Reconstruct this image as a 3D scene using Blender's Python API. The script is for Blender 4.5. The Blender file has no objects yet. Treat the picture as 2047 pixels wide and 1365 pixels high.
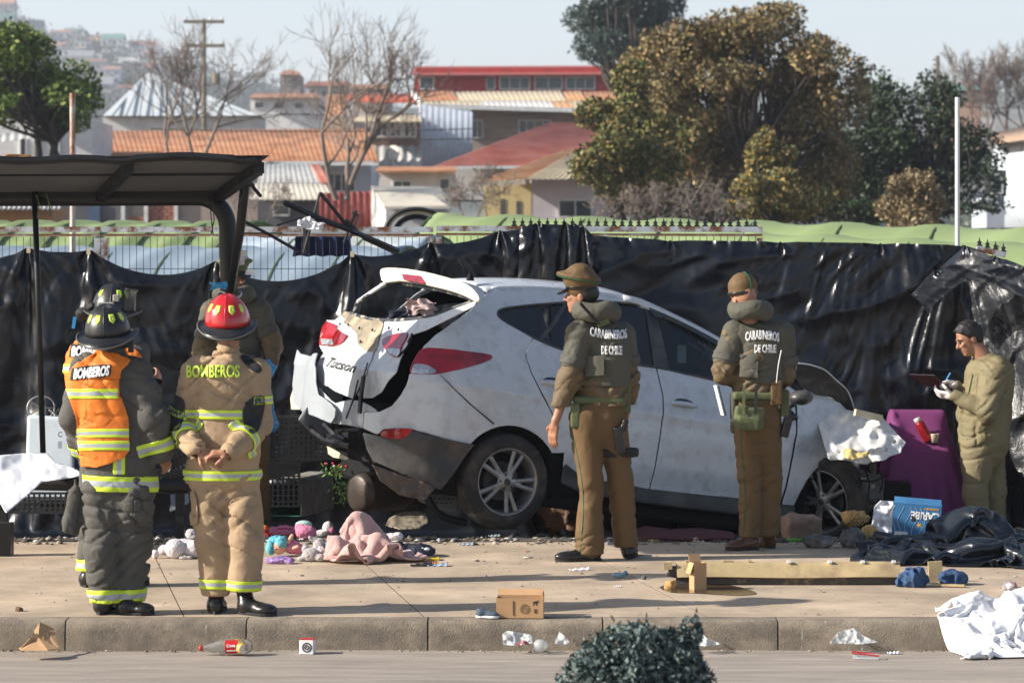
import bpy, bmesh, math, random
import numpy as np
from mathutils import Vector, Matrix
from mathutils.bvhtree import BVHTree
scene = bpy.context.scene
rad = math.radians
# ------------------------------------------------------------------ camera, sky, sun, exposure
FP = 6000.0; CX = 1023.5; HY = 480.0; CH = 2.1      # focal length in photo pixels, principal column, horizon row, eye height
cam_d = bpy.data.cameras.new('camera'); cam = bpy.data.objects.new('camera', cam_d)
scene.collection.objects.link(cam); scene.camera = cam
cam.location = (0, 0, CH); cam.rotation_euler = (rad(90), 0, 0)
cam_d.sensor_width = 36; cam_d.lens = 36*FP/2047; cam_d.shift_y = -(682.5-HY)/2047
cam_d.clip_start = 0.3; cam_d.clip_end = 6000
cam_d.dof.use_dof = True; cam_d.dof.focus_distance = 18.6; cam_d.dof.aperture_fstop = 5
SUN_EL, SUN_AZ = rad(28), rad(10)       # sun is to the left, a little on the camera's side
sun_to = Vector((-math.cos(SUN_EL)*math.cos(SUN_AZ), -math.cos(SUN_EL)*math.sin(SUN_AZ), math.sin(SUN_EL)))
world = bpy.data.worlds.new('World'); scene.world = world; world.use_nodes = True
wn = world.node_tree; bg = wn.nodes['Background']
sky = wn.nodes.new('ShaderNodeTexSky'); sky.sky_type = 'NISHITA'; sky.sun_disc = False
sky.sun_elevation = SUN_EL; sky.sun_rotation = math.atan2(sun_to.x, sun_to.y)
sky.dust_density = 1.6; sky.air_density = 1.0; sky.ozone_density = 1.5; sky.altitude = 30
# pale winter haze low in the sky, the same all round
_n = wn.nodes.new; _l = wn.links.new
tcw = _n('ShaderNodeTexCoord'); sep = _n('ShaderNodeSeparateXYZ'); _l(tcw.outputs['Generated'], sep.inputs[0])
mrw = _n('ShaderNodeMapRange'); mrw.interpolation_type = 'SMOOTHSTEP'; mrw.inputs[1].default_value = -.02; mrw.inputs[2].default_value = .42; mrw.inputs[3].default_value = 1; mrw.inputs[4].default_value = 0
_l(sep.outputs[2], mrw.inputs[0]); hz = _n('ShaderNodeMix'); hz.data_type = 'RGBA'; hz.blend_type = 'ADD'; _l(mrw.outputs[0], hz.inputs[0]); _l(sky.outputs[0], hz.inputs[6]); hz.inputs[7].default_value = (3.0, 3.05, 3.4, 1)
_l(hz.outputs[2], bg.inputs[0]); bg.inputs[1].default_value = 0.08
sl = bpy.data.lights.new('sun', 'SUN'); sl.energy = 5.0; sl.angle = rad(0.53); sl.color = (1.0, 0.93, 0.83)
so = bpy.data.objects.new('sun', sl); scene.collection.objects.link(so)
so.rotation_euler = (-sun_to).to_track_quat('-Z', 'Y').to_euler(); so.location = (-20, -5, 20)
vs = scene.view_settings
scene.display_settings.display_device = 'sRGB'; vs.view_transform = 'Standard'; vs.look = 'None'
vs.exposure = 0.72; vs.gamma = 1; vs.use_curve_mapping = False
scene.render.engine = 'CYCLES'
scene.cycles.volume_bounces = 1; scene.cycles.max_bounces = 8; scene.cycles.transparent_max_bounces = 12

# ------------------------------------------------------------------ helpers
rng = np.random.default_rng(7); random.seed(7)
def P(px, py, d): return np.array(((px-CX)*d/FP, d, CH-(py-HY)*d/FP))
def proj(V):
    V = np.asarray(V); return CX+V[..., 0]*FP/V[..., 1], HY-(V[..., 2]-CH)*FP/V[..., 1]
ORG = {}
def link(o): scene.collection.objects.link(o)
def tag(o, label=None, cat=None, group=None, kind=None):
    if label: o['label'] = label
    if cat: o['category'] = cat
    if group: o['group'] = group
    if kind: o['kind'] = kind
    return o
def empty(name, loc, label=None, cat=None, group=None):
    o = bpy.data.objects.new(name, None); link(o); o.location = tuple(float(c) for c in loc); o.empty_display_size = .1
    ORG[o.name] = np.array(loc, float); return tag(o, label, cat, group)
def mk(name, V, F, mats, parent=None, smooth=False, mi=None, attrs=None, loc=None):
    V = np.asarray(V, float).reshape(-1, 3)
    if parent is not None: org = ORG[parent.name]
    elif loc is not None: org = np.array(loc, float)
    else: org = np.array((V[:, 0].mean(), V[:, 1].mean(), V[:, 2].min()))
    me = bpy.data.meshes.new(name)
    L = V-org
    if isinstance(F, np.ndarray) and F.ndim == 2:
        n, k = F.shape
        me.vertices.add(len(L)); me.vertices.foreach_set('co', L.astype(np.float32).ravel())
        me.loops.add(n*k); me.loops.foreach_set('vertex_index', F.astype(np.int32).ravel())
        me.polygons.add(n); me.polygons.foreach_set('loop_start', (np.arange(n)*k).astype(np.int32))
        me.polygons.foreach_set('loop_total', np.full(n, k, np.int32)); me.update(calc_edges=True); me.validate()
    else:
        me.from_pydata([tuple(v) for v in L], [], [tuple(int(i) for i in f) for f in F])
    if not isinstance(mats, (list, tuple)): mats = [mats]
    for m in mats: me.materials.append(m)
    if mi is not None and len(mi) == len(me.polygons): me.polygons.foreach_set('material_index', np.asarray(mi, np.int32))
    if smooth: me.polygons.foreach_set('use_smooth', np.ones(len(me.polygons), bool))
    if attrs:
        for k, a in attrs.items():
            a = np.asarray(a, np.float32)
            if a.ndim == 1:
                at = me.attributes.new(k, 'FLOAT', 'POINT'); at.data.foreach_set('value', a)
            else:
                at = me.attributes.new(k, 'FLOAT_COLOR', 'POINT'); at.data.foreach_set('color', np.c_[a[:, :3], np.ones(len(a))].astype(np.float32).ravel())
    me.update()
    o = bpy.data.objects.new(name, me); link(o)
    if parent is not None: o.parent = parent
    else: o.location = tuple(org)
    ORG[o.name] = org
    return o
def sharp(o, ang=35):
    me = o.data
    me.polygons.foreach_set('use_smooth', np.ones(len(me.polygons), bool))
    bm = bmesh.new(); bm.from_mesh(me); a = rad(ang)
    for e in bm.edges:
        if len(e.link_faces) != 2 or e.calc_face_angle(0) > a: e.smooth = False
    bm.to_mesh(me); bm.free(); return o
def solid(o, t, off=-1):
    m = o.modifiers.new('thickness', 'SOLIDIFY'); m.thickness = t; m.offset = off; return o
def subsurf(o, n=1):
    m = o.modifiers.new('smooth', 'SUBSURF'); m.levels = n; m.render_levels = n; return o
def bevel(o, w=.01, s=2):
    m = o.modifiers.new('bevel', 'BEVEL'); m.width = w; m.segments = s; m.limit_method = 'ANGLE'; m.angle_limit = rad(40); return o
def copy_tree(o, parent=None):
    c = o.copy(); link(c); c.parent = parent; ORG[c.name] = ORG[o.name]
    for ch in o.children: copy_tree(ch, c)
    return c

# value noise -----------------------------------------------------
def _h(i, j, k, s):
    n = (i*374761393 + j*668265263 + k*2147483647 + s*974634777) & 0xffffffff
    n = ((n ^ (n >> 13))*1274126177) & 0xffffffff
    n = (n ^ (n >> 16)) & 0xffffffff
    return n.astype(np.float64)/4294967295.0*2-1
def vn(p, s=0):
    p = np.asarray(p, float); i = np.floor(p).astype(np.int64); f = p-i; f = f*f*(3-2*f)
    x, y, z = i[..., 0], i[..., 1], i[..., 2]; a, b, c = f[..., 0], f[..., 1], f[..., 2]
    def L(u, v, t): return u+(v-u)*t
    return L(L(L(_h(x, y, z, s), _h(x+1, y, z, s), a), L(_h(x, y+1, z, s), _h(x+1, y+1, z, s), a), b),
             L(L(_h(x, y, z+1, s), _h(x+1, y, z+1, s), a), L(_h(x, y+1, z+1, s), _h(x+1, y+1, z+1, s), a), b), c)
def fbm(p, o=3, s=0):
    p = np.asarray(p, float); r = 0; a = 1; t = 0
    for k in range(o): r = r+a*vn(p*2**k, s+k*17); t += a; a *= .5
    return r/t

# mesh builder -----------------------------------------------------
class MB:
    def __init__(s): s.V = []; s.F = []; s.m = []; s.n = 0
    def add(s, V, F, mi=0):
        V = np.asarray(V, float).reshape(-1, 3); s.V.append(V)
        for f in F: s.F.append(tuple(int(i)+s.n for i in f)); s.m.append(mi)
        s.n += len(V); return s
    def box(s, c, size, R=None, mi=0):
        q = np.array([(x, y, z) for x in (-.5, .5) for y in (-.5, .5) for z in (-.5, .5)])*np.array(size)
        if R is not None: q = q@np.array(R).T
        return s.add(q+np.array(c), [(0, 1, 3, 2), (4, 6, 7, 5), (0, 4, 5, 1), (2, 3, 7, 6), (0, 2, 6, 4), (1, 5, 7, 3)], mi)
    def hexa(s, b, t, mi=0):      # 4 bottom points, 4 top points
        return s.add(list(b)+list(t), [(3, 2, 1, 0), (4, 5, 6, 7), (0, 1, 5, 4), (1, 2, 6, 5), (2, 3, 7, 6), (3, 0, 4, 7)], mi)
    def beam(s, a, b, w, h, up=(0, 0, 1), mi=0):
        a = np.array(a, float); b = np.array(b, float); d = b-a; L = np.linalg.norm(d); d = d/L
        u = np.array(up, float); r = np.cross(d, u)
        if np.linalg.norm(r) < 1e-3: r = np.cross(d, (1, 0, 0))
        r = r/np.linalg.norm(r); u = np.cross(r, d)
        return s.box((a+b)/2, (L, w, h), np.c_[d, r, u], mi)
    def tube(s, pts, r, n=10, cap=True, mi=0):
        pts = np.asarray(pts, float); m = len(pts); r = np.broadcast_to(np.asarray(r, float), (m,))
        T = np.gradient(pts, axis=0); T /= np.linalg.norm(T, axis=1)[:, None]+1e-9
        ref = np.array((0, 0, 1.)) if abs(T[0, 2]) < .9 else np.array((1., 0, 0)); N = []
        u = np.cross(T[0], ref); u /= np.linalg.norm(u)
        for i in range(m):
            u = u-T[i]*np.dot(u, T[i]); u /= np.linalg.norm(u)+1e-9; N.append(u)
        N = np.array(N); B = np.cross(T, N); a = np.arange(n)*2*np.pi/n
        V = pts[:, None]+r[:, None, None]*(np.cos(a)[None, :, None]*N[:, None]+np.sin(a)[None, :, None]*B[:, None])
        F = [(i*n+j, i*n+(j+1) % n, (i+1)*n+(j+1) % n, (i+1)*n+j) for i in range(m-1) for j in range(n)]
        if cap: F += [tuple(range(n))[::-1], tuple((m-1)*n+j for j in range(n))]
        return s.add(V, F, mi)
    def lathe(s, prof, c=(0, 0, 0), axis=(0, 0, 1), n=24, mi=0, cap=False):
        ax = np.array(axis, float); ax /= np.linalg.norm(ax)
        u = np.cross(ax, (0, 1, 0) if abs(ax[1]) < .9 else (1, 0, 0)); u /= np.linalg.norm(u); v = np.cross(ax, u)
        a = np.arange(n)*2*np.pi/n; pr = np.array(prof, float)
        V = np.array(c)+pr[:, 1][:, None, None]*ax+pr[:, 0][:, None, None]*(np.cos(a)[None, :, None]*u+np.sin(a)[None, :, None]*v)
        m = len(pr); F = [(i*n+j, i*n+(j+1) % n, (i+1)*n+(j+1) % n, (i+1)*n+j) for i in range(m-1) for j in range(n)]
        if cap: F += [tuple(range(n))[::-1], tuple((m-1)*n+j for j in range(n))]
        return s.add(V, F, mi)
    def build(s, name, mats, parent=None, smooth=False, auto=None, **k):
        o = mk(name, np.concatenate(s.V), s.F, mats, parent, smooth, s.m, **k)
        if auto: sharp(o, auto)
        return o
def rot(ax, deg): return np.array(Matrix.Rotation(rad(deg), 3, ax))
def grid_faces(ny, nx, wrap=False):
    i, j = np.meshgrid(np.arange(ny-1), np.arange(nx if wrap else nx-1), indexing='ij')
    j2 = (j+1) % nx
    return np.stack([i*nx+j, i*nx+j2, (i+1)*nx+j2, (i+1)*nx+j], -1).reshape(-1, 4)

# signed distance volumes -------------------------------------------
def nrm(v): v = np.asarray(v, float); return v/(np.linalg.norm(v)+1e-12)
class Cone:
    def __init__(s, a, b, ra, rb=None, flat=None, k=None, lab=0):
        s.a = np.array(a, float); s.b = np.array(b, float); s.ra = ra; s.rb = ra if rb is None else rb; s.flat = flat; s.k = k; s.lab = lab
        m = max(s.ra, s.rb)*(1 if flat is None else max(1, flat[1])); s.lo = np.minimum(s.a, s.b)-m; s.hi = np.maximum(s.a, s.b)+m
    def __call__(s, p):
        q = p-s.a; ab = s.b-s.a; sc = 1
        if s.flat is not None:
            n, f = s.flat; n = nrm(n); q = q+n*((q@n)*(1/f-1))[..., None]; ab = ab+n*(ab@n)*(1/f-1); sc = min(1, f)**.5
        t = np.clip((q@ab)/(ab@ab+1e-9), 0, 1); r = s.ra+(s.rb-s.ra)*t
        return (np.linalg.norm(q-t[..., None]*ab, axis=-1)-r)*sc
class Ell:
    def __init__(s, c, r, R=None, k=None, lab=0):
        s.c = np.array(c, float); s.r = np.array(r, float); s.R = np.eye(3) if R is None else np.array(R); s.k = k; s.lab = lab
        m = max(r); s.lo = s.c-m; s.hi = s.c+m
    def __call__(s, p):
        q = (p-s.c)@s.R; a = np.linalg.norm(q/s.r, axis=-1); b = np.linalg.norm(q/s.r**2, axis=-1)+1e-9
        return a*(a-1)/b
class RBox:
    def __init__(s, c, h, r=.01, R=None, k=None, lab=0):
        s.c = np.array(c, float); s.h = np.array(h, float); s.r = r; s.R = np.eye(3) if R is None else np.array(R); s.k = k; s.lab = lab
        m = np.linalg.norm(h)+r; s.lo = s.c-m; s.hi = s.c+m
    def __call__(s, p):
        q = np.abs((p-s.c)@s.R)-s.h+s.r
        return np.linalg.norm(np.maximum(q, 0), axis=-1)+np.minimum(q.max(-1), 0)-s.r
class Vol:
    def __init__(s, prims, h=.01, k=.02, pad=.03, noise=None, cuts=()):
        lo = np.min([p.lo for p in prims], 0)-pad; hi = np.max([p.hi for p in prims], 0)+pad
        n = np.ceil((hi-lo)/h).astype(int)+1; s.lo = lo; s.h = h; s.prims = prims; s.V = np.full(n, .5, np.float32)
        for p in prims:
            kk = p.k if p.k is not None else k
            a = np.maximum(((p.lo-pad-kk-lo)/h).astype(int), 0); b = np.minimum(((p.hi+pad+kk-lo)/h).astype(int)+2, n)
            G = s.pts(a, b); d = p(G); B = s.V[a[0]:b[0], a[1]:b[1], a[2]:b[2]]
            hh = np.clip(.5+.5*(B-d)/kk, 0, 1); B[...] = B+(d-B)*hh-kk*hh*(1-hh)
        if noise is not None:
            m = np.argwhere(np.abs(s.V) < .045); s.V[tuple(m.T)] += noise(s.lo+m*h)
        for c in cuts: s.V = np.maximum(s.V, c(s.pts(np.zeros(3, int), n))).astype(np.float32)
    def pts(s, a, b):
        return np.stack(np.meshgrid(*[s.lo[i]+s.h*np.arange(a[i], b[i]) for i in range(3)], indexing='ij'), -1)
    def mesh(s):
        V = s.V; S = V < 0; c = np.zeros(tuple(np.array(V.shape)-1), np.int8)
        C = [(i, j, k) for i in (0, 1) for j in (0, 1) for k in (0, 1)]; e = V.shape
        for i, j, k in C: c += S[i:e[0]-1+i, j:e[1]-1+j, k:e[2]-1+k]
        act = (c > 0) & (c < 8); cells = np.argwhere(act); idx = np.full(act.shape, -1, np.int64); idx[act] = np.arange(len(cells))
        acc = np.zeros((len(cells), 3)); cnt = np.zeros(len(cells))
        for a in C:
            for ax in range(3):
                if a[ax]: continue
                b = list(a); b[ax] = 1
                va = V[tuple((cells+a).T)]; vb = V[tuple((cells+b).T)]; m = (va < 0) != (vb < 0)
                t = np.where(m, va/(va-vb+1e-12), 0); pt = np.array(a, float)[None]+t[:, None]*(np.array(b)-np.array(a))
                acc += np.where(m[:, None], pt, 0); cnt += m
        pos = s.lo+s.h*(cells+acc/np.maximum(cnt, 1)[:, None]); F = []
        for ax in range(3):
            o1, o2 = [(1, 2), (2, 0), (0, 1)][ax]
            sl0 = [slice(1, -1)]*3; sl0[ax] = slice(0, -1); sl1 = [slice(1, -1)]*3; sl1[ax] = slice(1, None)
            A = S[tuple(sl0)]; B = S[tuple(sl1)]; w = np.argwhere(A != B)
            if not len(w): continue
            sg = A[tuple(w.T)]; w = w+1; w[:, ax] -= 1
            d1 = np.zeros(3, int); d1[o1] = 1; d2 = np.zeros(3, int); d2[o2] = 1
            q = [idx[tuple((w-d1-d2).T)], idx[tuple((w-d2).T)], idx[tuple(w.T)], idx[tuple((w-d1).T)]]
            f = np.stack(q, -1); f[~sg] = f[~sg][:, ::-1]; F.append(f)
        F = np.concatenate(F); F = F[(F >= 0).all(1)]
        return pos, F
    def labels(s, V): return np.array([p.lab for p in s.prims])[np.argmin(np.stack([p(V) for p in s.prims]), 0)]

def vnormals(V, F):
    T = tri(F); n = np.cross(V[T[:, 1]]-V[T[:, 0]], V[T[:, 2]]-V[T[:, 0]]); N = np.zeros_like(V)
    for i in range(3): np.add.at(N, T[:, i], n)
    return N/(np.linalg.norm(N, axis=1)[:, None]+1e-12)
def tri(F):
    F = np.asarray(F)
    return F if F.shape[1] == 3 else np.concatenate([F[:, [0, 1, 2]], F[:, [0, 2, 3]]])
def clip(V, T, s, A=None):
    """keep the part of the triangles where s <= 0; A: extra per-vertex columns carried along"""
    X = V if A is None else np.c_[V, A]; ins = s <= 0; c = ins[T].sum(1); keep = [T[c == 3]]; X2 = [X]; n = len(X); E = {}; new = []; nt = []
    def cut(a, b):
        k = (a, b) if a < b else (b, a)
        if k not in E:
            t = s[k[0]]/(s[k[0]]-s[k[1]]+1e-15); E[k] = n+len(new); new.append(X[k[0]]+(X[k[1]]-X[k[0]])*t)
        return E[k]
    for t in T[(c > 0) & (c < 3)]:
        poly = []
        for i in range(3):
            a, b = int(t[i]), int(t[(i+1) % 3])
            if ins[a]: poly.append(a)
            if ins[a] != ins[b]: poly.append(cut(a, b))
        for i in range(1, len(poly)-1): nt.append((poly[0], poly[i], poly[i+1]))
    X = np.concatenate([X, np.array(new)]) if new else X
    T = np.concatenate(keep+([np.array(nt)] if nt else [])); u, inv = np.unique(T, return_inverse=True)
    X = X[u]; T = inv.reshape(T.shape); return X[:, :3], T, X[:, 3:]
def psdf(poly, x, y):
    """signed distance to a closed polygon, negative inside"""
    p = np.asarray(poly, float); q = np.roll(p, -1, 0); sh = np.shape(x); x = np.ravel(x); y = np.ravel(y); d = np.full(x.shape, 1e9); ins = np.zeros(x.shape, bool)
    for (ax, ay), (bx, by) in zip(p, q):
        ex, ey = bx-ax, by-ay; t = np.clip(((x-ax)*ex+(y-ay)*ey)/(ex*ex+ey*ey+1e-12), 0, 1)
        d = np.minimum(d, (x-ax-t*ex)**2+(y-ay-t*ey)**2)
        c = ((ay > y) != (by > y)); xx = ax+(y-ay)*ex/(ey if abs(ey) > 1e-12 else 1e-12); ins ^= c & (x < xx)
    d = np.sqrt(d); return np.where(ins, -d, d).reshape(sh)
def crom(p, n=6, closed=True):
    p = np.asarray(p, float); m = len(p); out = []
    for i in range(m if closed else m-1):
        g = lambda k: p[k % m] if closed else p[min(max(k, 0), m-1)]
        a, b, c, d = g(i-1), g(i), g(i+1), g(i+2)
        for t in np.arange(n)/n: out.append(.5*(2*b+(c-a)*t+(2*a-5*b+4*c-d)*t*t+(3*b-a-3*c+d)*t**3))
    if not closed: out.append(p[-1])
    return np.array(out)
def patch(name, poly, surf, res, mats, parent=None, holes=(), thick=.004, smooth=True, **k):
    """sheet bounded by a 2-D polygon, laid on the surface surf(u, v) -> xyz"""
    poly = np.asarray(poly, float); lo = poly.min(0)-res; hi = poly.max(0)+res
    nx = int((hi[0]-lo[0])/res)+2; ny = int((hi[1]-lo[1])/res)+2
    u, v = np.meshgrid(lo[0]+res*np.arange(nx), lo[1]+res*np.arange(ny)); u = u.ravel(); v = v.ravel()
    s = psdf(poly, u, v)
    for h in holes: s = np.maximum(s, -psdf(h, u, v))
    uv = np.c_[u, v, 0*u]; X, T, _ = clip(uv, tri(grid_faces(ny, nx)), s)
    o = mk(name, surf(X[:, 0], X[:, 1]), T, mats, parent, smooth, **k)
    if thick: solid(o, thick, 0)
    return o

# cloth: position based dynamics in numpy ------------------------------
def cloth(pos, du, dv, pins=None, collide=None, steps=150, it=6, g=9.8, dt=.02, damp=.985, bend=.15, wind=None, seed=0, fr=0):
    ny, nx, _ = pos.shape; p = pos.copy(); w = np.ones((ny, nx, 1))
    if pins is not None: w[pins] = 0
    v = np.zeros_like(p); G = []
    def grp(dy, dx, L, k):
        for oy in range(dy*1+1 if dy else 1):
            for ox in range(abs(dx)+1 if dx else 1):
                ys = np.arange(ny-dy); xs = np.arange(nx-abs(dx))
                if dy: ys = ys[(ys//dy) % 2 == oy] if oy < 2 else ys[:0]
                if dx and not dy: xs = xs[(xs//abs(dx)) % 2 == ox] if ox < 2 else xs[:0]
                elif dx and ox: continue
                if len(ys) and len(xs):
                    Y, X = np.meshgrid(ys, xs, indexing='ij')
                    a = (Y, X) if dx >= 0 else (Y, X-dx); b = (Y+dy, X+dx) if dx >= 0 else (Y+dy, X)
                    G.append((a, b, L, k))
    D = math.hypot(du, dv)
    grp(0, 1, du, 1); grp(1, 0, dv, 1); grp(1, 1, D, .6); grp(1, -1, D, .6); grp(0, 2, 2*du, bend); grp(2, 0, 2*dv, bend)
    r = np.random.default_rng(seed)
    for s in range(steps):
        v[..., 2] -= g*dt
        if wind is not None: v += wind(p, s)*dt
        v *= damp; q = p+v*dt*w
        for _ in range(it):
            for a, b, L, k in G:
                d = q[b]-q[a]; l = np.linalg.norm(d, axis=-1, keepdims=True)+1e-9; wa = w[a]; wb = w[b]
                c = d*((l-L)/l*k/(wa+wb+1e-9)); q[a] += c*wa; q[b] -= c*wb
            if collide is not None:
                c = np.where(w > 0, collide(q.copy()), q)
                if fr: t = np.abs(c[..., 2:]-q[..., 2:]) > 1e-7; c[..., :2] = np.where(t, c[..., :2]+(p[..., :2]-c[..., :2])*fr, c[..., :2])
                q = c
        v = (q-p)/dt; p = q
        sp = np.linalg.norm(v, axis=-1, keepdims=True); v *= np.minimum(1, 3/(sp+1e-9))
    return p

# materials -----------------------------------------------------------
def M(name, col, rough=.6, metal=0, var=.18, ns=6, bump=.25, bs=40, bd=.01, c2=None, amt=.5, c2s=3, spec=.5, coat=0, stretch=(1, 1, 1), trans=0, alpha=1, emit=0, sss=0, soft=.08, sheen=0, rvar=.1, fold=0, fs=7):
    m = bpy.data.materials.new(name); m.use_nodes = True; nt = m.node_tree; N = nt.nodes; b = N['Principled BSDF']; L = nt.links.new
    tc = N.new('ShaderNodeTexCoord'); mp = N.new('ShaderNodeMapping'); mp.inputs['Scale'].default_value = stretch; L(tc.outputs['Object'], mp.inputs[0])
    def noise(s, d=4, r=.55):
        n = N.new('ShaderNodeTexNoise'); n.inputs['Scale'].default_value = s; n.inputs['Detail'].default_value = d; n.inputs['Roughness'].default_value = r; L(mp.outputs[0], n.inputs['Vector']); return n
    n1 = noise(ns, 5); mx = N.new('ShaderNodeMix'); mx.data_type = 'RGBA'
    c = np.array(col, float); mx.inputs[6].default_value = (*np.clip(c*(1-var), 0, 1), 1); mx.inputs[7].default_value = (*np.clip(c*(1+var), 0, 1), 1)
    mr = N.new('ShaderNodeMapRange'); mr.inputs[1].default_value = .3; mr.inputs[2].default_value = .7; L(n1.outputs[0], mr.inputs[0]); L(mr.outputs[0], mx.inputs[0])
    out = mx.outputs[2]
    if c2 is not None:
        n2 = noise(c2s, 8, .65); r2 = N.new('ShaderNodeMapRange'); r2.inputs[1].default_value = 1-amt-soft; r2.inputs[2].default_value = 1-amt+soft; L(n2.outputs[0], r2.inputs[0])
        m2 = N.new('ShaderNodeMix'); m2.data_type = 'RGBA'; L(r2.outputs[0], m2.inputs[0]); L(out, m2.inputs[6]); m2.inputs[7].default_value = (*c2, 1); out = m2.outputs[2]
    L(out, b.inputs['Base Color'])
    rr = N.new('ShaderNodeMapRange'); rr.inputs[1].default_value = .3; rr.inputs[2].default_value = .7; rr.inputs[3].default_value = max(0, rough-rvar); rr.inputs[4].default_value = min(1, rough+rvar)
    L(n1.outputs[0], rr.inputs[0]); L(rr.outputs[0], b.inputs['Roughness'])
    b.inputs['Metallic'].default_value = metal; b.inputs['Specular IOR Level'].default_value = spec; b.inputs['Coat Weight'].default_value = coat
    b.inputs['Transmission Weight'].default_value = trans; b.inputs['Alpha'].default_value = alpha
    if sss: b.inputs['Subsurface Weight'].default_value = sss; b.inputs['Subsurface Scale'].default_value = .01
    if sheen: b.inputs['Sheen Weight'].default_value = sheen
    if bump:
        n3 = noise(bs, 6, .6)
        bp = N.new('ShaderNodeBump'); bp.inputs['Strength'].default_value = bump; bp.inputs['Distance'].default_value = bd; L(n3.outputs[0], bp.inputs['Height']); L(bp.outputs[0], b.inputs['Normal'])
        if fold:
            n4 = noise(fs, 3, .5); n4.noise_type = 'RIDGED_MULTIFRACTAL'; n4.inputs['Distortion'].default_value = .9; b4 = N.new('ShaderNodeBump'); b4.inputs['Strength'].default_value = fold; b4.inputs['Distance'].default_value = .02; L(n4.outputs[0], b4.inputs['Height']); L(b4.outputs[0], bp.inputs['Normal'])
    m['bsdf'] = 1
    return m
def cattr(m, name='col', mixm=1.0):
    """multiply base colour by a point colour attribute"""
    nt = m.node_tree; b = nt.nodes['Principled BSDF']; l = b.inputs['Base Color'].links[0].from_socket
    a = nt.nodes.new('ShaderNodeAttribute'); a.attribute_name = name; x = nt.nodes.new('ShaderNodeMix'); x.data_type = 'RGBA'; x.blend_type = 'MULTIPLY'; x.inputs[0].default_value = mixm
    nt.links.new(l, x.inputs[6]); nt.links.new(a.outputs['Color'], x.inputs[7]); nt.links.new(x.outputs[2], b.inputs['Base Color']); return m
def text_mesh(s, size=1.0, bold=.0, shear=0, spacing=1.0):
    """triangulated flat lettering centred on the origin, cut fine enough to be laid on a curved surface"""
    c = bpy.data.curves.new('t', 'FONT'); c.body = s; c.size = size; c.offset = bold*size; c.shear = shear; c.space_character = spacing; c.resolution_u = 3; c.align_x = 'CENTER'; c.align_y = 'CENTER'
    o = bpy.data.objects.new('t', c); link(o); dg = bpy.context.evaluated_depsgraph_get(); me = bpy.data.meshes.new_from_object(o.evaluated_get(dg))
    bm = bmesh.new(); bm.from_mesh(me); bpy.data.objects.remove(o); bpy.data.curves.remove(c)
    xs = [v.co.x for v in bm.verts]; ys = [v.co.y for v in bm.verts]; step = max(size*.18, 1e-3)
    for ax, (a, b) in (((1, 0, 0), (min(xs), max(xs))), ((0, 1, 0), (min(ys), max(ys)))):
        t = a+step
        while t < b:
            bmesh.ops.bisect_plane(bm, geom=bm.verts[:]+bm.edges[:]+bm.faces[:], plane_co=tuple(np.array(ax)*t), plane_no=ax); t += step
    bmesh.ops.triangulate(bm, faces=bm.faces[:]); V = np.array([v.co[:] for v in bm.verts]); bm.verts.index_update(); T = np.array([[v.index for v in f.verts] for f in bm.faces]); bm.free(); bpy.data.meshes.remove(me)
    return V, T
# ================================================================== SETTING: ground
def gz(x, y):
    x = np.asarray(x, float); y = np.asarray(y, float)
    t = np.clip((y-20.9)/2.6, 0, 1); return -.26*t*t*(3-2*t)
m_side = M('sidewalk_concrete', (.54, .42, .3), .88, var=.16, ns=1.6, bump=.45, bs=90, bd=.006, c2=(.3, .235, .17), amt=.46, c2s=1.7, soft=.16)
m_joint = M('joint_dirt', (.035, .028, .022), .95)
m_kerb = M('kerb_concrete', (.33, .27, .2), .93, var=.25, ns=5, bump=.7, bs=120, bd=.012, c2=(.17, .14, .11), amt=.45, c2s=6, soft=.15)
m_road = M('road_concrete', (.36, .31, .26), .85, var=.22, ns=5, bump=.4, bs=30, bd=.006, stretch=(.35, 3, 1), c2=(.22, .19, .165), amt=.42, c2s=4, soft=.25)
m_dirt = M('dirt', (.13, .1, .075), .95, var=.4, ns=5, bump=.8, bs=35, bd=.03, c2=(.05, .04, .035), amt=.5, c2s=3, soft=.2)
gx = np.r_[np.linspace(-900, -14, 24), np.linspace(-12, 12, 70), np.linspace(14, 900, 24)]
gy = np.r_[np.linspace(-20, 16.4, 5), np.linspace(20.85, 26, 40), 27, 30, 40, 50, 60, 75, 90, 120, 200, 400, 800, 1100]
X, Y = np.meshgrid(gx, gy)
Z = gz(X, Y)-.004; Z[Y < 20.9] = -.3
n_ = fbm(np.stack([X*3, Y*3, 0*X], -1), 3); near = (np.abs(X) < 13) & (Y > 21.1) & (Y < 26.5); Z = Z+np.where(near, n_*.03, 0)
up = np.clip((Y-32)/60, 0, 1); Z = Z+up*2.4
tag(mk('dirt_ground', np.stack([X, Y, Z], -1).reshape(-1, 3), grid_faces(*X.shape), m_dirt, smooth=True, loc=(0, 0, 0)), kind='structure')
rd = MB(); rx = np.linspace(-40, 40, 161); ry = np.linspace(-15, 16.62, 40); X, Y = np.meshgrid(rx, ry)
tag(mk('road', np.stack([X, Y, -.165+.006*vn(np.stack([X, Y*2, 0*X], -1))], -1).reshape(-1, 3), grid_faces(*X.shape), m_road, smooth=True, loc=(0, 0, 0)), kind='structure')
sw = tag(MB().box((0, 18.85, -.16), (80, 4.2, .317)).build('sidewalk', m_joint, loc=(0, 0, 0)), kind='structure')
xs = [-7.4, -5.95, -4.6, -3.2, -1.83, -.49, 1.09, 2.6, 4.1, 5.6, 7.1]; sk = -.17; K0 = 16.755
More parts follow.
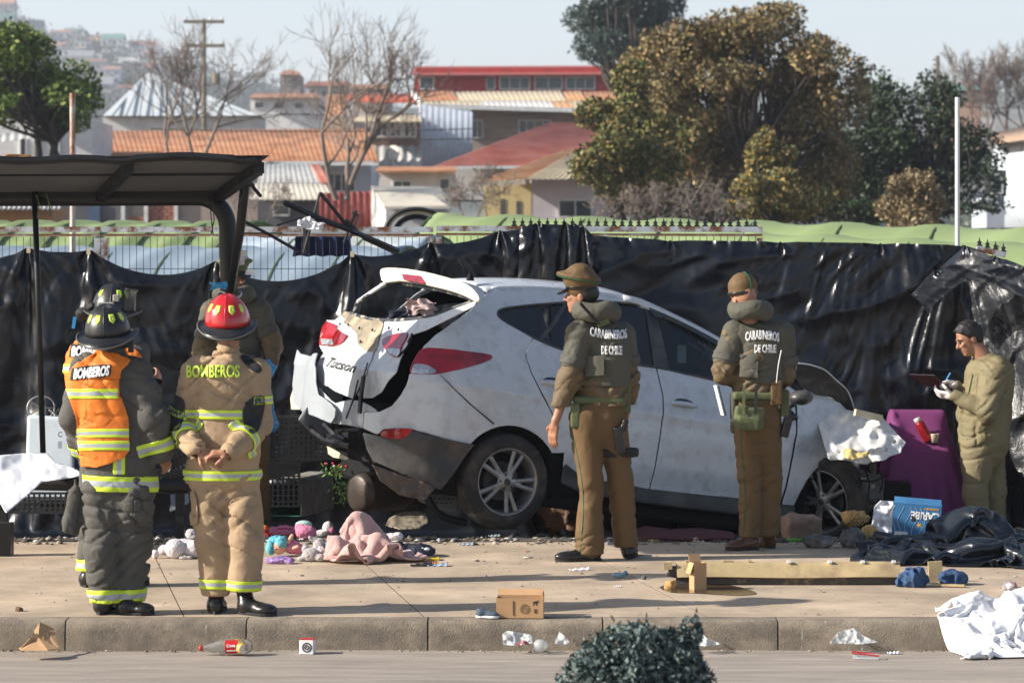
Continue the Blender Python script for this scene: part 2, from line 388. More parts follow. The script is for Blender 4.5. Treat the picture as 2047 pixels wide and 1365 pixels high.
def slab(x0, x1, y0, y1):
    g = .0035; a = [(x0+sk*(y0-K0)+g, y0+g), (x1+sk*(y0-K0)-g, y0+g), (x1+sk*(y1-K0)-g, y1-g), (x0+sk*(y1-K0)+g, y1-g)]
    c = .001; dz = random.uniform(-.0006, .0006)
    b = [(x, y, -.05) for x, y in a]; t = [(x, y, -c+dz) for x, y in a]
    cx = sum(p[0] for p in a)/4; cy = sum(p[1] for p in a)/4
    t2 = [(x+(c if x < cx else -c), y+(c if y < cy else -c), dz) for x, y in a]
    F = [(0, 1, 5, 4), (1, 2, 6, 5), (2, 3, 7, 6), (3, 0, 4, 7), (4, 5, 9, 8), (5, 6, 10, 9), (6, 7, 11, 10), (7, 4, 8, 11), (8, 9, 10, 11)]
    mk('slab', b+t+t2, F, m_side, sw)
for a, b in zip(xs[:-1], xs[1:]):
    for y0, y1 in ((K0, 18.42), (18.42, 20.9)): slab(a, b, y0, y1)
slab(-40, xs[0], K0, 20.9); slab(xs[-1], 40, K0, 20.9)
kb = tag(MB().box((0, 16.68, -.19), (80, .1, .3)).build('kerb', m_joint, loc=(0, 0, 0)), kind='structure')
def kerb_stone(x0, x1):
    n = max(2, int((x1-x0)/.04)); pr = [(16.75, -.2), (16.75, -.004), (16.74, 0), (16.62, 0), (16.598, -.006), (16.582, -.022), (16.578, -.06), (16.574, -.2)]
    V = []
    for i in range(n+1):
        x = x0+(x1-x0)*i/n
        for j, (y, z) in enumerate(pr):
            e = .004*float(vn(np.array((x*14, j*.9, 3.)))) if 2 < j < 7 else 0
            if i in (0, n) and 2 < j < 7: e += .006
            V.append((x+(.004 if i == 0 else -.004 if i == n else 0), y+e, z-abs(e)*.3))
    m = len(pr); F = [(i*m+j, i*m+j+1, (i+1)*m+j+1, (i+1)*m+j) for i in range(n) for j in range(m-1)]
    F += [tuple(range(m)), tuple(n*m+j for j in range(m))[::-1]]
    o = mk('kerb_stone', V, F, m_kerb, kb); sharp(o, 50)
kx = [P(p, 1240, 16.58)[0] for p in (-230, 130, 492, 855, 1205, 1555, 1910, 2270)]
for a, b in zip(kx[:-1], kx[1:]): kerb_stone(a, b)
kerb_stone(-40, kx[0]); kerb_stone(kx[-1], 40)
# loose bits on the ground: stuff
def scatter(name, n, area, size, cols, zf, label=None, seed=1, flat=.35, kind='stuff'):
    r = np.random.default_rng(seed); V = []; F = []; C = []
    base = np.array([(1, 0, 0), (.2, 1, 0), (-1, .3, 0), (-.3, -1, 0), (.1, .1, 1), (0, 0, -.6)])
    bf = [(0, 1, 4), (1, 2, 4), (2, 3, 4), (3, 0, 4), (1, 0, 5), (2, 1, 5), (3, 2, 5), (0, 3, 5)]
    k = 0
    for _ in range(n):
        x, y = area(r); s = size[0]*(size[1]/size[0])**(r.random()**2.2); q = base*(1+.4*r.standard_normal((6, 3)))*s*np.array((1, 1, flat*r.uniform(.4, 1.8)))
        q = q@np.array(Matrix.Rotation(r.uniform(0, 6.3), 3, 'Z')).T; q = q+np.array((x, y, float(zf(x, y))+s*.1)); V.append(q)
        F += [tuple(a+k for a in f) for f in bf]; k += 6; C += [cols[r.integers(len(cols))]]*6
    m = cattr(M(name+'_material', (.9, .9, .9), .8, var=.1)); o = mk(name, np.concatenate(V), np.array(F), m, attrs={'col': np.array(C)}, loc=(0, 0, 0)); return tag(o, kind=kind)
tag(scatter('rubble', 4200, lambda r: (r.uniform(-4.2, 4.6), 20.7+abs(r.normal(0, .9))), (.004, .045), [(.16, .13, .1), (.3, .25, .19), (.05, .045, .04), (.42, .36, .28), (.1, .07, .05), (.6, .58, .55)], gz, seed=3),
    'loose dark rubble and glass crumbs strewn on the dirt behind the sidewalk', 'rubble')
tag(scatter('grit', 1500, lambda r: (r.uniform(-3.4, 3.6), 16.8+r.random()**.8*4.0), (.002, .011), [(.2, .16, .12), (.1, .08, .07), (.55, .52, .48), (.06, .05, .05), (.35, .28, .2)], lambda x, y: 0, seed=5),
    'fine grit and crumbs scattered over the sidewalk slabs', 'grit')
tag(scatter('gutter_dirt', 1100, lambda r: (r.uniform(-3.4, 3.6), 16.57-abs(r.normal(0, .035))), (.002, .012), [(.3, .22, .14), (.2, .14, .09), (.1, .08, .06), (.45, .4, .3)], lambda x, y: -.163, seed=6),
    'sandy dirt gathered in the gutter below the kerb', 'dirt')

# ================================================================== SETTING: far hill with houses
m_hill = M('hill_ground', (.07, .08, .06), .95, var=.4, ns=.02, c2=(.2, .17, .13), amt=.45, c2s=.01, bump=0)
ridge = [(-900, -60), (-300, 0), (0, 22), (60, 48), (110, 72), (160, 84), (240, 98), (300, 112), (420, 150), (560, 176), (800, 205), (1200, 215), (1700, 190), (2047, 168), (2600, 150), (3300, 140)]
rp = np.array(ridge, float); DH = 1500
hx = np.linspace(-480, 560, 180); hy = np.linspace(700, 1900, 60); X, Y = np.meshgrid(hx, hy)
rz = CH-(np.interp(CX+X*FP/DH, rp[:, 0], rp[:, 1])-HY)*DH/FP
t = np.clip((Y-700)/800, 0, 1); Z = rz*t**.9-2+3*fbm(np.stack([X*.02, Y*.02, 0*X], -1), 3)*t
Z[Y > 1520] -= (Y[Y > 1520]-1520)*.25
tag(mk('hill', np.stack([X, Y, Z], -1).reshape(-1, 3), grid_faces(*X.shape), m_hill, smooth=True, loc=(0, 0, 0)), kind='structure')
hbv = BVHTree.FromPolygons([tuple(v) for v in np.stack([X, Y, Z], -1).reshape(-1, 3)], [tuple(f) for f in grid_faces(*X.shape)])
def hillz(x, y):
    h = hbv.ray_cast(Vector((x, y, 500)), Vector((0, 0, -1))); return h[0].z if h[0] else 0
WCOL = [(.62, .6, .56), (.75, .73, .7), (.5, .42, .33), (.55, .35, .25), (.4, .45, .5), (.62, .55, .4), (.35, .3, .28), (.7, .65, .55)]
RCOL = [(.3, .12, .08), (.25, .25, .26), (.38, .2, .13), (.45, .43, .4), (.12, .25, .2)]
m_w = [M('far_wall_%d' % i, c, .9, bump=0, ns=.3) for i, c in enumerate(WCOL)]; m_r = [M('far_roof_%d' % i, c, .8, bump=0, ns=.5) for i, c in enumerate(RCOL)]
m_darkglass = M('dark_window_glass', (.03, .04, .05), .15, var=.3, ns=1, bump=0, spec=.8)
r_ = np.random.default_rng(12)
def far_house(px, d, w, h, label, group):
    x = (px-CX)*d/FP; z = hillz(x, d)-1; k = r_.integers(len(m_w)); D = w*r_.uniform(.7, 1.1)
    t = empty('hillside_house', (x, d, z), label, 'house', group)
    MB().box((x, d+D/2, z+h/2), (w, D, h)).build('wall', m_w[k], t)
    b = MB(); a = r_.uniform(.12, .3)*w; e = .3; top = z+h+.02
    if r_.random() < .7: b.add([(x-w/2-e, d-e, top), (x+w/2+e, d-e, top), (x+w/2+e, d+D+e, top), (x-w/2-e, d+D+e, top), (x-w/2-e, d+D/2, top+a), (x+w/2+e, d+D/2, top+a)], [(0, 1, 5, 4), (2, 3, 4, 5), (0, 4, 3), (1, 2, 5), (3, 2, 1, 0)])
    else: b.box((x, d+D/2, top+.2), (w+.5, D+.5, .4))
    b.build('roof', m_r[r_.integers(len(m_r))], t)
    g = MB(); n = max(2, int(w/2.4))
    for f in range(max(1, int(h/2.8))):
        for i in range(n): g.box((x-w/2+(i+.5)*w/n, d-.03, z+h-1.5-f*2.8), (w/n*.5, .1, 1.1))
    g.build('window', m_darkglass, t)
for i in range(64):
    px = r_.uniform(-20, 330) if i < 46 else r_.uniform(380, 800)
    d = r_.uniform(1150, 1490) if i < 46 else r_.uniform(800, 1300)
    far_house(px, d, r_.uniform(7, 15), r_.uniform(5, 10), 'small hazy house stacked among many on the far hillside at upper left', 'hazy houses on the far hillside')
for px, d, w, h, lb in ((196, 1470, 14, 6, 'square hilltop pavilion with hipped roof on the skyline at upper left'), (205, 1300, 9, 7, 'large white block on the hillside right of the green tree'), (258, 1380, 20, 6, 'long flat grey block along the hilltop skyline')): far_house(px, d, w, h, lb, None)
for i in range(14): far_house(r_.uniform(1880, 2060), r_.uniform(600, 1200), r_.uniform(6, 12), r_.uniform(4, 7), 'distant hazy house on the skyline at the far right edge', 'hazy houses at the right skyline')
# woods on the hill (stuff)
def leaf_mesh(cent, size, r, flat=.0, quad=True):
    n = len(cent); u = r.standard_normal((n, 3)); u /= np.linalg.norm(u, axis=1)[:, None]; w = r.standard_normal((n, 3)); w[:, 2] *= 1-flat
    v = np.cross(u, w); v /= np.linalg.norm(v, axis=1)[:, None]+1e-9; s = size*r.uniform(.6, 1.4, n)[:, None]
    a = u*s; b = v*s*.55
    V = np.stack([cent-a, cent+b*.9-a*.1, cent+a, cent-b*.9-a*.1], 1).reshape(-1, 3); F = np.arange(n*4).reshape(n, 4); return V, F
def blob_pts(blobs, n, r, shell=.55, up=0):
    """points spread through a union of ellipsoids, denser towards their skins; blobs: (centre, radii)"""
    w = np.array([np.prod(b[1])**(2/3) for b in blobs]); k = r.choice(len(blobs), n, p=w/w.sum()); d = r.standard_normal((n, 3)); d /= np.linalg.norm(d, axis=1)[:, None]
    t = shell+(1-shell)*r.random(n)**.6; t = np.where(r.random(n) < .18, r.random(n)*shell, t)
    return np.array([b[0] for b in blobs])[k]+np.array([b[1] for b in blobs])[k]*d*t[:, None], k
pts = []
for i in range(420):
    px = r_.uniform(-60, 700); d = r_.uniform(1000, 1500); x = (px-CX)*d/FP; s = r_.uniform(2.5, 6)
    pts.append(((x, d, hillz(x, d)+s*.7), (s*1.3, s, s)))
for i in range(90):
    px = r_.uniform(1850, 2100); d = r_.uniform(500, 1100); x = (px-CX)*d/FP; s = r_.uniform(2, 5); pts.append(((x, d, hillz(x, d)+s*.7), (s*1.3, s, s)))
c, k = blob_pts(pts, 26000, r_); V, F = leaf_mesh(c, 1.1, r_)
m_farleaf = M('far_foliage', (.05, .07, .03), .8, var=.5, ns=.05, bump=0)
tag(mk('far_wood', V, F, m_farleaf, loc=(0, 0, 0)), 'hazy dark trees between the houses on the far hill', 'woods', kind='stuff')

# ================================================================== middle distance houses
m_rust = M('rusty_corrugated_iron', (.42, .17, .08), .75, var=.3, ns=1.2, bump=.1, c2=(.55, .3, .16), amt=.42, c2s=1.1, soft=.2)
m_zinc = M('zinc_sheet', (.5, .5, .48), .6, metal=.2, var=.15, ns=1.5, bump=.05, c2=(.36, .27, .2), amt=.3, c2s=1.4, soft=.15)
m_cream = M('cream_roof_sheet', (.62, .52, .36), .7, var=.12, ns=1, bump=.05)
m_orange = M('orange_roof_sheet', (.6, .32, .15), .7, var=.2, ns=1, bump=.05, c2=(.65, .5, .33), amt=.4, c2s=.8, soft=.1)
m_redt = M('faded_red_roof', (.5, .15, .1), .75, var=.2, ns=1, bump=.1, c2=(.6, .3, .24), amt=.42, c2s=.9, soft=.2)
m_redp = M('red_painted_wall', (.42, .04, .035), .6, var=.2, ns=1.5, bump=.05)
m_redf = M('red_iron_sheet', (.42, .1, .08), .7, var=.2, ns=2, bump=.05)
m_white = M('whitewash', (.72, .71, .7), .8, var=.08, ns=1.2, bump=.1, c2=(.5, .47, .43), amt=.38, c2s=1.5, soft=.2)
m_blue = M('pale_blue_boards', (.55, .6, .68), .75, var=.12, ns=1.5, bump=.05)
m_lilac = M('pale_lilac_plaster', (.62, .56, .6), .85, var=.08, ns=1.5, bump=.1)
m_yell = M('pale_yellow_plaster', (.75, .6, .3), .85, var=.08, ns=1.5, bump=.1)
m_brownw = M('grey_brown_boards', (.36, .29, .25), .85, var=.12, ns=1.5, bump=.1)
m_dgrey = M('dark_grey_wall', (.1, .1, .11), .85, var=.2, ns=1.5, bump=.1)
m_wood = M('orange_wood_boards', (.45, .22, .08), .7, var=.2, ns=1.5, bump=.1)
m_brick = M('brick', (.36, .15, .1), .85, var=.25, ns=3, bump=.1)
m_frame = M('white_window_frame', (.72, .72, .7), .6, bump=0)
m_beige = M('beige_felt_roof', (.6, .55, .46), .8, var=.08, ns=1, bump=.05)
def corr(a, b, c, d, pitch, amp, rows=2, rag=0):
    """corrugated sheet, waves across a->b, running a->d"""
    a, b, c, d = [np.array(q, float) for q in (a, b, c, d)]; n = int(np.linalg.norm(b-a)/pitch)*5+1
    u = np.linspace(0, 1, n)[None, :, None]; v = np.linspace(0, 1, rows)[:, None, None]
    V = (a+(b-a)*u)*(1-v)+(d+(c-d)*u)*v; N = nrm(np.cross(b-a, d-a)); V = V+N*amp*np.cos(u*2*np.pi*(n-1)/5)
    if rag: V[0] += (d-a)/np.linalg.norm(d-a)*rag*vn(np.stack([u[0, :, 0]*n/15, 0*u[0, :, 0], 0*u[0, :, 0]], -1))[:, None]
    return V.reshape(-1, 3), grid_faces(rows, n)
def sheet(name, pts, m, parent, pitch=.18, amp=.03, t=.02):
    V, F = corr(*pts, pitch, amp); o = mk(name, V, F, m, parent, True); return solid(o, t)
def wall(name, pp, d, m, parent, depth=.2):
    """wall face drawn in px,py at distance d, with real thickness"""
    f = np.array([P(x, y, d) for x, y in pp]); b = f+np.array((0, depth, 0)); n = len(f)
    F = [tuple(range(n)), tuple(range(n, 2*n))[::-1]]+[(i, (i+1) % n, n+(i+1) % n, n+i) for i in range(n)]
    return mk(name, np.r_[f, b], F, m, parent)
def window(x0, y0, x1, y1, d, parent, cols=2, fm=None, gm=None):
    fm = fm or m_frame; a = P(x0, y1, d); b = P(x1, y0, d); w = b[0]-a[0]; h = b[2]-a[2]; t = .07*min(w, h)+.02; m = MB()
    for q in ((a[0]+t/2, (a[2]+b[2])/2, t, h), (b[0]-t/2, (a[2]+b[2])/2, t, h), ((a[0]+b[0])/2, a[2]+t/2, w-2*t, t), ((a[0]+b[0])/2, b[2]-t/2, w-2*t, t)): m.box((q[0], d-.06, q[1]), (q[2], .1, q[3]))
    for i in range(1, cols): m.box((a[0]+w*i/cols, d-.05, (a[2]+b[2])/2), (t*.7, .07, h-2*t))
    o = m.build('window', fm, parent); mk('pane', *(lambda M_: (np.concatenate(M_.V), M_.F))(MB().box(((a[0]+b[0])/2, d-.03, (a[2]+b[2])/2), (w-2*t, .03, h-2*t))), gm or m_darkglass, o); return o
def house(label, px, d, cat='house', name='house'): return empty(name, (P(px, 445, d)[0], d, 2.3), label, cat)
G0 = 455   # row below which everything is hidden by fence and tarp
# long rusty roofed house
h = house('low house with long rust orange corrugated roof behind the bus shelter', 470, 125)
sheet('roof', (P(200, 322, 122), P(757, 322, 122), P(735, 257, 130), P(182, 262, 130)), m_rust, h, .2, .012)
wall('wall', [(230, G0), (230, 326), (742, 326), (742, G0)], 124, m_blue, h, 7)
MB().beam(P(560, 328, 121.8), P(757, 328, 121.8), .1, .12).build('gutter', m_frame, h)
window(654, 345, 712, 385, 124, h, 4)
# beneath the shelter: dark walls, brick infill with real bricks, orange shed
h = house('dark grey walled shack with an unfinished brick panel, seen under the shelter roof', 250, 112, 'shack', 'shack')
wall('wall', [(120, G0), (120, 385), (258, 385), (258, G0)], 112, m_dgrey, h, 3); wall('wall', [(354, G0), (354, 385), (520, 385), (520, G0)], 112, m_brownw, h, 3)
wall('door', [(176, G0), (176, 402), (200, 402), (200, G0)], 111.9, M('blue_door', (.06, .1, .17), .5), h, .1)
for x in (246, 292, 352): MB().box(P(x, 420, 111.9), (.14, .1, 1.4)).build('post', m_frame, h)
wall('brick_backing', [(258, G0), (258, 385), (354, 385), (354, G0)], 112.1, M('mortar', (.3, .27, .24), .95), h, 3)
bm_ = None; bw = .3; bh = .13; base = P(262, 450, 112.02)
for row in range(9):
    for c in range(6):
        x = base[0]+(c+.5*(row % 2))*bw; z = base[2]+row*bh
        if row > 2 and c < 2 and row < 9: continue
        V = np.concatenate(MB().box((x, 112.02, z), (bw-.03, .14, bh-.025)).V)
        o = mk('brick', V, MB().box((0, 0, 0), (1, 1, 1)).F, m_brick, h)
h = house('orange timber shed with a pale scalloped tin roof at the left edge', 40, 100, 'shed', 'shed')
wall('wall', [(-60, G0), (-60, 416), (106, 416), (106, G0)], 100, m_wood, h, 3)
for i in range(5): MB().box(P(23, 420+i*7, 99.97), (2.76, .03, .09)).build('board', m_wood, h)
sheet('roof', (P(-60, 417, 99), P(120, 417, 99), P(120, 408, 102), P(-60, 408, 102)), m_zinc, h, .16, .04)
# pale lean-to
h = house('shack with pale patched zinc roof and one pink strip, below the rust roof', 590, 112, 'shack', 'shack')
sheet('roof', (P(515, 366, 110.5), P(648, 366, 110.5), P(632, 328, 114), P(520, 328, 114)), m_zinc, h, .2, .012)
sheet('roof', (P(500, 399, 108), P(668, 399, 108), P(650, 367, 110.4), P(505, 367, 110.4)), m_beige, h, .2, .012)
sheet('roof_strip', (P(640, 365, 110.2), P(660, 365, 110.2), P(640, 328, 113.8), P(620, 328, 113.8)), m_redt, h, .2, .012)
wall('wall', [(515, G0), (515, 400), (645, 400), (645, G0)], 109, m_dgrey, h, 3); window(545, 408, 580, 432, 109, h, 1)
# red sheet fence
h = tag(sheet('sheet_metal_fence', (P(640, G0, 107), P(742, G0, 107), P(742, 383, 107), P(640, 386, 107)), m_redf, None, .22, .05), 'red corrugated sheet fence between the lean-to and the white shed', 'fence')
# white shed
h = house('small white shed with beige felt mono-pitch roof behind the fence', 820, 105, 'shed', 'shed')
mk('roof', *(lambda q: (np.concatenate(q.V), q.F))(MB().hexa([P(768, 418, 103), P(900, 416, 103), P(880, 378, 107), P(742, 376, 107)], [P(768, 413, 103), P(900, 411, 103), P(880, 374, 107), P(742, 372, 107)])), m_beige, h)
wall('wall', [(772, G0), (772, 418), (895, 418), (895, G0)], 104, M('light_grey_wall', (.5, .5, .52), .8), h, 2.6)
mk('side_wall', *(lambda q: (np.concatenate(q.V), q.F))(MB().hexa([P(742, 462, 107), P(771, 462, 104), P(771, 460, 104.1), P(742, 460, 107.1)], [P(742, 378, 107), P(771, 419, 104), P(771, 419, 104.1), P(742, 378, 107.1)])), m_white, h)
# white shack behind
h = house('low white shack with rusty edged flat roof, above the beige roofed shed', 840, 118, 'shack', 'shack')
wall('wall', [(755, 380), (762, 345), (908, 345), (908, 380)], 118, m_white, h, 3); window(785, 361, 823, 380, 118, h, 2); window(878, 356, 900, 380, 118, h, 1)
mk('roof', *(lambda q: (np.concatenate(q.V), q.F))(MB().hexa([P(750, 345, 117), P(912, 345, 117), P(912, 337, 121), P(758, 337, 121)], [P(750, 341, 117), P(912, 341, 117), P(912, 333, 121), P(758, 333, 121)])), m_rust, h)
# white two-storey house
h = house('tall white and pale blue house with glazed porch behind the bare tree', 820, 135)
wall('wall', [(838, 350), (838, 232), (690, 205), (690, 350)], 140, m_white, h, 6)
sheet('side_wall', (P(838, 345, 134), P(945, 330, 134), P(945, 225, 134), P(838, 208, 134)), m_blue, h, .25, .012)
wall('porch_wall', [(745, 292), (745, 238), (838, 238), (838, 292)], 132, M('brown_porch', (.2, .12, .09), .7), h, 2)
for a in (750, 778, 806): window(a, 243, a+26, 275, 131.9, h, 2)
sheet('porch_roof', (P(700, 243, 130), P(845, 243, 130), P(840, 231, 135), P(722, 231, 135)), m_cream, h, .25, .012)
sheet('lower_wall', (P(748, 345, 130), P(842, 345, 130), P(842, 292, 131), P(748, 292, 131)), m_zinc, h, .4, .05)
sheet('roof', (P(648, 252, 139), P(690, 232, 139), P(692, 188, 146), P(652, 190, 146)), m_rust, h, .25, .012)
sheet('roof', (P(690, 204, 138), P(838, 206, 138), P(838, 188, 146), P(690, 188, 146)), M('red_tin', (.5, .12, .06), .7, bump=0), h, .25, .012)
MB().beam(P(825, 187, 136), P(842, 205, 134), .12, .2).build('barge_board', m_frame, h)
wall('chimney', [(694, 262), (694, 200), (706, 200), (706, 262)], 137, m_white, h, .5); wall('gable', [(655, 270), (655, 232), (690, 228), (690, 270)], 138.5, M('peach_wall', (.6, .42, .3), .8), h, .4)
ds = empty('satellite_dish', P(789, 318, 128), 'white satellite dish on the tin wall below the glazed porch', 'dish')
MB().lathe([(.01, -.06), (.2, -.03), (.36, .04), (.37, .06), (.2, -.005), (.01, -.04)], P(786, 308, 128), (-.5, -.8, .35), 20).build('reflector', M('dish_white', (.75, .68, .55), .5), ds, True)
MB().tube([P(790, 312, 128.1), P(792, 325, 129.9)], .03).build('arm', m_zinc, ds)
# big house with patched roof
h = house('wide grey brown house with patched orange, cream and white sheet roof', 1050, 150)
wall('wall', [(942, 330), (942, 218), (1260, 212), (1260, 330)], 150, m_brownw, h, 8)
xs_ = [820, 905, 1120, 1160, 1270]; ms_ = [m_rust, m_cream, m_orange, m_rust]
for a, b, m in zip(xs_[:-1], xs_[1:], ms_): sheet('roof_sheet', (P(a+12, 202, 151), P(b+12, 202, 151), P(b, 182, 158), P(a, 184, 158)), m, h, .25, .012)
xs_ = [830, 960, 1100, 1140, 1270]; ms_ = [m_cream, m_white, m_orange, m_cream]
for a, b, m in zip(xs_[:-1], xs_[1:], ms_): sheet('roof_sheet', (P(a+10, 218, 147.5), P(b+10, 218, 147.5), P(b, 202, 151), P(a, 202, 151)), m, h, .25, .012)
MB().beam(P(838, 212, 147), P(1270, 224, 147), .12, .22).build('fascia', m_frame, h)
window(942, 240, 966, 278, 150, h, 2); window(1036, 240, 1102, 268, 150, h, 4)
# red clerestory
h = house('red painted building with a row of clerestory windows on the skyline', 1000, 190, 'building', 'building')
wall('wall', [(822, 200), (832, 136), (1290, 134), (1290, 200)], 190, m_redp, h, 8)
MB().hexa([P(822, 152, 188.5), P(1290, 150, 188.5), P(1290, 138, 199), P(830, 140, 199)], [P(822, 149, 188.5), P(1290, 147, 188.5), P(1290, 131, 199), P(828, 133, 199)]).build('roof', M('red_roof', (.4, .12, .1), .6), h)
for a, b in ((838, 868), (972, 990), (998, 1060), (1068, 1125), (1130, 1190)): window(a, 154, b, 180, 190, h, max(1, (b-a)//20), gm=M('grey_pane', (.12, .17, .2), .3, bump=0))
# red hip roof
h = house('house under a broad faded red hip roof left of the bushy tree', 1030, 128)
sheet('roof', (P(868, 334, 122), P(1290, 330, 122), P(1290, 245, 132), P(1100, 246, 132)), m_redt, h, .22, .03)
wall('wall', [(905, 400), (905, 336), (1200, 334), (1200, 400)], 124, m_white, h, 6)
MB().beam(P(868, 336, 121.8), P(1200, 333, 121.8), .1, .12).build('gutter', m_frame, h)
# yellow house
h = house('small yellow and lilac house with orange beige hip roof', 1080, 112)
wall('wall', [(966, G0), (966, 366), (1062, 366), (1062, G0)], 112, m_yell, h, 4)
wall('side_wall', [(1062, G0), (1062, 358), (1250, 358), (1250, G0)], 112.01, m_lilac, h, 4)
sheet('roof', (P(955, 364, 110), P(1062, 356, 110), P(1160, 300, 118), P(1130, 302, 118)), m_orange, h, .2, .03)
sheet('roof', (P(1055, 358, 109.5), P(1260, 356, 109.5), P(1260, 296, 118), P(1155, 300, 118)), m_cream, h, .2, .03)
wall('fascia', [(956, 374), (956, 364), (1050, 358), (1050, 369)], 109.8, m_cream, h, .1)
window(1115, 398, 1185, 436, 112, h, 2); wall('window_opening', [(1000, 432), (1000, 398), (1010, 398), (1010, 432)], 111.98, m_dgrey, h, .05); wall('window_opening', [(1032, 432), (1032, 402), (1041, 402), (1041, 432)], 111.98, m_dgrey, h, .05)
# right edge house
h = house('white and blue boarded house with brown roof at the right edge', 2015, 100)
sheet('wall', (P(1962, G0, 102), P(2140, G0, 96), P(2140, 270, 96), P(1990, 290, 102)), M('white_blue_boards', (.6, .66, .72), .75, var=.15, ns=2, c2=(.4, .42, .45), amt=.4, c2s=2), h, .25, .02)
sheet('roof', (P(1978, 290, 101), P(2150, 262, 94), P(2150, 235, 100), P(1985, 265, 105)), M('brown_roof', (.35, .24, .17), .8), h, .25, .012)
wall('annex', [(1972, G0), (1972, 395), (2008, 392), (2008, G0)], 95, m_blue, h, 3); wall('window_surround', [(1972, 392), (1972, 340), (2012, 340), (2012, 392)], 94.9, m_dgrey, h, .3); window(1980, 348, 2005, 388, 94.85, h, 1, gm=M('teal_pane', (.05, .16, .22), .3, bump=0))
# pale gable with ribs, left
h = house('pale grey gabled roof with dark ribs seen through the bare tree', 340, 175, 'building', 'warehouse')
mk('roof', *(lambda q: (np.concatenate(q.V), q.F))(MB().hexa([P(205, 232, 174), P(520, 232, 174), P(520, 232, 182), P(205, 232, 182)], [P(296, 146, 178), P(300, 146, 178), P(300, 146, 178.3), P(296, 146, 178.3)])), M('pale_sheet', (.55, .6, .63), .7, var=.1, bump=0), h)
for i in range(11):
    x0 = 225+i*27; k = abs(x0-298)/(93 if x0 < 298 else 222); 
    MB().beam(P(x0, 231, 173.6), P(298+(x0-298)*.35, 146+(231-146)*k*.4, 177.2), .08, .08).build('rib', M('rib_grey', (.22, .26, .28), .7, bump=0) if i == 0 else bpy.data.materials['rib_grey'], h)
wall('wall', [(205, 262), (205, 232), (520, 232), (520, 262)], 175, m_white, h, 4)
# white colonnaded house, left edge
h = house('white plastered house with arched doorways behind the green tree', 90, 118)
wall('wall', [(-60, 420), (-60, 240), (185, 240), (185, 420)], 118, m_white, h, 6)
for a in (40, 68, 106): window(a, 276, a+14, 318, 118, h, 1, gm=m_dgrey)
sheet('awning', (P(-40, 290, 112), P(62, 276, 112), P(62, 262, 116), P(-40, 272, 116)), m_zinc, h, .3, .03)
wall('parapet', [(60, 244), (60, 228), (150, 224), (150, 240)], 117.5, m_white, h, .4)
# assorted grey blocks far behind
for (a, b, t_, d, mm, lb) in ((500, 640, 196, 300, 1, 'far grey white block behind the middle bare tree'), (560, 600, 150, 420, 6, 'narrow far tower behind the bare tree'), (610, 700, 172, 380, 4, 'far bluish block between the two bare trees'), (700, 780, 178, 360, 6, 'dark far gabled block left of the red building'), (1890, 1960, 180, 320, 3, 'far reddish house right of the dark trees'), (1900, 1990, 168, 420, 0, 'far pale house with green roof at the right')):
    h = house(lb, (a+b)/2, d, 'building', 'building'); wall('wall', [(a, 300), (a, t_), (b, t_), (b, 300)], d, m_w[mm], h, 8)
    MB().hexa([P(a-4, t_, d-1), P(b+4, t_, d-1), P(b+4, t_, d+9), P(a-4, t_, d+9)], [P(a+8, t_-9, d+3), P(b-8, t_-9, d+3), P(b-8, t_-9, d+5), P(a+8, t_-9, d+5)]).build('roof', m_r[(mm+1) % 5], h)
    for i in range(3): window(a+8+i*(b-a-20)/3, t_+8, a+8+i*(b-a-20)/3+(b-a)/7, t_+22, d, h, 1)
# market canopy vaults behind the fence
m_green = M('green_awning_fabric', (.2, .27, .11), .75, var=.12, ns=1.5, bump=.15, bs=8, bd=.02, c2=(.27, .34, .16), amt=.4, c2s=.8, soft=.3)
m_bluef = M('blue_awning_fabric', (.24, .31, .38), .75, var=.12, ns=1.5, bump=.15, bs=8, bd=.02)
m_dkframe = M('dark_steel', (.03, .03, .035), .5, metal=.4)
m_ribg = M('rib_sleeve', (.1, .15, .07), .8)
def vault(label, x0, x1, y0, y1, z0, ztop, z1top, R, bay, m, skew=.35, sag=.04):
    """fabric tunnel, axis from (x0,y0) to (x1,y1), sagging between its ribs"""
    n = int(abs(x1-x0)/bay)*8; a = np.linspace(rad(8), rad(172), 26); u = np.linspace(0, 1, n+1)
    U, A = np.meshgrid(u, a, indexing='ij'); ph = U*n/8+skew*np.cos(A)*2
    r = R*(1-sag*np.abs(np.sin(np.pi*ph))**.6*np.sin(A)**.5); zt = z0+(ztop+(z1top-ztop)*U-z0)
    Xv = x0+(x1-x0)*U-np.cos(A)*skew*R*.9; Yv = y0+(y1-y0)*U-np.cos(A)*r; Zv = zt-R+np.sin(A)*r
    t = empty('market_awning', (x0, y0, 0), label, 'awning')
    o = mk('fabric', np.stack([Xv, Yv, Zv], -1).reshape(-1, 3), grid_faces(n+1, 26), m, t, True); solid(o, .02)
    for i in range(0, n+1, 8):
        aa = np.linspace(0, np.pi, 20); i0 = int(i); x = x0+(x1-x0)*u[i0]; y = y0+(y1-y0)*u[i0]; z = ztop+(z1top-ztop)*u[i0]
        MB().tube(np.c_[x-np.cos(aa)*skew*R*.9, y-np.cos(aa)*R, z-R+np.sin(aa)*R-.02], .014, 5).build('rib', m_ribg, t)
    for i in range(0, n+1, 16):
        for s in (-1, 1): MB().beam((x0+(x1-x0)*u[i], y0+(y1-y0)*u[i]+s*R, -.2), (x0+(x1-x0)*u[i], y0+(y1-y0)*u[i]+s*R, ztop-R), .06, .06).build('post', m_dkframe, t)
vault('long green fabric market awning stretching right behind the black tarpaulin', P(880, 430, 36)[0], P(2500, 470, 29)[0], 36, 29, 0, P(0, 425, 36)[2], P(0, 462, 29)[2], 1.6, .8, m_green)
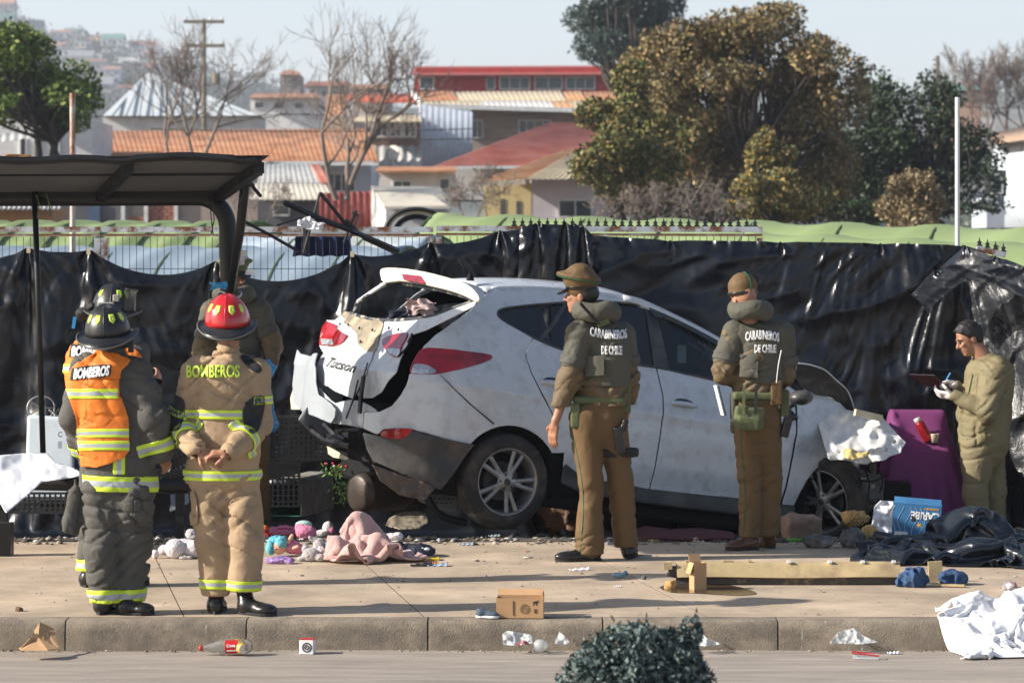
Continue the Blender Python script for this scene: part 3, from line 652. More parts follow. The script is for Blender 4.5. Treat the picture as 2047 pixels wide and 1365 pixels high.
vault('green fabric awning nearer the tarpaulin at the right edge', P(1500, 470, 31)[0], P(2600, 500, 26.6)[0], 31.2, 26.6, 0, P(0, 462, 31)[2], P(0, 508, 26.6)[2], 1.2, .7, m_green)
vault('green scalloped market awning at left, seen through the wire fence', P(-200, 440, 34)[0], P(520, 440, 34)[0], 34, 34, 0, P(0, 438, 34)[2], P(0, 441, 34)[2], 1.6, .5, m_green)
vault('pale blue scalloped awning at left, lower than the green one', P(-200, 490, 29.5)[0], P(820, 490, 29.5)[0], 29.5, 29.5, 0, P(0, 492, 29.5)[2], P(0, 492, 29.5)[2], 1.0, .55, m_bluef)
vault('pale blue and cream awning right behind the broken poles', P(470, 462, 33)[0], P(880, 462, 33)[0], 33, 33, 0, P(0, 470, 33)[2], P(0, 470, 33)[2], 1.2, .6, M('cream_blue_fabric', (.42, .5, .58), .75, c2=(.5, .5, .3), amt=.45, c2s=.6, soft=.1))
# awning mouth arch
t = empty('arched_awning_frame', (P(830, 445, 37)[0], 37, 1.5), 'dark arched mouth of the green awning with pale inner hoops', 'arch')
for k, (r, m) in enumerate(((.36, m_dkframe), (.33, M('hoop_cream', (.6, .5, .35), .7)), (.24, m_dkframe), (.22, m_bluef))):
    aa = np.linspace(0, np.pi, 22); c = P(832, 462, 36.6+k*.03); MB().tube(np.c_[c[0]+np.cos(aa)*r*1.05, c[1]+0*aa, c[2]+np.sin(aa)*r*.75], .03, 6).build('hoop', m, t)

# ================================================================== trees
m_bark = M('bark', (.05, .04, .032), .9, var=.3, ns=8, bump=.5, bs=20); m_barkp = M('pale_bark', (.26, .21, .18), .9, var=.3, ns=6, bump=.4, bs=20)
def limbs(mb, a, dirv, L, r, depth, rr, spread=.5, up=.15, n=3, tips=None, minr=.004, kids=3, curl=.25, ratio=.7, sides=5):
    a = np.array(a, float); d = nrm(dirv); pts = [a]; k = 4
    for i in range(k): d = nrm(d+rr.standard_normal(3)*curl*.5+np.array((0, 0, up*.5))); pts.append(pts[-1]+d*L/k)
    mb.tube(pts, np.linspace(r, r*.62, k+1), sides if r > .02 else 3, cap=False)
    if depth <= 0:
        if tips is not None: tips.append(pts[-1])
        return
    for j in range(kids+(rr.random() < .4)):
        i = rr.integers(2, k+1) if j else k; nd = nrm(d+rr.standard_normal(3)*spread); nd[2] += up
        limbs(mb, pts[i], nd, L*ratio*rr.uniform(.75, 1.15), max(r*.6*(.8+.3*rr.random()), minr), depth-1, rr, spread, up, n, tips, minr, kids, curl, ratio, sides)
def leafy(name, label, base, blobs, n, size, cols, seed, trunks, cat='tree', barkm=None, gaps=.55, rough=.6):
    r = np.random.default_rng(seed); t = empty(name, base, label, cat); mb = MB(); base = np.array(base, float)
    for (tx, r0) in trunks:
        q = base+np.array((tx, 0, 0)); top = np.array(blobs[r.integers(len(blobs))][0]); pts = [q, q+(top-q)*.35+r.standard_normal(3)*.15, q+(top-q)*.75+r.standard_normal(3)*.2, top]
        mb.tube(crom(pts, 5, False), np.linspace(r0, r0*.35, 16), 8, cap=False)
        for b in blobs: 
            if r.random() < .8: mb.tube(crom([pts[1], (pts[1]+np.array(b[0]))/2+r.standard_normal(3)*.25, np.array(b[0])], 4, False), np.linspace(r0*.5, r0*.12, 9), 5, cap=False)
    mb.build('trunk', barkm or m_bark, t, True)
    c, k = blob_pts(blobs, n, r, .6)
    # sub clumps: keep leaves where a noise field is high, so that gaps stay between clumps
    s = 1/np.mean([b[1][0] for b in blobs]); keep = fbm(c*s*2.6+seed, 2, seed) > -gaps*.28+.0*c[:, 0]
    c = c[keep]; k = k[keep]; c = c+r.standard_normal(c.shape)*size*.6
    V, F = leaf_mesh(c, size, r, .3); cc = np.array(cols)[r.integers(0, len(cols), len(c))]*(r.uniform(.7, 1.3, len(c))[:, None])*(1+.35*fbm(c*s*1.5, 2, seed+4))[:, None]
    m = cattr(M(name+'_leaf_%d' % seed, (1, 1, 1), rough, var=0, bump=0, spec=.35)); nt = m.node_tree; b = nt.nodes['Principled BSDF']
    mk('crown', V, F, m, t, attrs={'col': np.repeat(cc, 4, 0)}); return t
def pb(px, py, d, rx, ry, rz=None): s = d/FP; return (P(px, py, d), (rx*s, (ry if rz is None else rz)*s, ry*s))
def cl(px, py, d, rx, ry, n, seed, kx=.42, ky=.42):
    """n sub-blobs filling an ellipse of rx, ry px: gives an uneven outline"""
    r = np.random.default_rng(seed); out = []
    for i in range(n):
        a = r.uniform(0, 6.28); q = r.random()**.5; out.append(pb(px+math.cos(a)*rx*q*.8, py+math.sin(a)*ry*q*.8, d+r.uniform(-1, 1)*rx*d/FP*.6, rx*kx*r.uniform(.6, 1.2), ry*ky*r.uniform(.6, 1.2)))
    return out
GRN = [(.1, .16, .03), (.17, .24, .045), (.05, .09, .022), (.26, .32, .06)]; BRN = [(.26, .17, .075), (.22, .16, .065), (.14, .13, .05), (.36, .24, .11), (.1, .08, .035), (.19, .18, .065)]
YGR = [(.2, .18, .06), (.1, .12, .03), (.26, .18, .06), (.06, .08, .025)]; DGR = [(.03, .055, .025), (.05, .085, .03), (.02, .035, .018)]; PIN = [(.03, .06, .045), (.045, .08, .06), (.02, .035, .03)]
leafy('broadleaf_tree', 'bright green broadleaf tree above the bus shelter at the left edge', P(95, 330, 80), cl(40, 160, 80, 150, 115, 20, 1)+cl(130, 190, 80, 75, 70, 7, 2)+cl(20, 90, 80, 80, 40, 4, 3)+cl(20, 215, 78, 50, 30, 3, 5), 26000, .075, GRN, 21, [(-.2, .1), (.15, .12), (.4, .07)])
leafy('conifer_tree', 'dark blue green conifer cut by the top edge, behind the brown tree', P(1265, 330, 150), cl(1265, 40, 150, 125, 100, 22, 4)+cl(1300, -40, 150, 130, 70, 10, 5)+cl(1180, 60, 150, 40, 60, 6, 15), 20000, .11, PIN, 22, [(0, .3)], gaps=.7)
leafy('brown_leaved_tree', 'large domed tree with rust brown leaves and sky showing through its crown', P(1500, 445, 85), cl(1500, 95, 85, 200, 85, 30, 6, .3, .4)+cl(1370, 190, 85, 130, 130, 26, 7, .34)+cl(1640, 170, 85, 120, 110, 18, 8, .3)+cl(1440, 290, 86, 160, 70, 14, 9, .3)+cl(1610, 330, 86, 110, 100, 16, 31), 80000, .07, BRN, 23, [(-.1, .13), (.35, .11), (.9, .08)], gaps=.6)
leafy('glossy_bush_tree', 'rounded yellow green tree left of the big brown tree, over the tarpaulin', P(1250, 445, 78), cl(1240, 200, 78, 90, 85, 14, 10)+cl(1250, 320, 77, 125, 80, 20, 11)+cl(1320, 280, 77, 90, 60, 9, 12), 24000, .068, YGR, 24, [(0, .09), (.3, .07)], gaps=.8)
leafy('dark_evergreen_tree', 'dark green tree right of the brown tree, behind the white pole', P(1820, 445, 90), cl(1810, 220, 90, 110, 95, 18, 13)+cl(1900, 330, 90, 110, 95, 18, 14)+cl(1730, 330, 90, 100, 110, 22, 16)+cl(1860, 420, 90, 140, 50, 10, 41), 26000, .075, DGR, 25, [(-.3, .12), (.5, .12)], gaps=.8)
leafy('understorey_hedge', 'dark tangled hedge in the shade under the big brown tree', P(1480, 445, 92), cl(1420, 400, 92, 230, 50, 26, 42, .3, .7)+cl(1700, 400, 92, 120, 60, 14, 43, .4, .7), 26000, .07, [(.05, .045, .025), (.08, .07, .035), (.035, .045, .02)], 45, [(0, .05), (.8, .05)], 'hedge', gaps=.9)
leafy('brown_bush', 'tan leaved bush just right of centre under the dark green tree', P(1840, 445, 70), cl(1830, 400, 70, 75, 65, 16, 17), 9000, .05, [(.26, .19, .1), (.17, .14, .07), (.33, .25, .14)], 26, [(0, .04)], 'bush', gaps=.8)
leafy('yellow_bush', 'yellowing bush at the foot of the big brown tree', P(1560, 445, 72), cl(1560, 390, 72, 110, 50, 14, 18)+cl(1540, 320, 74, 60, 60, 8, 19), 12000, .055, YGR+[(.36, .24, .07)], 27, [(0, .05)], 'bush', gaps=.7)
def bare(name, label, trunks, d, seed, L, depth, m, r0=.1, spread=.5, cat='tree', **k):
    r = np.random.default_rng(seed); t = None
    for i, (px, py, dx) in enumerate(trunks):
        a = P(px, py, d)
        if t is None: t = empty(name, a, label, cat)
        mb = MB(); limbs(mb, a, (dx, r.uniform(-.1, .1), 1), L, r0, depth, r, spread, tips=None, **k); mb.build('trunk' if i < 4 else 'branch', m, t, True)
m_twig = M('twig_bark', (.2, .155, .125), .9, var=.3, ns=2, bump=0)
bare('bare_tree', 'leafless tree before the rust roof, left of the utility pole wires', [(345, 340, -.35), (385, 330, -.1), (400, 330, .5)], 105, 31, 1.9, 5, m_twig, .075, .55, minr=.008, up=.12, ratio=.74)
bare('bare_tree', 'leafless tree with wide crown between the rust roof and the white house', [(672, 400, -.35), (692, 400, .0), (700, 370, .55)], 100, 36, 2.3, 5, m_twig, .1, .5, minr=.008, up=.14, ratio=.75)
bare('bare_vine_bush', 'tangled brown leafless shrub left of the yellow house', [(930, 445, -.2), (950, 445, .2), (975, 445, .1)], 95, 33, .75, 5, m_twig, .03, .9, 'bush', minr=.008, up=.1)
bare('bare_shrub', 'small pale leafless shrub right of the shelter post', [(505, 450, -.2), (530, 450, .3), (480, 450, -.4)], 60, 34, .45, 5, m_barkp, .018, .7, 'bush', minr=.004, up=.05)
for i, (px, w) in enumerate(((1215, .6), (1270, .8), (1330, .9), (1390, .9), (1440, .7))):
    bare('scrub_bush', 'pale leafless scrub above the green awning, %s of the row' % ['at its left end', 'second from the left', 'in the middle', 'with the whitest twigs', 'at its right end'][i], [(px, 447, -.4), (px+12, 447, .4), (px-10, 447, 0)], 68, 40+i, w*.52, 4, m_barkp, .02, .8, 'bush', minr=.005, up=.05)
for i, px in enumerate((1950, 1985, 2020, 2060)): bare('bare_tree', 'hazy bare tree on the right skyline, %s' % ['leftmost of the four', 'second from the left', 'third from the left', 'cut by the right edge'][i], [(px, 300, -.2), (px+10, 300, .3)], 210, 50+i, 3.0, 5, m_twig, .1, .6, minr=.02)

# ================================================================== poles and wires
m_pole = M('weathered_pole', (.2, .17, .13), .9, var=.25, ns=5, bump=.3); m_rustpole = M('rusty_white_pole', (.62, .56, .48), .7, var=.1, ns=3, c2=(.3, .1, .04), amt=.47, c2s=5, soft=.05, stretch=(1, 1, .4))
t = empty('utility_pole', (P(408, 300, 150)[0], 150, 2.4), 'wooden utility pole with two crossarms above the bare tree', 'utility pole')
MB().tube([(P(408, 330, 150)[0], 150, 2), P(408, 38, 150)], [.16, .1], 10).build('pole', m_pole, t, True)
for y, a, b in ((44, 367, 448), (92, 368, 448)):
    o = MB().beam(P(a, y, 149.8), P(b, y, 149.8), .12, .16).build('crossarm', m_pole, t)
    for px in (a+5, (a+b)/2+14, b-4): MB().lathe([(.03, 0), (.07, .03), (.04, .08), (.07, .12), (.03, .17), (.001, .18)], P(px, y-3, 149.8), n=8).build('insulator', m_frame, o, True)
MB().beam(P(392, 46, 149.7), P(408, 62, 149.7), .03, .03).beam(P(424, 46, 149.7), P(408, 62, 149.7), .03, .03).build('brace', m_pole, t)
MB().lathe([(.2, 0), (.22, .5), (.001, .52)], P(432, 168, 149), n=10).build('transformer', m_pole, t, True)
t = empty('utility_pole', (P(1877, 200, 220)[0], 220, 4), 'dark stubby utility pole on the skyline at right', 'utility pole')
MB().tube([P(1877, 330, 220), P(1874, 112, 220)], [.2, .15], 8).build('pole', m_pole, t); 
for y in (120, 130, 140, 155): MB().box(P(1869, y, 219.7), (.3, .1, .12)).build('insulator', m_pole, t)
MB().tube(crom([P(1876, 170, 219.8), P(1850, 148, 219.8), P(1838, 148, 219.8)], 5, False), .04, 5).build('lamp_arm', m_pole, t)
t = tag(MB().tube([P(146, 520, 27)-np.array((0, 0, 3)), P(145, 187, 27)], .026, 12).build('rusty_pole', m_rustpole, smooth=False), 'thin rusty white pole rising behind the shelter roof at left', 'pole')
t = tag(MB().tube([P(1914, 485, 25.4)-np.array((0, 0, 2)), P(1914, 195, 25.4)], .02, 12).build('white_pole', M('chipped_white_pole', (.72, .72, .7), .6, var=.08, ns=3, c2=(.3, .12, .05), amt=.34, c2s=6, soft=.03)), 'thin white pole with rust spots above the tarpaulin at right', 'pole')
m_wire = M('wire', (.02, .02, .02), .6, bump=0)
wl = [((-50, 226), (620, 228), 148, 'upper'), ((-50, 260), (900, 268), 138, 'second'), ((200, 272), (1180, 272), 130, 'third'), ((560, 228), (1180, 222), 147, 'fourth'), ((-50, 155), (180, 160), 150, 'topmost left'), ((-50, 190), (200, 196), 150, 'lower left'), ((1800, 205), (2100, 215), 200, 'right skyline'), ((300, 258), (1100, 251), 128, 'fifth')]
for a, b, d, nm in wl:
    A = P(*a, d); B = P(*b, d); u = np.linspace(0, 1, 14)[:, None]; q = A+(B-A)*u; q[:, 2] -= (1-(2*u[:, 0]-1)**2)*.18
    tag(MB().tube(q, .022, 4).build('power_line', m_wire), 'thin dark power line crossing before the houses, the %s one' % nm, 'wire', 'power lines over the houses')

# foreground bush on the median
r = np.random.default_rng(77); bc = np.array(P(1262, 1320, 11.5)); t = empty('foreground_bush', (bc[0], bc[1], -.165), 'dark blue green leafy bush in the foreground at the bottom edge', 'bush')
mb = MB(); tips = []
for i in range(26): limbs(mb, (bc[0]+r.uniform(-.06, .06), bc[1]+r.uniform(-.06, .06), -.165), (r.uniform(-1, 1), r.uniform(-.8, .8), 1.5), .28, .007, 2, r, .5, .1, tips=tips, kids=3, minr=.0015, sides=4)
mb.build('stem', m_bark, t, True)
c, k = blob_pts([((bc[0], bc[1], .3), (.32, .27, .3)), ((bc[0]+.01, bc[1], .4), (.24, .22, .24)), ((bc[0]-.12, bc[1]-.02, .2), (.22, .2, .26)), ((bc[0]+.13, bc[1], .3), (.22, .2, .26))]+[((bc[0]+r.uniform(-.24, .24), bc[1]+r.uniform(-.2, .2), r.uniform(.4, .6)), (.05, .05, .06)) for _ in range(14)], 32000, r, .7)
c = c[fbm(c*16, 2) > -.3]
# little upright sprigs on the skin of the bush
top = c[(c[:, 2] > .42)][:120]; sp = [top+np.array((0, 0, j*.012))+r.standard_normal(top.shape)*.004 for j in range(5)]; c = np.concatenate([c]+sp)
V, F = leaf_mesh(c, .0135, r, .2); cc = np.array([(.05, .08, .075), (.09, .13, .12), (.17, .22, .21), (.03, .048, .045)])[r.integers(0, 4, len(c))]
mk('foliage', V, F, cattr(M('foreground_leaf', (1, 1, 1), .55, var=0, bump=0, spec=.4)), t, attrs={'col': np.repeat(cc, 4, 0)})
# ================================================================== fence
FD = 24.15
m_galv = M('galvanised_rusty', (.55, .58, .6), .55, metal=.3, var=.12, ns=6, c2=(.2, .08, .035), amt=.47, c2s=7, soft=.06, bump=.3)
m_rustr = M('rusted_rail', (.3, .15, .09), .85, var=.3, ns=8, c2=(.55, .52, .48), amt=.42, c2s=5, soft=.08)
m_black = M('black_painted_steel', (.015, .015, .018), .35, var=.4, ns=8, bump=.2, c2=(.2, .2, .2), amt=.3, c2s=12, soft=.02)
def fence_panel(label, x0, x1, yt, spikes=None, end=True, dy=(0, 0), wires=True):
    a = P(x0, yt+dy[0], FD+dy[0]*0); b = P(x1, yt+dy[1], FD)
    t = empty('wire_fence_panel', ((a[0]+b[0])/2, FD, -.26), label, 'fence')
    MB().beam(a, b, .045, .045).build('top_rail', m_galv, t)
    MB().beam(a-(0, 0, .045), b-(0, 0, .045), .03, .02).build('lower_rail', m_rustr, t)
    MB().beam((a[0]+.02, FD, a[2]-.068), (a[0]+.02, FD, -.4), .05, .05, (0, 1, 0)).build('post', m_galv, t)
    if end: MB().beam((b[0]-.02, FD, b[2]-.068), (b[0]-.02, FD, -.4), .05, .05, (0, 1, 0)).build('post', m_galv, t)
    if wires:
        mb = MB(); n = int((b[0]-a[0])/.055)
        for i in range(1, n): x = a[0]+(b[0]-a[0])*i/n; mb.tube([(x, FD, a[2]-.06), (x, FD, .9)], .0028, 5, cap=False)
        for z in (.35, .7, 1.05): mb.tube([(a[0], FD, a[2]-z*.9), (b[0], FD, a[2]-z*.9)], .0028, 5, cap=False)
        tag(mb.build('wire_mesh', m_dkframe, t), kind='stuff')
    if spikes:
        for px in np.arange(*spikes):
            f = (px-x0)/(x1-x0); c = a+(b-a)*f; w = .028; h = .075; z = c[2]+.022; y = FD
            pr = [(-w, 0), (w, 0), (w*.35, h*.28), (w*.75, h*.42), (w*.25, h*.55), (0, h), (-w*.25, h*.55), (-w*.75, h*.42), (-w*.35, h*.28)]
            V = [(c[0]+q[0], y+s, z+q[1]) for s in (-.006, .006) for q in pr]; n = len(pr)
            mk('spike', V, [tuple(range(n)), tuple(range(n, 2*n))[::-1]]+[(i, (i+1) % n, n+(i+1) % n, n+i) for i in range(n)], m_dkframe, t)
    return t
fence_panel('rusty topped wire fence panel at the far left, behind the shelter post', -260, 200, 459)
fence_panel('rusty topped wire fence panel between the left joint and the broken poles', 204, 866, 459)
fence_panel('white fence panel with a row of black arrow spikes above the tarpaulin', 872, 1524, 457, (1028, 1520, 16.6), dy=(0, 2))
fence_panel('low fence end with three black spikes and a brick at the right edge', 1952, 2010, 496, (1958, 2010, 16), dy=(0, 14), wires=False)

# ================================================================== black tarpaulins (cloth hung from tied points)
m_tarp = M('black_plastic_sheet', (.006, .008, .013), .28, var=.3, ns=2, bump=.35, bs=16, bd=.008, spec=.45, rvar=.06)
_b = m_tarp.node_tree
def tarp(name, label, px0, px1, pins, hang, nx, ny, d0=24.0, d1=24.0, gather=3, slack=1.07, seed=0, steps=110, back=24.08, parent=None, puff=.05, it=7, taut=False, folds=.04, foci=None, fk=9, mat=None):
    """pins: (px, py) where the sheet is tied; between them its top edge swags"""
    pins = sorted(pins); W = abs(P(px1, 0, d1)[0]-P(px0, 0, d0)[0]); u = np.linspace(0, 1, nx); du = W*slack/(nx-1); dv = hang/(ny-1)
    px = px0+(px1-px0)*u; d = d0+(d1-d0)*u; yt = np.interp(px, [p[0] for p in pins], [p[1] for p in pins])
    top = np.stack([P(a, b, c) for a, b, c in zip(px, yt, d)]); r = np.random.default_rng(seed)
    pos = np.zeros((ny, nx, 3)); 
    for i in range(ny): pos[i] = top-np.array((0, 0, dv*i))
    pos[..., 1] += -.05-puff*np.abs(np.sin(np.arange(nx)*1.1))[None]*np.linspace(.2, 1, ny)[:, None]+r.normal(0, .012, (ny, nx))
    pm = np.zeros((ny, nx), bool)
    for (a, b) in pins:
        k = int(round((a-px0)/(px1-px0)*(nx-1)))
        for j in range(-gather, gather+1):
            if 0 <= k+j < nx: pm[0, k+j] = True; pos[0, k+j] = P(a+j*2.2, b+abs(j)*1.0, d[k]-.02-.02*(j % 2))
    def col(q):
        q[..., 1] = np.minimum(q[..., 1], back+(q[..., 0]*0)); g = gz(q[..., 0], q[..., 1])+.01
        q[..., 2] = np.maximum(q[..., 2], g); return q
    if taut: pm[0] = True
    p = cloth(pos, du, dv, pm, col, steps, it, seed=seed, bend=.25, damp=.97)
    p = crom(p, 3, False); p = np.swapaxes(crom(np.swapaxes(p, 0, 1), 3, False), 0, 1); Ny, Nx, _ = p.shape
    # creases fanning out from the tied points, plus sharp crumples
    X_, Z_ = p[..., 0], p[..., 2]; f = 0; ws = 0
    for (a, b) in (foci or pins):
        c_ = P(a, b, 24); dx = X_-c_[0]; dz = Z_-c_[2]-.03; rr_ = np.hypot(dx, dz)+1e-3; an = np.arctan2(dx, -dz)
        w = np.exp(-rr_/1.1); q = an*fk*(.5+.5*np.clip(rr_, .2, 1.4)); nz = 1-2*np.abs(vn(np.stack([q+a, rr_*1.3+0*q, 0*q+b*.01], -1)))
        f = f+w*nz*np.minimum(rr_*2.2, 1); ws = ws+w
    f = f/(ws+.12)
    cr = 1-2*np.abs(fbm(np.stack([X_*1.0+Z_*.7, Z_*1.7-X_*.5, 0*X_+seed], -1), 3, seed)); cr2 = np.abs(vn(np.stack([X_*9+2*cr, Z_*11, 0*X_+seed], -1)))
    edge = np.minimum(np.arange(Ny)/6., 1)[:, None]
    p[..., 1] -= edge*(folds*f+folds*.9*cr*np.clip(cr, 0, 1)+folds*.1*cr2)
    o = mk(name, p.reshape(-1, 3), grid_faces(Ny, Nx), mat or m_tarp, parent, True); return tag(o, label, 'tarpaulin')
tarp('black_tarpaulin', 'long glossy black plastic sheet tied along the fence, left half behind the firefighters', -130, 1190,
     [(-130, 498), (56, 494), (178, 498), (430, 522), (705, 506), (860, 484), (1000, 460), (1085, 447), (1150, 447), (1190, 470)], 2.2, 120, 44, seed=2, slack=1.09)
tarp('black_tarpaulin', 'right hand black plastic sheet with long slanting folds behind the car', 1165, 1985,
     [(1165, 470), (1340, 480), (1560, 483), (1760, 486), (1928, 490), (1985, 510)], 2.22, 84, 44, d0=23.95, d1=23.95, seed=3, slack=1.03, gather=2, taut=True, foci=[(1928, 488), (1760, 350), (2000, 300)], fk=12, folds=.05)
tarp('black_tarpaulin', 'crinkled shiny black sheet catching the sun at the right edge behind the man writing', 1900, 2190,
     [(1900, 492), (1925, 490), (1985, 512), (2060, 545), (2190, 600)], 2.15, 60, 44, d0=24.1, d1=22.9, seed=5, slack=1.2, gather=2, puff=.12, folds=.09, mat=M('sunlit_black_sheet', (.02, .022, .027), .34, var=.2, ns=3, bump=.7, bs=9, bd=.03, spec=.8))  # paler, shinier copy of the black plastic: sun sheen put into the material
tarp('black_tarpaulin', 'bunched loose flap of black plastic over the corner above the man writing', 1815, 2110,
     [(1815, 590), (1870, 540), (1930, 492), (1990, 512), (2050, 530), (2110, 560)], .24, 50, 10, d0=23.8, d1=22.5, seed=9, slack=1.35, gather=2, puff=.15, back=23.9)
tarp('black_tarpaulin', 'black sheet end hanging in a rounded bulge over the fence behind the car roof', 1040, 1200,
     [(1040, 452), (1070, 446), (1130, 444), (1165, 452), (1200, 485)], .9, 28, 24, d0=23.8, d1=23.8, seed=11, slack=1.25, gather=1, puff=.12, back=23.86)
for px, py in ((57, 500), (177, 503), (704, 508)): tag(MB().box(P(px, py, 23.85), (.03, .012, .045)).build('clip', m_cream, loc=P(px, py, 23.85)), 'small pale tie clip holding the black sheet %s' % {57: 'left of the shelter post', 177: 'above the black helmets', 704: 'left of the car'}[px], 'clip')

# broken poles over the fence
for i, (pts, r, lb) in enumerate(((((568, 405), (640, 438), (704, 462), (792, 502)), .022, 'thick black broken pole leaning right over the fence'), (((640, 384), (622, 450), (607, 505)), .012, 'thin upright leg of the broken black frame'), (((640, 386), (668, 420), (702, 462)), .014, 'thin black bar sloping down from the frame peak'),
        (((712, 420), (700, 450), (688, 485)), .013, 'short pale ended bar leaning at the right of the frame'), (((485, 441), (540, 470), (603, 506)), .013, 'long thin bar sloping before the fence wires'), (((553, 451), (602, 434)), .009, 'short thin bar just above the fence rail'),
        (((611, 432), (612, 505)), .022, 'stubby upright post wrapped with white rag'), (((690, 440), (730, 478), (790, 508)), .016, 'black bar falling behind the fence at the right'), (((704, 425), (716, 430), (700, 476)), .012, 'short black twisted bar beside the pale one'))):
    q = [P(a, b, 23.75+.03*i+.02*j) for j, (a, b) in enumerate(pts)]; q[-1] = q[-1]+np.array((0, .45, 0)) if i in (0, 7) else q[-1]
    tag(MB().tube(q, r, 6 if i % 2 else 4).build('broken_pole', m_black), lb, 'pole')
def rag(name, label, cat, px, py, d, w, h, mat, seed, n=14):
    r = np.random.default_rng(seed); u, v = np.meshgrid(np.linspace(-.5, .5, n), np.linspace(-.5, .5, n)); c = P(px, py, d)
    q = np.stack([u*w, 0*u, v*h], -1); q += .35*min(w, h)*np.stack([vn(np.stack([u*5, v*5, 0*u+seed+k], -1)) for k in range(3)], -1)
    o = mk(name, (q+c).reshape(-1, 3), grid_faces(n, n), mat, None, True); solid(o, .002); subsurf(o, 1); return tag(o, label, cat)
m_wcloth = M('white_cloth', (.72, .72, .74), .85, var=.06, ns=4, bump=.15, bs=200, bd=.002, c2=(.55, .53, .5), amt=.3, c2s=3, soft=.2)
rag('rag', 'white rag caught on the stubby broken post', 'rag', 612, 446, 23.65, .13, .08, m_wcloth, 3)
rag('rag', 'scrap of white rag hooked beside the frame leg', 'rag', 636, 450, 23.6, .1, .05, m_wcloth, 5)
m_bluet = M('blue_tarp', (.012, .03, .12), .45, bump=.4, bs=8, bd=.02)
V, F = corr(P(585, 512, 24.35), P(705, 512, 24.35), P(700, 470, 24.3), P(592, 470, 24.3), .12, .02, 6); tag(mk('blue_sheet', V, F, m_bluet, None, True), 'dark blue sheet hanging behind the fence wires under the broken poles', 'sheet')

# ================================================================== bus shelter
m_shb = M('shelter_black', (.009, .009, .01), .42, var=.3, ns=4, bump=.3, bs=12, c2=(.16, .15, .14), amt=.22, c2s=9, soft=.015, spec=.35)
m_under = M('shelter_panel', (.085, .09, .095), .6, var=.25, ns=3)
SHD = .8
def Q(x, y, d): return P(x, y, d+SHD)
def rag2(nm, lb, ct, px, py, d, *a): return rag(nm, lb, ct, px, py, d+SHD, *a)
t = empty('bus_shelter', (Q(455, 0, 20.5)[0], 20.5+SHD, 0), 'black steel bus shelter with sloping roof and thick bent pipe at left', 'bus shelter')
A0 = Q(-200, 322, 18.5); A1 = Q(523, 318, 18.5); B1 = Q(438, 383, 20.6); B0 = Q(-200, 388, 20.6)
o = MB().hexa([A0-(0, 0, .012), A1-(0, 0, .012), B1-(0, 0, .012), B0-(0, 0, .012)], [A0+(0, 0, .01), A1+(0, 0, .01), B1+(0, 0, .01), B0+(0, 0, .01)]).build('roof_panel', m_under, t)
up = np.array((0, 0, .022)); MB().hexa([A0+up*.7-(0, .06, 0), A1+up*.7+(.05, -.06, 0), B1+up*.7, B0+up*.7], [A0+up-(0, .06, 0), A1+up+(.05, -.06, 0), B1+up, B0+up]).build('roof_sheet', m_shb, t)
q = np.array([Q(x, 320+2.5*math.sin(x*.03)+(-5 if 255 < x < 480 else 0)*min(1, (x-255)/12 if x > 255 else 0, (480-x)/12 if x < 480 else 0), 18.46) for x in np.linspace(-200, 523, 50)]); MB().tube(q, .028, 10).build('front_pipe', m_shb, t, True)
for y, d, h in ((346, 19.25, .05), (380, 20.45, .11)): MB().beam(Q(-200, y, d), Q({346: 490, 380: 445}[y], y-2, d), .05, h).build('roof_beam', m_shb, t)
for (xa, xb) in ((258, 198), (519, 436), (-40, -80)): MB().beam(Q(xa, 326, 18.5)-(0, 0, .03), Q(xb, 386, 20.5)-(0, 0, .03), .06, .07).build('rafter', m_shb, t)
pp = [Q(-200, 396, 20.5), Q(380, 394, 20.5)]+[Q(395+60*math.sin(a), 394+60*(1-math.cos(a)), 20.5) for a in np.linspace(.1, math.pi/2, 8)]; pp += [Q(457, 520, 20.5), (Q(460, 0, 20.5)[0], 20.5+SHD, 1.2), (Q(462, 0, 20.5)[0], 20.5+SHD, -.05)]
MB().tube(pp, .062, 18).build('main_pipe', m_shb, t, True)
MB().tube([Q(493, 340, 19.8), Q(480, 460, 20.1), Q(459, 590, 20.38)], .033, 12).build('strut', m_shb, t, True)
MB().tube([Q(69, 385, 20.4), Q(78, 640, 20.5), Q(86, 905, 20.6)], .021, 10).build('thin_post', m_shb, t, True)
MB().box((P(5, 0, 20)[0], 20, .11), (.13, .13, .22)).build('foot_post', m_shb, t)
# stickers, ties, strings
m_tie = M('pale_plastic_tie', (.6, .62, .65), .5, bump=0); m_blglove = M('blue_rubber', (.04, .3, .62), .45, var=.15, bump=.2)
c = Q(459, 588, 20.45); tag(MB().tube([c+np.array((math.cos(a)*.085, math.sin(a)*.085, .02*math.sin(a*2))) for a in np.linspace(0, 6.3, 18)], .006, 6).build('cable_tie', m_tie), 'pale cable tie round the bent shelter pipe', 'tie')
rag2('strap', 'blue rag tied round the shelter pipe beside the officer', 'rag', 437, 572, 20.3, .12, .05, m_blglove, 8, 10); rag2('paper_tag', 'white paper tag hanging from the shelter pipe', 'tag', 500, 545, 20.25, .07, .03, m_wcloth, 12, 6); rag2('rag', 'white rag stuffed high on the shelter pipe', 'rag', 482, 515, 20.3, .06, .11, m_wcloth, 14, 9)
tag(MB().tube([Q(424, 385, 20.35), Q(421, 425, 20.35), Q(426, 470, 20.35)], .004, 4).tube([Q(424, 385, 20.35), Q(428, 440, 20.35), Q(422, 468, 20.35)], .004, 4).build('string', m_black), 'dark strings dangling below the shelter beam', 'string')
tag(MB().tube([Q(520, 325, 18.6), Q(519, 345, 18.6), Q(524, 352, 18.6)], .005, 4).build('string', m_black), 'black string end hanging from the roof corner', 'string')
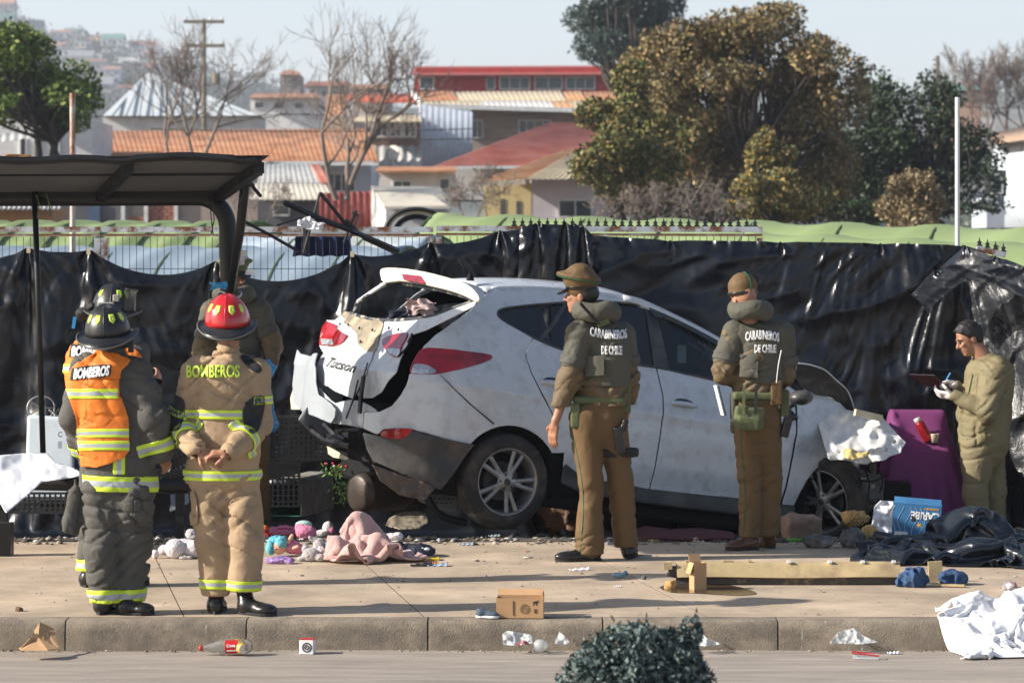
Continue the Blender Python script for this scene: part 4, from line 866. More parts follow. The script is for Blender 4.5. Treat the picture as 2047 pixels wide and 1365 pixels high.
tag(MB().tube(crom([Q(493, 372, 19.8), Q(503, 369, 19.75), Q(509, 378, 19.75), Q(521, 392, 19.7)], 5, False), [.016]*8+[.013]*8, 7).tube(crom([Q(497, 362, 19.8), Q(488, 372, 19.8), Q(486, 392, 19.8), Q(479, 404, 19.8)], 4, False), .004, 5).build('clothes_hanger', m_black), 'black plastic clothes hanger hooked on the shelter strut', 'hanger')
for i, (x, y) in enumerate(((72, 398), (92, 395))): tag(MB().tube(crom([Q(x, y-8, 20.3), Q(x+6, y+12, 20.28), Q(x+2+i*6, y+38, 20.28)], 4, False), .006, 4).build('plant_strand', M('strand_green', (.12, .18, .08), .7) if i == 0 else bpy.data.materials['strand_green']), ['thin green strand hanging straight under the shelter beam', 'curved green strand hanging just right of the shelter post'][i], 'plant')
rag2('roof_litter', 'brown piece of board lying on the shelter roof', 'board', 35, 312, 18.6, .17, .02, m_wood, 20, 8)
# air between here and the far hill
m_haze = bpy.data.materials.new('haze_air'); m_haze.use_nodes = True; nt_ = m_haze.node_tree; nt_.nodes.clear(); pv = nt_.nodes.new('ShaderNodeVolumePrincipled'); pv.inputs['Color'].default_value = (.8, .87, 1, 1); pv.inputs['Density'].default_value = 0.0003; pv.inputs['Anisotropy'].default_value = .2
mo_ = nt_.nodes.new('ShaderNodeOutputMaterial'); nt_.links.new(pv.outputs[0], mo_.inputs['Volume'])
tag(MB().box((40, 1000, 65), (1920, 2060, 136)).build('haze', m_haze), kind='stuff')
# ================================================================== crashed white car
YAW, PIT = rad(28), rad(8.5)
cF = np.array((math.cos(PIT)*math.cos(YAW), math.cos(PIT)*math.sin(YAW), -math.sin(PIT)))
cR = np.array((math.sin(YAW), -math.cos(YAW), 0.)); cU = np.cross(cR, cF)
cO = P(1015, 963, 21.54)-.905*cR-.35*cU
def CW(x, y, z): return cO+np.multiply.outer(x, cF)+np.multiply.outer(y, cR)+np.multiply.outer(z, cU)
def half_w(x, z):
    x = np.asarray(x, float); z = np.asarray(z, float); u = np.clip(z-.98, 0, None)
    w = .905-.12*np.clip(.6-z, 0, None)**1.3-.36*u-.22*u*u-.008*np.exp(-((z-.93)/.08)**2)-.014*np.exp(-((z-.45)/.08)**2)
    w = w-.9*np.clip(-.42-x, 0, None)**2-.35*np.clip(x-2.75, 0, None)**2
    return w
def ray(px, py): return np.array((0, 0, CH)), np.array(((px-CX)/FP, 1, (HY-py)/FP))
def side_uv(px, py, off=0):
    o, d = ray(px, py); o = o-cO; y = .9
    for _ in range(12):
        t = (y-o@cR)/(d@cR); p = o+t*d; x, z = p@cF, p@cU; y = .5*y+.5*(float(half_w(x, z))+off)
    return x, z
def SP(pts, off=0): return np.array([side_uv(a, b, off) for a, b in pts])
def rear_x(y, z):
    y = np.asarray(y, float); z = np.asarray(z, float)
    return -.83+.07*np.abs(y/.88)**4+.5*np.clip(z-1.02, 0, None)+.04*np.clip(.75-z, 0, None)
def rear_uv(px, py, off=0):
    o, d = ray(px, py); o = o-cO; x = -.8
    for _ in range(14):
        t = (x-o@cF)/(d@cF); p = o+t*d; y, z = p@cR, p@cU; x = .5*x+.5*(float(rear_x(min(max(y, -1.1), 1.1), z))-off)
    return y, z
def RP(pts, off=0): return np.array([rear_uv(a, b, off) for a, b in pts])
def dent(x, z, amp, f=4, s=0): return amp*fbm(np.stack([np.asarray(x)*f, np.asarray(z)*f, 0*np.asarray(x)+s], -1), 3, s)
def side_surf(off=0, amp=.006, f=3, sgn=1, s=0, crush=0):
    def g(x, z):
        a = amp+crush*np.clip((x-2.62)/.25, 0, 1); y = half_w(x, z)+off+dent(x, z, 1, f, s)*a
        if crush: y = y+crush*1.2*np.abs(vn(np.stack([x*9, z*9, 0*x+3], -1)))*np.clip((x-2.85)/.2, 0, 1)-crush*.8*np.clip((x-2.95)/.3, 0, 1)
        return CW(x, y*sgn, z)
    return g
def rear_surf(off=0, amp=.01, f=5, s=2, tilt=0): return lambda y, z: CW(rear_x(np.clip(y, -1.1, 1.1), z)-off-tilt*(y-.2)-dent(y, z, amp, f, s), y, z)
m_paint = M('dusty_white_paint', (.6, .625, .65), .3, var=.05, ns=2.2, bump=.06, bs=6, bd=.03, c2=(.4, .39, .37), amt=.345, c2s=11, soft=.16, coat=.5, spec=.5)
def grime(m, zs=(3, 30, 3), col=(.2, .19, .18), thr=.62, sc=9, fac=.6):
    """dirt streaks and scratches in the paint"""
    nt = m.node_tree; N = nt.nodes; L = nt.links.new; b = N['Principled BSDF']; l = b.inputs['Base Color'].links[0].from_socket
    tc = N.new('ShaderNodeTexCoord')
    for k, (st, c, t0, t1, f) in enumerate(((zs, col, thr, thr+.12, fac), ((14, 14, 2.2), (.78, .78, .76), .64, .68, .5), ((60, 60, 60), (.1, .1, .1), .69, .72, .7))):
        mp = N.new('ShaderNodeMapping'); mp.inputs['Scale'].default_value = st; mp.inputs['Rotation'].default_value = (0, .14+.5*(k == 0), .42)
        L(tc.outputs['Object'], mp.inputs[0]); n = N.new('ShaderNodeTexNoise'); n.inputs['Scale'].default_value = 2.2 if k else 1.2; n.inputs['Detail'].default_value = 9; n.inputs['Roughness'].default_value = .7; L(mp.outputs[0], n.inputs['Vector'])
        r = N.new('ShaderNodeMapRange'); r.inputs[1].default_value = t0; r.inputs[2].default_value = t1; r.inputs[4].default_value = f; L(n.outputs[0], r.inputs[0])
        x = N.new('ShaderNodeMix'); x.data_type = 'RGBA'; L(r.outputs[0], x.inputs[0]); L(l, x.inputs[6]); x.inputs[7].default_value = (*c, 1); l = x.outputs[2]
    L(l, b.inputs['Base Color']); return m
grime(m_paint, (2, 2, 1.4)); grime(m_side, (.5, 1.2, 1), (.26, .2, .14), .53, fac=.45); grime(m_road, (.3, 3, 1), (.2, .17, .14), .53, fac=.5); grime(m_kerb, (1, 1, 3), (.13, .11, .09), .5, fac=.6)
m_nose = M('chipped_white_paint', (.72, .71, .68), .35, var=.05, ns=3, bump=.1, bs=9, bd=.02, c2=(.35, .3, .24), amt=.37, c2s=10, soft=.05, coat=.4)
m_clad = M('grey_black_cladding', (.035, .038, .042), .45, var=.2, ns=3, bump=.15, c2=(.13, .11, .09), amt=.38, c2s=4, soft=.15)
m_blk = M('dark_car_inside', (.006, .006, .007), .7, var=.3, bump=0, spec=.2)
m_lred = M('red_lamp_lens', (.42, .008, .012), .12, var=.4, ns=7, bump=.15, bs=40, bd=.004, coat=1, c2=(.18, .004, .008), amt=.45, c2s=9, soft=.1)
m_lclr = M('clear_lamp_lens', (.55, .56, .58), .15, metal=.5, var=.5, ns=30, bump=.5, bs=70, bd=.006)
m_glass = M('tinted_glass', (.015, .018, .022), .06, var=.2, bump=0, alpha=.8, spec=.8, rvar=.02)
m_glass2 = M('clear_door_glass', (.03, .04, .045), .06, var=.2, bump=0, alpha=.35, spec=.8, rvar=.02)
m_rimm = M('silver_alloy', (.36, .35, .34), .38, metal=.6, var=.2, ns=9, bump=.1, c2=(.14, .12, .1), amt=.42, c2s=9, soft=.15)
m_tyre = M('tyre_rubber', (.022, .021, .02), .8, var=.3, ns=8, bump=.3, c2=(.12, .09, .065), amt=.4, c2s=7, soft=.15)
m_bare = M('scraped_primer', (.46, .38, .25), .6, var=.4, ns=7, bump=.3, c2=(.13, .11, .09), amt=.5, c2s=6, soft=.2)
m_cdirty = M('cream_plastic', (.6, .52, .38), .6, var=.2, ns=7, c2=(.3, .2, .12), amt=.4, c2s=9)
car = empty('crashed_car', (*(cO[:2]+.6*cF[:2]), float(gz(1, 22))), 'wrecked white hatchback SUV with torn tailgate and crushed nose, in front of black tarpaulin', 'car')
RW = .405
arch = np.array([(RW*1.02*math.cos(a), .35+RW*math.sin(a)) for a in np.linspace(0, 2*math.pi, 40, endpoint=False)])
win = SP(crom([(994, 627), (1006, 617), (1060, 610), (1125, 605), (1182, 603), (1240, 605), (1290, 613), (1350, 630), (1405, 656), (1450, 686), (1500, 722), (1552, 766), (1556, 788), (1500, 776), (1440, 763), (1380, 749), (1313, 735), (1240, 725), (1180, 714), (1120, 698), (1070, 677), (1030, 656), (1001, 638)], 3))
rear_line = [(1068, 672), (1053, 699), (1050, 712), (1062, 745), (1085, 790), (1103, 825), (1135, 880)]
b_line = [(1292, 611), (1303, 660), (1313, 740), (1325, 790), (1326, 830), (1315, 900), (1298, 978)]
f_line = [(1585, 800), (1591, 817), (1592, 862), (1582, 920), (1560, 1008)]
top = [(968, 590), (985, 580), (1050, 578), (1120, 581), (1200, 589), (1260, 601), (1330, 628), (1400, 662), (1450, 690), (1500, 722), (1550, 760), (1590, 790)]
def sh(l, dx): return [(x+dx, y) for x, y in l]
side = side_surf()
quarter = SP([(968, 590), (985, 580), (1050, 578), (1120, 581), (1126, 604)]+sh(rear_line, -1.2)+[(1130, 905), (920, 905), (905, 882), (860, 868), (822, 858), (768, 857), (755, 869), (726, 856), (729, 824), (760, 823), (785, 811), (802, 790), (813, 770), (818, 750), (846, 693), (870, 670), (905, 645), (940, 620)])
rdoor = SP([(1126, 604), (1121, 581), (1200, 589), (1260, 601), (1291, 613)]+sh(b_line, -1.2)+[(1240, 966), (1170, 962), (1135, 962), (1125, 930), (1128, 890)]+sh(rear_line[::-1], 1.2)[1:-1]+[(1069, 671)])
fdoor = SP([(1293, 612), (1330, 628), (1400, 662), (1450, 690), (1500, 722), (1550, 760), (1584, 799)]+sh(f_line, -1.5)[1:]+[(1475, 996)]+sh(b_line[::-1], 1.2)[:-1])
lamp_poly = crom([(820, 744), (832, 712), (848, 696), (890, 697), (930, 702), (975, 708), (984, 715), (970, 724), (930, 736), (880, 747), (850, 748)], 4)
inner = lambda poly, k=.985: np.asarray(poly)
fender = [(1592, 800), (1607, 777), (1630, 789), (1668, 796), (1686, 818), (1706, 824), (1730, 826), (1762, 831), (1772, 842), (1785, 858), (1796, 872), (1813, 886), (1803, 902), (1790, 905), (1777, 917), (1755, 915), (1745, 925), (1724, 928), (1700, 921), (1675, 918), (1655, 921), (1630, 937), (1611, 961), (1598, 985), (1587, 1010), (1563, 1008), (1584, 920), (1594, 862), (1593, 817)]
lp = SP(lamp_poly)
patch('rear_quarter_panel', quarter, side_surf(0, .012, 3, s=4), .013, m_paint, car, holes=(win, arch, lp), thick=.006)
patch('rear_door', rdoor, side, .013, m_paint, car, holes=(win, arch), thick=.006)
fd_ = patch('front_door', fdoor, side, .013, m_paint, car, holes=(win,), thick=.006)
patch('front_fender', SP(fender), side_surf(0, .008, 3, crush=.075, s=7), .011, m_paint, car, thick=.005)
# hidden left side as one panel
outl = np.r_[SP(top), SP([(1668, 796), (1762, 831), (1790, 905), (1730, 926)]), [(3.05, .35)], [(2.2, .3), (.42, .3), (-.4, .35), (-.62, .45)], SP([(726, 856)]), [(-.66, 1.0)]]
patch('left_side_panel', outl, side_surf(0, .004, 3, -1), .03, m_paint, car, holes=(win, arch, arch+np.array((2.66, -.02))), thick=.006)
# lamps
patch('tail_lamp', lp, side_surf(-.002, .002, 9), .008, m_lred, car, thick=.01)
lc = crom([(822, 742), (828, 728), (845, 728), (860, 733), (871, 741), (868, 745), (850, 747), (826, 746)], 3)
patch('reversing_lens', SP(lc), side_surf(.006, .001), .006, m_lclr, car, thick=.006)
patch('tail_lamp', RP([(653.5, 642), (697, 671), (688, 683), (679, 689), (666, 693), (640, 690), (641, 674), (645, 655)], .05), rear_surf(.055, .004), .01, m_lred, car, thick=.012)
patch('reversing_lens', RP([(642, 676), (665, 678), (668, 689), (655, 690), (643, 688)], .06), rear_surf(.064, .002), .008, m_lclr, car, thick=.004)
patch('tail_lamp', RP(crom([(766, 680), (784, 670), (815, 666), (804, 690), (794, 713), (777, 707), (767, 692)], 3), .05), rear_surf(.05, .004), .008, m_lred, car, thick=.012)
patch('reversing_lens', RP(crom([(771, 697), (799, 698), (793, 712), (778, 706)], 3), .06), rear_surf(.059, .002), .006, m_lclr, car, thick=.004)
patch('lamp_surround', RP([(815, 666), (826, 667), (817, 690), (800, 713), (793, 715), (805, 690)], .04), rear_surf(.035, .004), .008, m_blk, car, thick=.01)
patch('bumper_reflector', SP(crom([(757, 868), (768, 858), (790, 855), (821, 858), (803, 875), (790, 877), (768, 874)], 3)), side_surf(.028, .001), .007, m_lred, car, thick=.008)
# torn dark bumper skirt, sill
patch('rear_skirt', SP([(723, 864), (756, 871), (796, 878), (822, 860), (860, 870), (898, 879), (945, 888), (932, 905), (915, 930), (898, 955), (878, 979), (850, 968), (796, 944), (744, 921), (732, 898)]), side_surf(.02, .02, 4, s=9), .012, m_clad, car, thick=.008)
patch('sill_cladding', SP([(1128, 925), (1170, 958), (1240, 964), (1298, 978), (1475, 997), (1561, 1009), (1587, 1011), (1583, 1040), (1437, 1024), (1268, 1003), (1160, 985), (1120, 965)]), side_surf(.006, .003), .014, m_clad, car, thick=.02)
# glass and pillars
def band(l, w0, w1): return [(x-w0/2-(w1-w0)/2*i/(len(l)-1), y) for i, (x, y) in enumerate(l)]+[(x+w0/2+(w1-w0)/2*i/(len(l)-1), y) for i, (x, y) in reversed(list(enumerate(l)))]
qg = [q for q in win if q[0] < SP([(1095, 640)])[0][0]]
def sub(poly, x0, x1, res=.01):   # polygon part between two x limits (local), by clamping
    p = np.array(poly).copy(); return p[(p[:, 0] > x0) & (p[:, 0] < x1)]
xs3 = [SP([(a, 660)])[0][0] for a in (1098, 1308)]
patch('quarter_window', np.array(sub(win, -9, xs3[0]+.02)), side_surf(-.012, 0), .014, m_glass, car, thick=.004)
patch('rear_door_window', np.array(sub(win, xs3[0]-.03, xs3[1]+.0)), side_surf(-.014, 0), .014, m_glass, car, thick=.004)
patch('front_door_window', np.array(sub(win, xs3[1]-.03, 9)), side_surf(-.012, 0), .014, m_glass2, car, thick=.004)
patch('window_pillar', SP(band([(1133, 603), (1105, 650), (1076, 684)], 9, 12)), side_surf(-.004, 0), .01, m_clad, car, thick=.006)
patch('window_pillar', SP([(1288, 609), (1304, 615), (1318, 650), (1338, 742), (1308, 737), (1300, 680)]), side_surf(-.002, 0), .01, m_clad, car, thick=.006)
MB().tube([CW(x, float(half_w(x, z))+.002, z) for x, z in np.r_[win, win[:1]]], .009, 6, cap=False).build('window_seal', m_clad, car, True)
patch('rain_visor', SP([(1294, 614), (1320, 618), (1370, 640), (1430, 676), (1452, 690), (1450, 702), (1420, 684), (1370, 655), (1330, 634), (1306, 634)]), side_surf(.02, 0), .01, M('smoke_visor', (.05, .06, .07), .1, bump=0, alpha=.9), car, thick=.004)
patch('door_sticker', SP([(1358, 690), (1375, 690), (1375, 725), (1357, 725)]), side_surf(-.022, 0), .01, M('window_sticker', (.3, .42, .5), .5, var=.3, ns=30, c2=(.45, .42, .12), amt=.5, c2s=14, bump=0), car, thick=.001)
# roof, windscreen
tp = SP(crom(top, 4, False)); n = len(tp); m = 17; iw = int(np.argmin(np.abs(np.array([c for c in crom(top, 4, False)])[:, 0]-1385)))
def loft(i0, i1, crown=.075, drop=0):
    y = np.linspace(-1, 1, m); V = []
    for x, z in tp[i0:i1]: hw = float(half_w(x, z))-.002; V.append(CW(x+.1*(1-y*y)*(1 if x > 1.2 else 0), y*hw, z+crown*(1-np.abs(y)**2.6)-drop))
    return np.concatenate(V), grid_faces(i1-i0, m)
V, F = loft(2, iw+1); solid(mk('roof', V, F, m_paint, car, True), .012, 0)
V, F = loft(iw, n-1, .05); solid(mk('windscreen', V, F, M('windscreen_glass', (.05, .06, .065), .08, var=.3, ns=6, bump=.1, alpha=.5), car, True), .005, 0)
cm = MB(); rc = np.random.default_rng(4)
for k in range(16):     # cracks as thin raised lines on the windscreen's inside
    x0, z0 = tp[iw+4]; a = rc.uniform(-.2, .9); L_ = rc.uniform(.15, .5); yy = rc.uniform(.1, .45); pts_ = [CW(x0+t*L_*.8, yy+t*L_*math.sin(a*3)*.6, z0-.03-t*L_*.45+.03*rc.random()) for t in np.linspace(0, 1, 4)]; cm.tube(pts_, .0018, 3, cap=False)
tag(cm.build('glass_crack', M('crack_white', (.7, .75, .78), .4, bump=0), car), kind='stuff')
MB().tube([CW(x, float(half_w(x, z))-.02, z+.012) for x, z in tp[4:iw]], .014, 8).build('roof_rail', m_paint, car, True)
MB().tube([CW(x, float(half_w(x, z))-.005, z+.0) for x, z in tp[iw-8:]], .03, 8).build('pillar', m_paint, car, True)
a0 = CW(*(lambda q: (q[0]-.0, .25, q[1]+.07))(tp[2])); MB().tube([P(936, 554, 22.0), P(926, 536, 22.03), P(915, 517, 22.06)], [.006, .005, .004], 6).lathe([(.03, -.03), (.022, .01), (.008, .03), (.001, .035)], P(940, 553, 22.0), n=10).build('antenna', m_blk, car, True)
# spoiler
patch('spoiler', RP(crom([(763, 546), (768, 539), (794, 538), (830, 542), (870, 550), (910, 561), (935, 570), (952, 584), (960, 598), (956, 605), (940, 597), (922, 589), (894, 580), (847, 569), (800, 562), (770, 566), (765, 556)], 2), .1), rear_surf(.1, .002), .012, M('cream_white_paint', (.78, .74, .62), .35, var=.05, bump=0, coat=.4), car, thick=.035)
patch('spoiler_end', SP([(920, 562), (950, 572), (962, 577), (969, 587), (964, 600), (957, 605), (940, 588)], .01), side_surf(.012, 0), .01, m_paint, car, thick=.01)
patch('brake_lamp', RP([(804, 548), (842, 552), (854, 568.6), (808, 560)], .12), rear_surf(.122, 0), .008, m_lred, car, thick=.01)
# tailgate skins
tg1 = RP([(687, 625), (709, 630), (730, 640), (764, 645), (759, 672), (749, 692), (742, 719), (732, 747), (722, 757), (712, 782), (704, 797), (688, 790), (669, 782), (655, 772), (645, 769), (636, 759), (634, 727), (638, 692), (652, 640), (667, 640)], .05)
sheetR = rear_surf(.045, .006, 4)
scr = RP(crom([(687, 622), (730, 638), (764, 643), (758, 672), (750, 700), (735, 702), (716, 688), (712, 668), (702, 655), (684, 640)], 3), .05)
tgl = patch('tailgate_skin', tg1, sheetR, .011, m_paint, car, holes=(scr,), thick=.006)
sc = patch('scraped_patch', scr, rear_surf(.042, .008, 5, s=2), .01, m_bare, car, thick=.005)
hm = MB()
for x, y in ((682, 648), (700, 650), (722, 656), (724, 683), (748, 660), (781, 656), (800, 659)): yy, zz = rear_uv(x, y, .05); hm.lathe([(.011, 0), (.011, .006), (.003, .007), (.0005, .007)], CW(float(rear_x(yy, zz))-.062, yy, zz), -cF, 10)
tag(hm.build('bolt_hole', m_blk, car), kind='stuff')
tg2 = RP([(768, 642), (820, 641), (870, 632), (905, 618), (940, 604), (952, 603), (948, 612), (905, 634), (875, 648), (851, 660), (824, 669), (819, 684), (807, 702), (799, 719), (792, 744), (775, 762), (762, 784), (744, 795), (724, 796), (714, 790), (724, 764), (734, 747), (744, 719), (751, 692), (761, 672)], .04)
patch('tailgate_skin', tg2, rear_surf(.035, .006, 4, 6), .011, m_paint, car, thick=.006)
# glass frame: battered rim round the missing rear window
fr = [(770, 567), (744, 584), (713, 606), (692, 622), (709, 629), (740, 638), (769, 641), (820, 639), (870, 631), (905, 617), (945, 602), (925, 592), (894, 583), (847, 573), (800, 566)]
q = RP(crom(fr, 4), .03); MB().tube([CW(float(rear_x(a, b))-.03+.008*float(vn(np.array((a*30, b*30, 1.)))), a, b) for a, b in np.r_[q, q[:1]]], .016, 7, cap=False).build('window_frame', M('torn_seal', (.03, .035, .045), .6, c2=(.5, .46, .38), amt=.42, c2s=12, soft=.05), car, True)
q = RP([(770, 564), (744, 580), (712, 602), (690, 620)], .05); MB().tube([CW(float(rear_x(a, b))-.03, a, b) for a, b in q], [.02, .02, .022, .03], 7).build('window_pillar', m_paint, car, True)
# lettering on the tailgate
V, T = text_mesh('Tucson', 1, .012, .35, 1.05); w = V[:, 0].max()-V[:, 0].min(); V = V/w
a = rear_uv(648, 722, .07); b = rear_uv(706, 736, .07); ex = np.array(b)-np.array(a); L_ = np.linalg.norm(ex); ex /= L_; ey = np.array((-ex[1], ex[0])); cen = (np.array(a)+np.array(b))/2
yz = cen+np.outer(V[:, 0]*L_*.9, ex)+np.outer(V[:, 1]*L_*.5, ey); base_ = rear_surf(.054, .006, 4)(yz[:, 0], yz[:, 1]); o = mk('lettering', base_, T, M('dark_chrome', (.12, .12, .12), .3, metal=.7, bump=0), tgl); solid(o, .006)
# bumper pieces
bl = RP([(595, 698), (602, 707), (620, 712), (627, 708), (635, 706), (631, 735), (631, 764), (636, 789), (650, 797), (662, 806), (672, 819), (670, 834), (662, 846), (632, 833), (602, 817), (588, 806), (585, 769), (590, 732)], .12)
patch('torn_bumper', bl, rear_surf(.12, .008, 4, 8), .012, M('shaded_bumper_paint', (.34, .37, .4), .4, var=.1, ns=2, bump=.05, c2=(.25, .25, .25), amt=.34, c2s=12, soft=.05), car, thick=.008)  # car white darkened to grey-blue, standing in for the shelter roof's shade
bc_ = RP([(640, 774), (655, 792), (672, 806), (700, 799), (724, 802), (742, 812), (760, 823), (729, 823), (727, 856), (694, 849), (663, 846), (670, 834), (672, 820), (652, 806), (638, 794)], .06)
patch('torn_bumper', bc_, rear_surf(.065, .012, 6, 9), .01, m_paint, car, thick=.008)
patch('bumper_edge', RP([(586, 770), (589, 806), (600, 818), (580, 818), (578, 795)], .1), rear_surf(.09, .01, 8), .008, m_cdirty, car, thick=.006)
patch('lower_bumper', RP([(640, 874), (664, 858), (690, 852), (723, 863), (735, 900), (750, 926), (720, 922), (697, 917), (652, 892)], .02), rear_surf(.0, .03, 6, 3), .012, m_blk, car, thick=.01)
patch('torn_shard', RP([(652, 891), (672, 900), (697, 916), (690, 919), (668, 914), (655, 907)], .06), rear_surf(.06, .015, 9), .006, m_cdirty, car, thick=.004)
lm = MB()
for pts_, r in (([(727, 752), (722, 790), (719, 826)], .018), ([(716, 759), (706, 800), (692, 836)], .007), ([(735, 725), (727, 752)], .006), ([(648, 848), (668, 868), (690, 878)], .02), ([(602, 842), (625, 862), (650, 880), (700, 892)], .022), ([(650, 878), (690, 860), (720, 858)], .012)):
    q = [(lambda yz: CW(float(rear_x(*yz))-.1, *yz))(rear_uv(x, y, .1)) for x, y in pts_]; MB().tube(q, r, 5).build('torn_strut', m_black, car)
# underside, cabin, seats
cb = lambda nm, x0, x1, y0, y1, z0, z1, mt, bv=.03: bevel(mk(nm, np.array([CW(x, y, z) for x in (x0, x1) for y in (y0, y1) for z in (z0, z1)]), [(0, 1, 3, 2), (4, 6, 7, 5), (0, 4, 5, 1), (2, 3, 7, 6), (0, 2, 6, 4), (1, 5, 7, 3)], mt, car), bv)
cb('floor_pan', -.55, 2.35, -.78, .78, .2, .48, m_blk); cb('luggage_floor', -.62, .35, -.7, .7, .5, .8, m_blk); cb('engine_block', 2.2, 3.0, -.6, .6, .2, .8, m_blk, .08)
cb('dashboard', 1.85, 2.35, -.72, .72, .6, 1.0, m_blk, .1)
for y in (-.38, .38):
    cb('seat', 1.05, 1.25, y-.24, y+.24, .5, 1.18, m_blk, .08); cb('headrest', 1.02, 1.12, y-.13, y+.13, 1.2, 1.36, m_blk, .04)
cb('rear_seat', .2, .38, -.65, .65, .6, 1.15, m_blk, .07)
def inner_wall(s):
    pol = np.r_[SP(top)-np.array((0, .03)), [(2.6, .8), (2.6, .3), (.5, .3), (-.35, .4), (-.6, .6), (-.55, .95), (-.25, 1.3)]]
    patch('inner_panel', pol, side_surf(-.05, 0, sgn=s), .03, m_blk, car, holes=(win, arch), thick=.004)
inner_wall(1); inner_wall(-1)
for c in (arch, ):     # wheel well liners
    a = np.linspace(-.2, math.pi+.2, 20); 
    for x0, z0, s in ((0, .35, 1), (2.66, .25, 1), (0, .35, -1)):
        V = np.array([[CW(x0+.42*math.cos(t), s*y, z0+.42*math.sin(t)) for y in (.86, .5)] for t in a]).reshape(-1, 3); solid(mk('wheel_liner', V, grid_faces(20, 2), m_blk, car, True), .01)
        V = [CW(x0, s*.5, z0)]+[CW(x0+.42*math.cos(t), s*.5, z0+.42*math.sin(t)) for t in a]; mk('wheel_well', V, [(0, i, i+1) for i in range(1, 20)], m_blk, car)
patch('door_seam', SP(band([(878, 748), (905, 775), (940, 808), (988, 848)], 2.4, 4)), side_surf(.0045, 0), .006, m_blk, car, thick=.002)
def handle(px, py):
    x, z = side_uv(px, py); y = float(half_w(x, z)); mk('door_handle', *Vol([Cone(CW(x-.1, y+.008, z-.002), CW(x+.1, y+.008, z-.002), .014, .013), Ell(CW(x, y+.022, z), (.11, .03, .022), np.c_[cF, cR, cU])], .006, .02).mesh(), m_paint, car, True)
    patch('handle_recess', np.array([(x+.085*math.cos(t), z+.012+.03*math.sin(t)) for t in np.linspace(0, 6.2, 16)]), side_surf(.0035, 0), .006, m_blk if False else m_clad, car, thick=.002)
handle(1367, 808); handle(1106, 766)
# mirror stub and front lamp area
mk('door_mirror', *Vol([Ell(P(1601, 795, 22.25), (.09, .09, .055)), Cone(P(1590, 800, 22.3), P(1576, 812, 22.35), .03)], .008, .03).mesh(), m_clad, car, True)
# raised black hood panel and crushed nose
def plane_surf(d0, kx=0, ky=0, amp=.02, f=6, s=0, px0=1650, py0=800, bulge=0):
    def g(u, v):
        d = d0+kx*(u-px0)+ky*(v-py0)+amp*fbm(np.stack([u/100*f, v/100*f, 0*u+s], -1), 3, s)+bulge*np.sin(u*.02)
        return np.stack([(u-CX)*d/FP, d, CH-(v-HY)*d/FP], -1)
    return g
patch('bonnet', np.array(crom([(1594, 726), (1619, 729), (1648, 739), (1671, 759), (1692, 778), (1702, 798), (1708, 820), (1700, 824), (1686, 818), (1668, 797), (1645, 790), (1630, 788), (1604, 774), (1592, 757)], 2)), plane_surf(22.95, .002, .0015, .01), 2.5, M('bonnet_underside', (.012, .012, .013), .4, bump=.2), car, thick=.02)
MB().tube([plane_surf(22.93, .002, .0015, 0)(np.array([a]), np.array([b]))[0] for a, b in crom([(1594, 726), (1619, 729), (1648, 739), (1671, 759), (1692, 778), (1702, 798), (1708, 820)], 4, False)], .006, 5).build('bonnet_edge', m_paint, car, True)
patch('crumpled_nose', np.array([(1630, 790), (1650, 793), (1668, 797), (1686, 818), (1706, 822), (1735, 826), (1762, 831), (1772, 845), (1785, 858), (1797, 872), (1813, 886), (1803, 896), (1800, 904), (1777, 912), (1768, 920), (1745, 924), (1724, 928), (1700, 921), (1680, 918), (1657, 920), (1645, 880), (1632, 835)]), lambda u, v: plane_surf(22.45, .0, -.0055, .16, 2.9, 3, 1720, 915)(u, v)+np.stack([0*u, -.035*(1-2*np.abs(vn(np.stack([u*.03+v*.012, v*.035-u*.01, 0*u], -1), 5)))*np.clip((u-1640)/40, 0, 1), 0*u], -1), 5, m_nose, car, thick=.005, smooth=False)
patch('yellow_foam', np.array([(1684, 898), (1700, 896), (1724, 905), (1740, 900), (1735, 912), (1700, 920), (1686, 912)]), plane_surf(22.33, .001, -.0055, .05, 9, 2, 1710, 910), 3, M('yellow_foam', (.65, .5, .2), .8), car, thick=.006)
MB().beam(P(1709, 824, 22.7), P(1762, 836, 22.8), .03, .05).build('radiator_support', m_cdirty, car)
for a, b in ((1787, 882), (1770, 898)): MB().lathe([(.016, 0), (.016, .012), (.006, .014), (.001, .014)], P(a, b, 22.3), (0, -1, 0), 12).build('bolt', m_rimm, car)
eg = Vol([RBox(P(1742, 975, 22.75), (.09, .08, .1), .03), Cone(P(1700, 940, 22.8), P(1760, 960, 22.9), .03), Cone(P(1745, 930, 22.7), P(1755, 1030, 22.75), .02), Ell(P(1738, 1010, 22.8), (.07, .07, .05))], .01, .02, noise=lambda p: .01*vn(p*30)).mesh()
mk('exposed_mechanics', *eg, M('dirty_metal', (.09, .09, .085), .6, metal=.3, c2=(.35, .34, .32), amt=.4, c2s=12, soft=.05), car, True)
for k, pts_ in enumerate(([(1730, 940), (1738, 970), (1733, 1000)], [(1755, 935), (1765, 960), (1758, 985)], [(1722, 960), (1745, 962), (1772, 950)])): MB().tube(crom([P(a, b, 22.6) for a, b in pts_], 4, False), .007, 5).build('hose', m_blk, car)
MB().box(P(1777, 1000, 22.9), (.3, .3, .28)).build('radiator_box', m_blk, car)
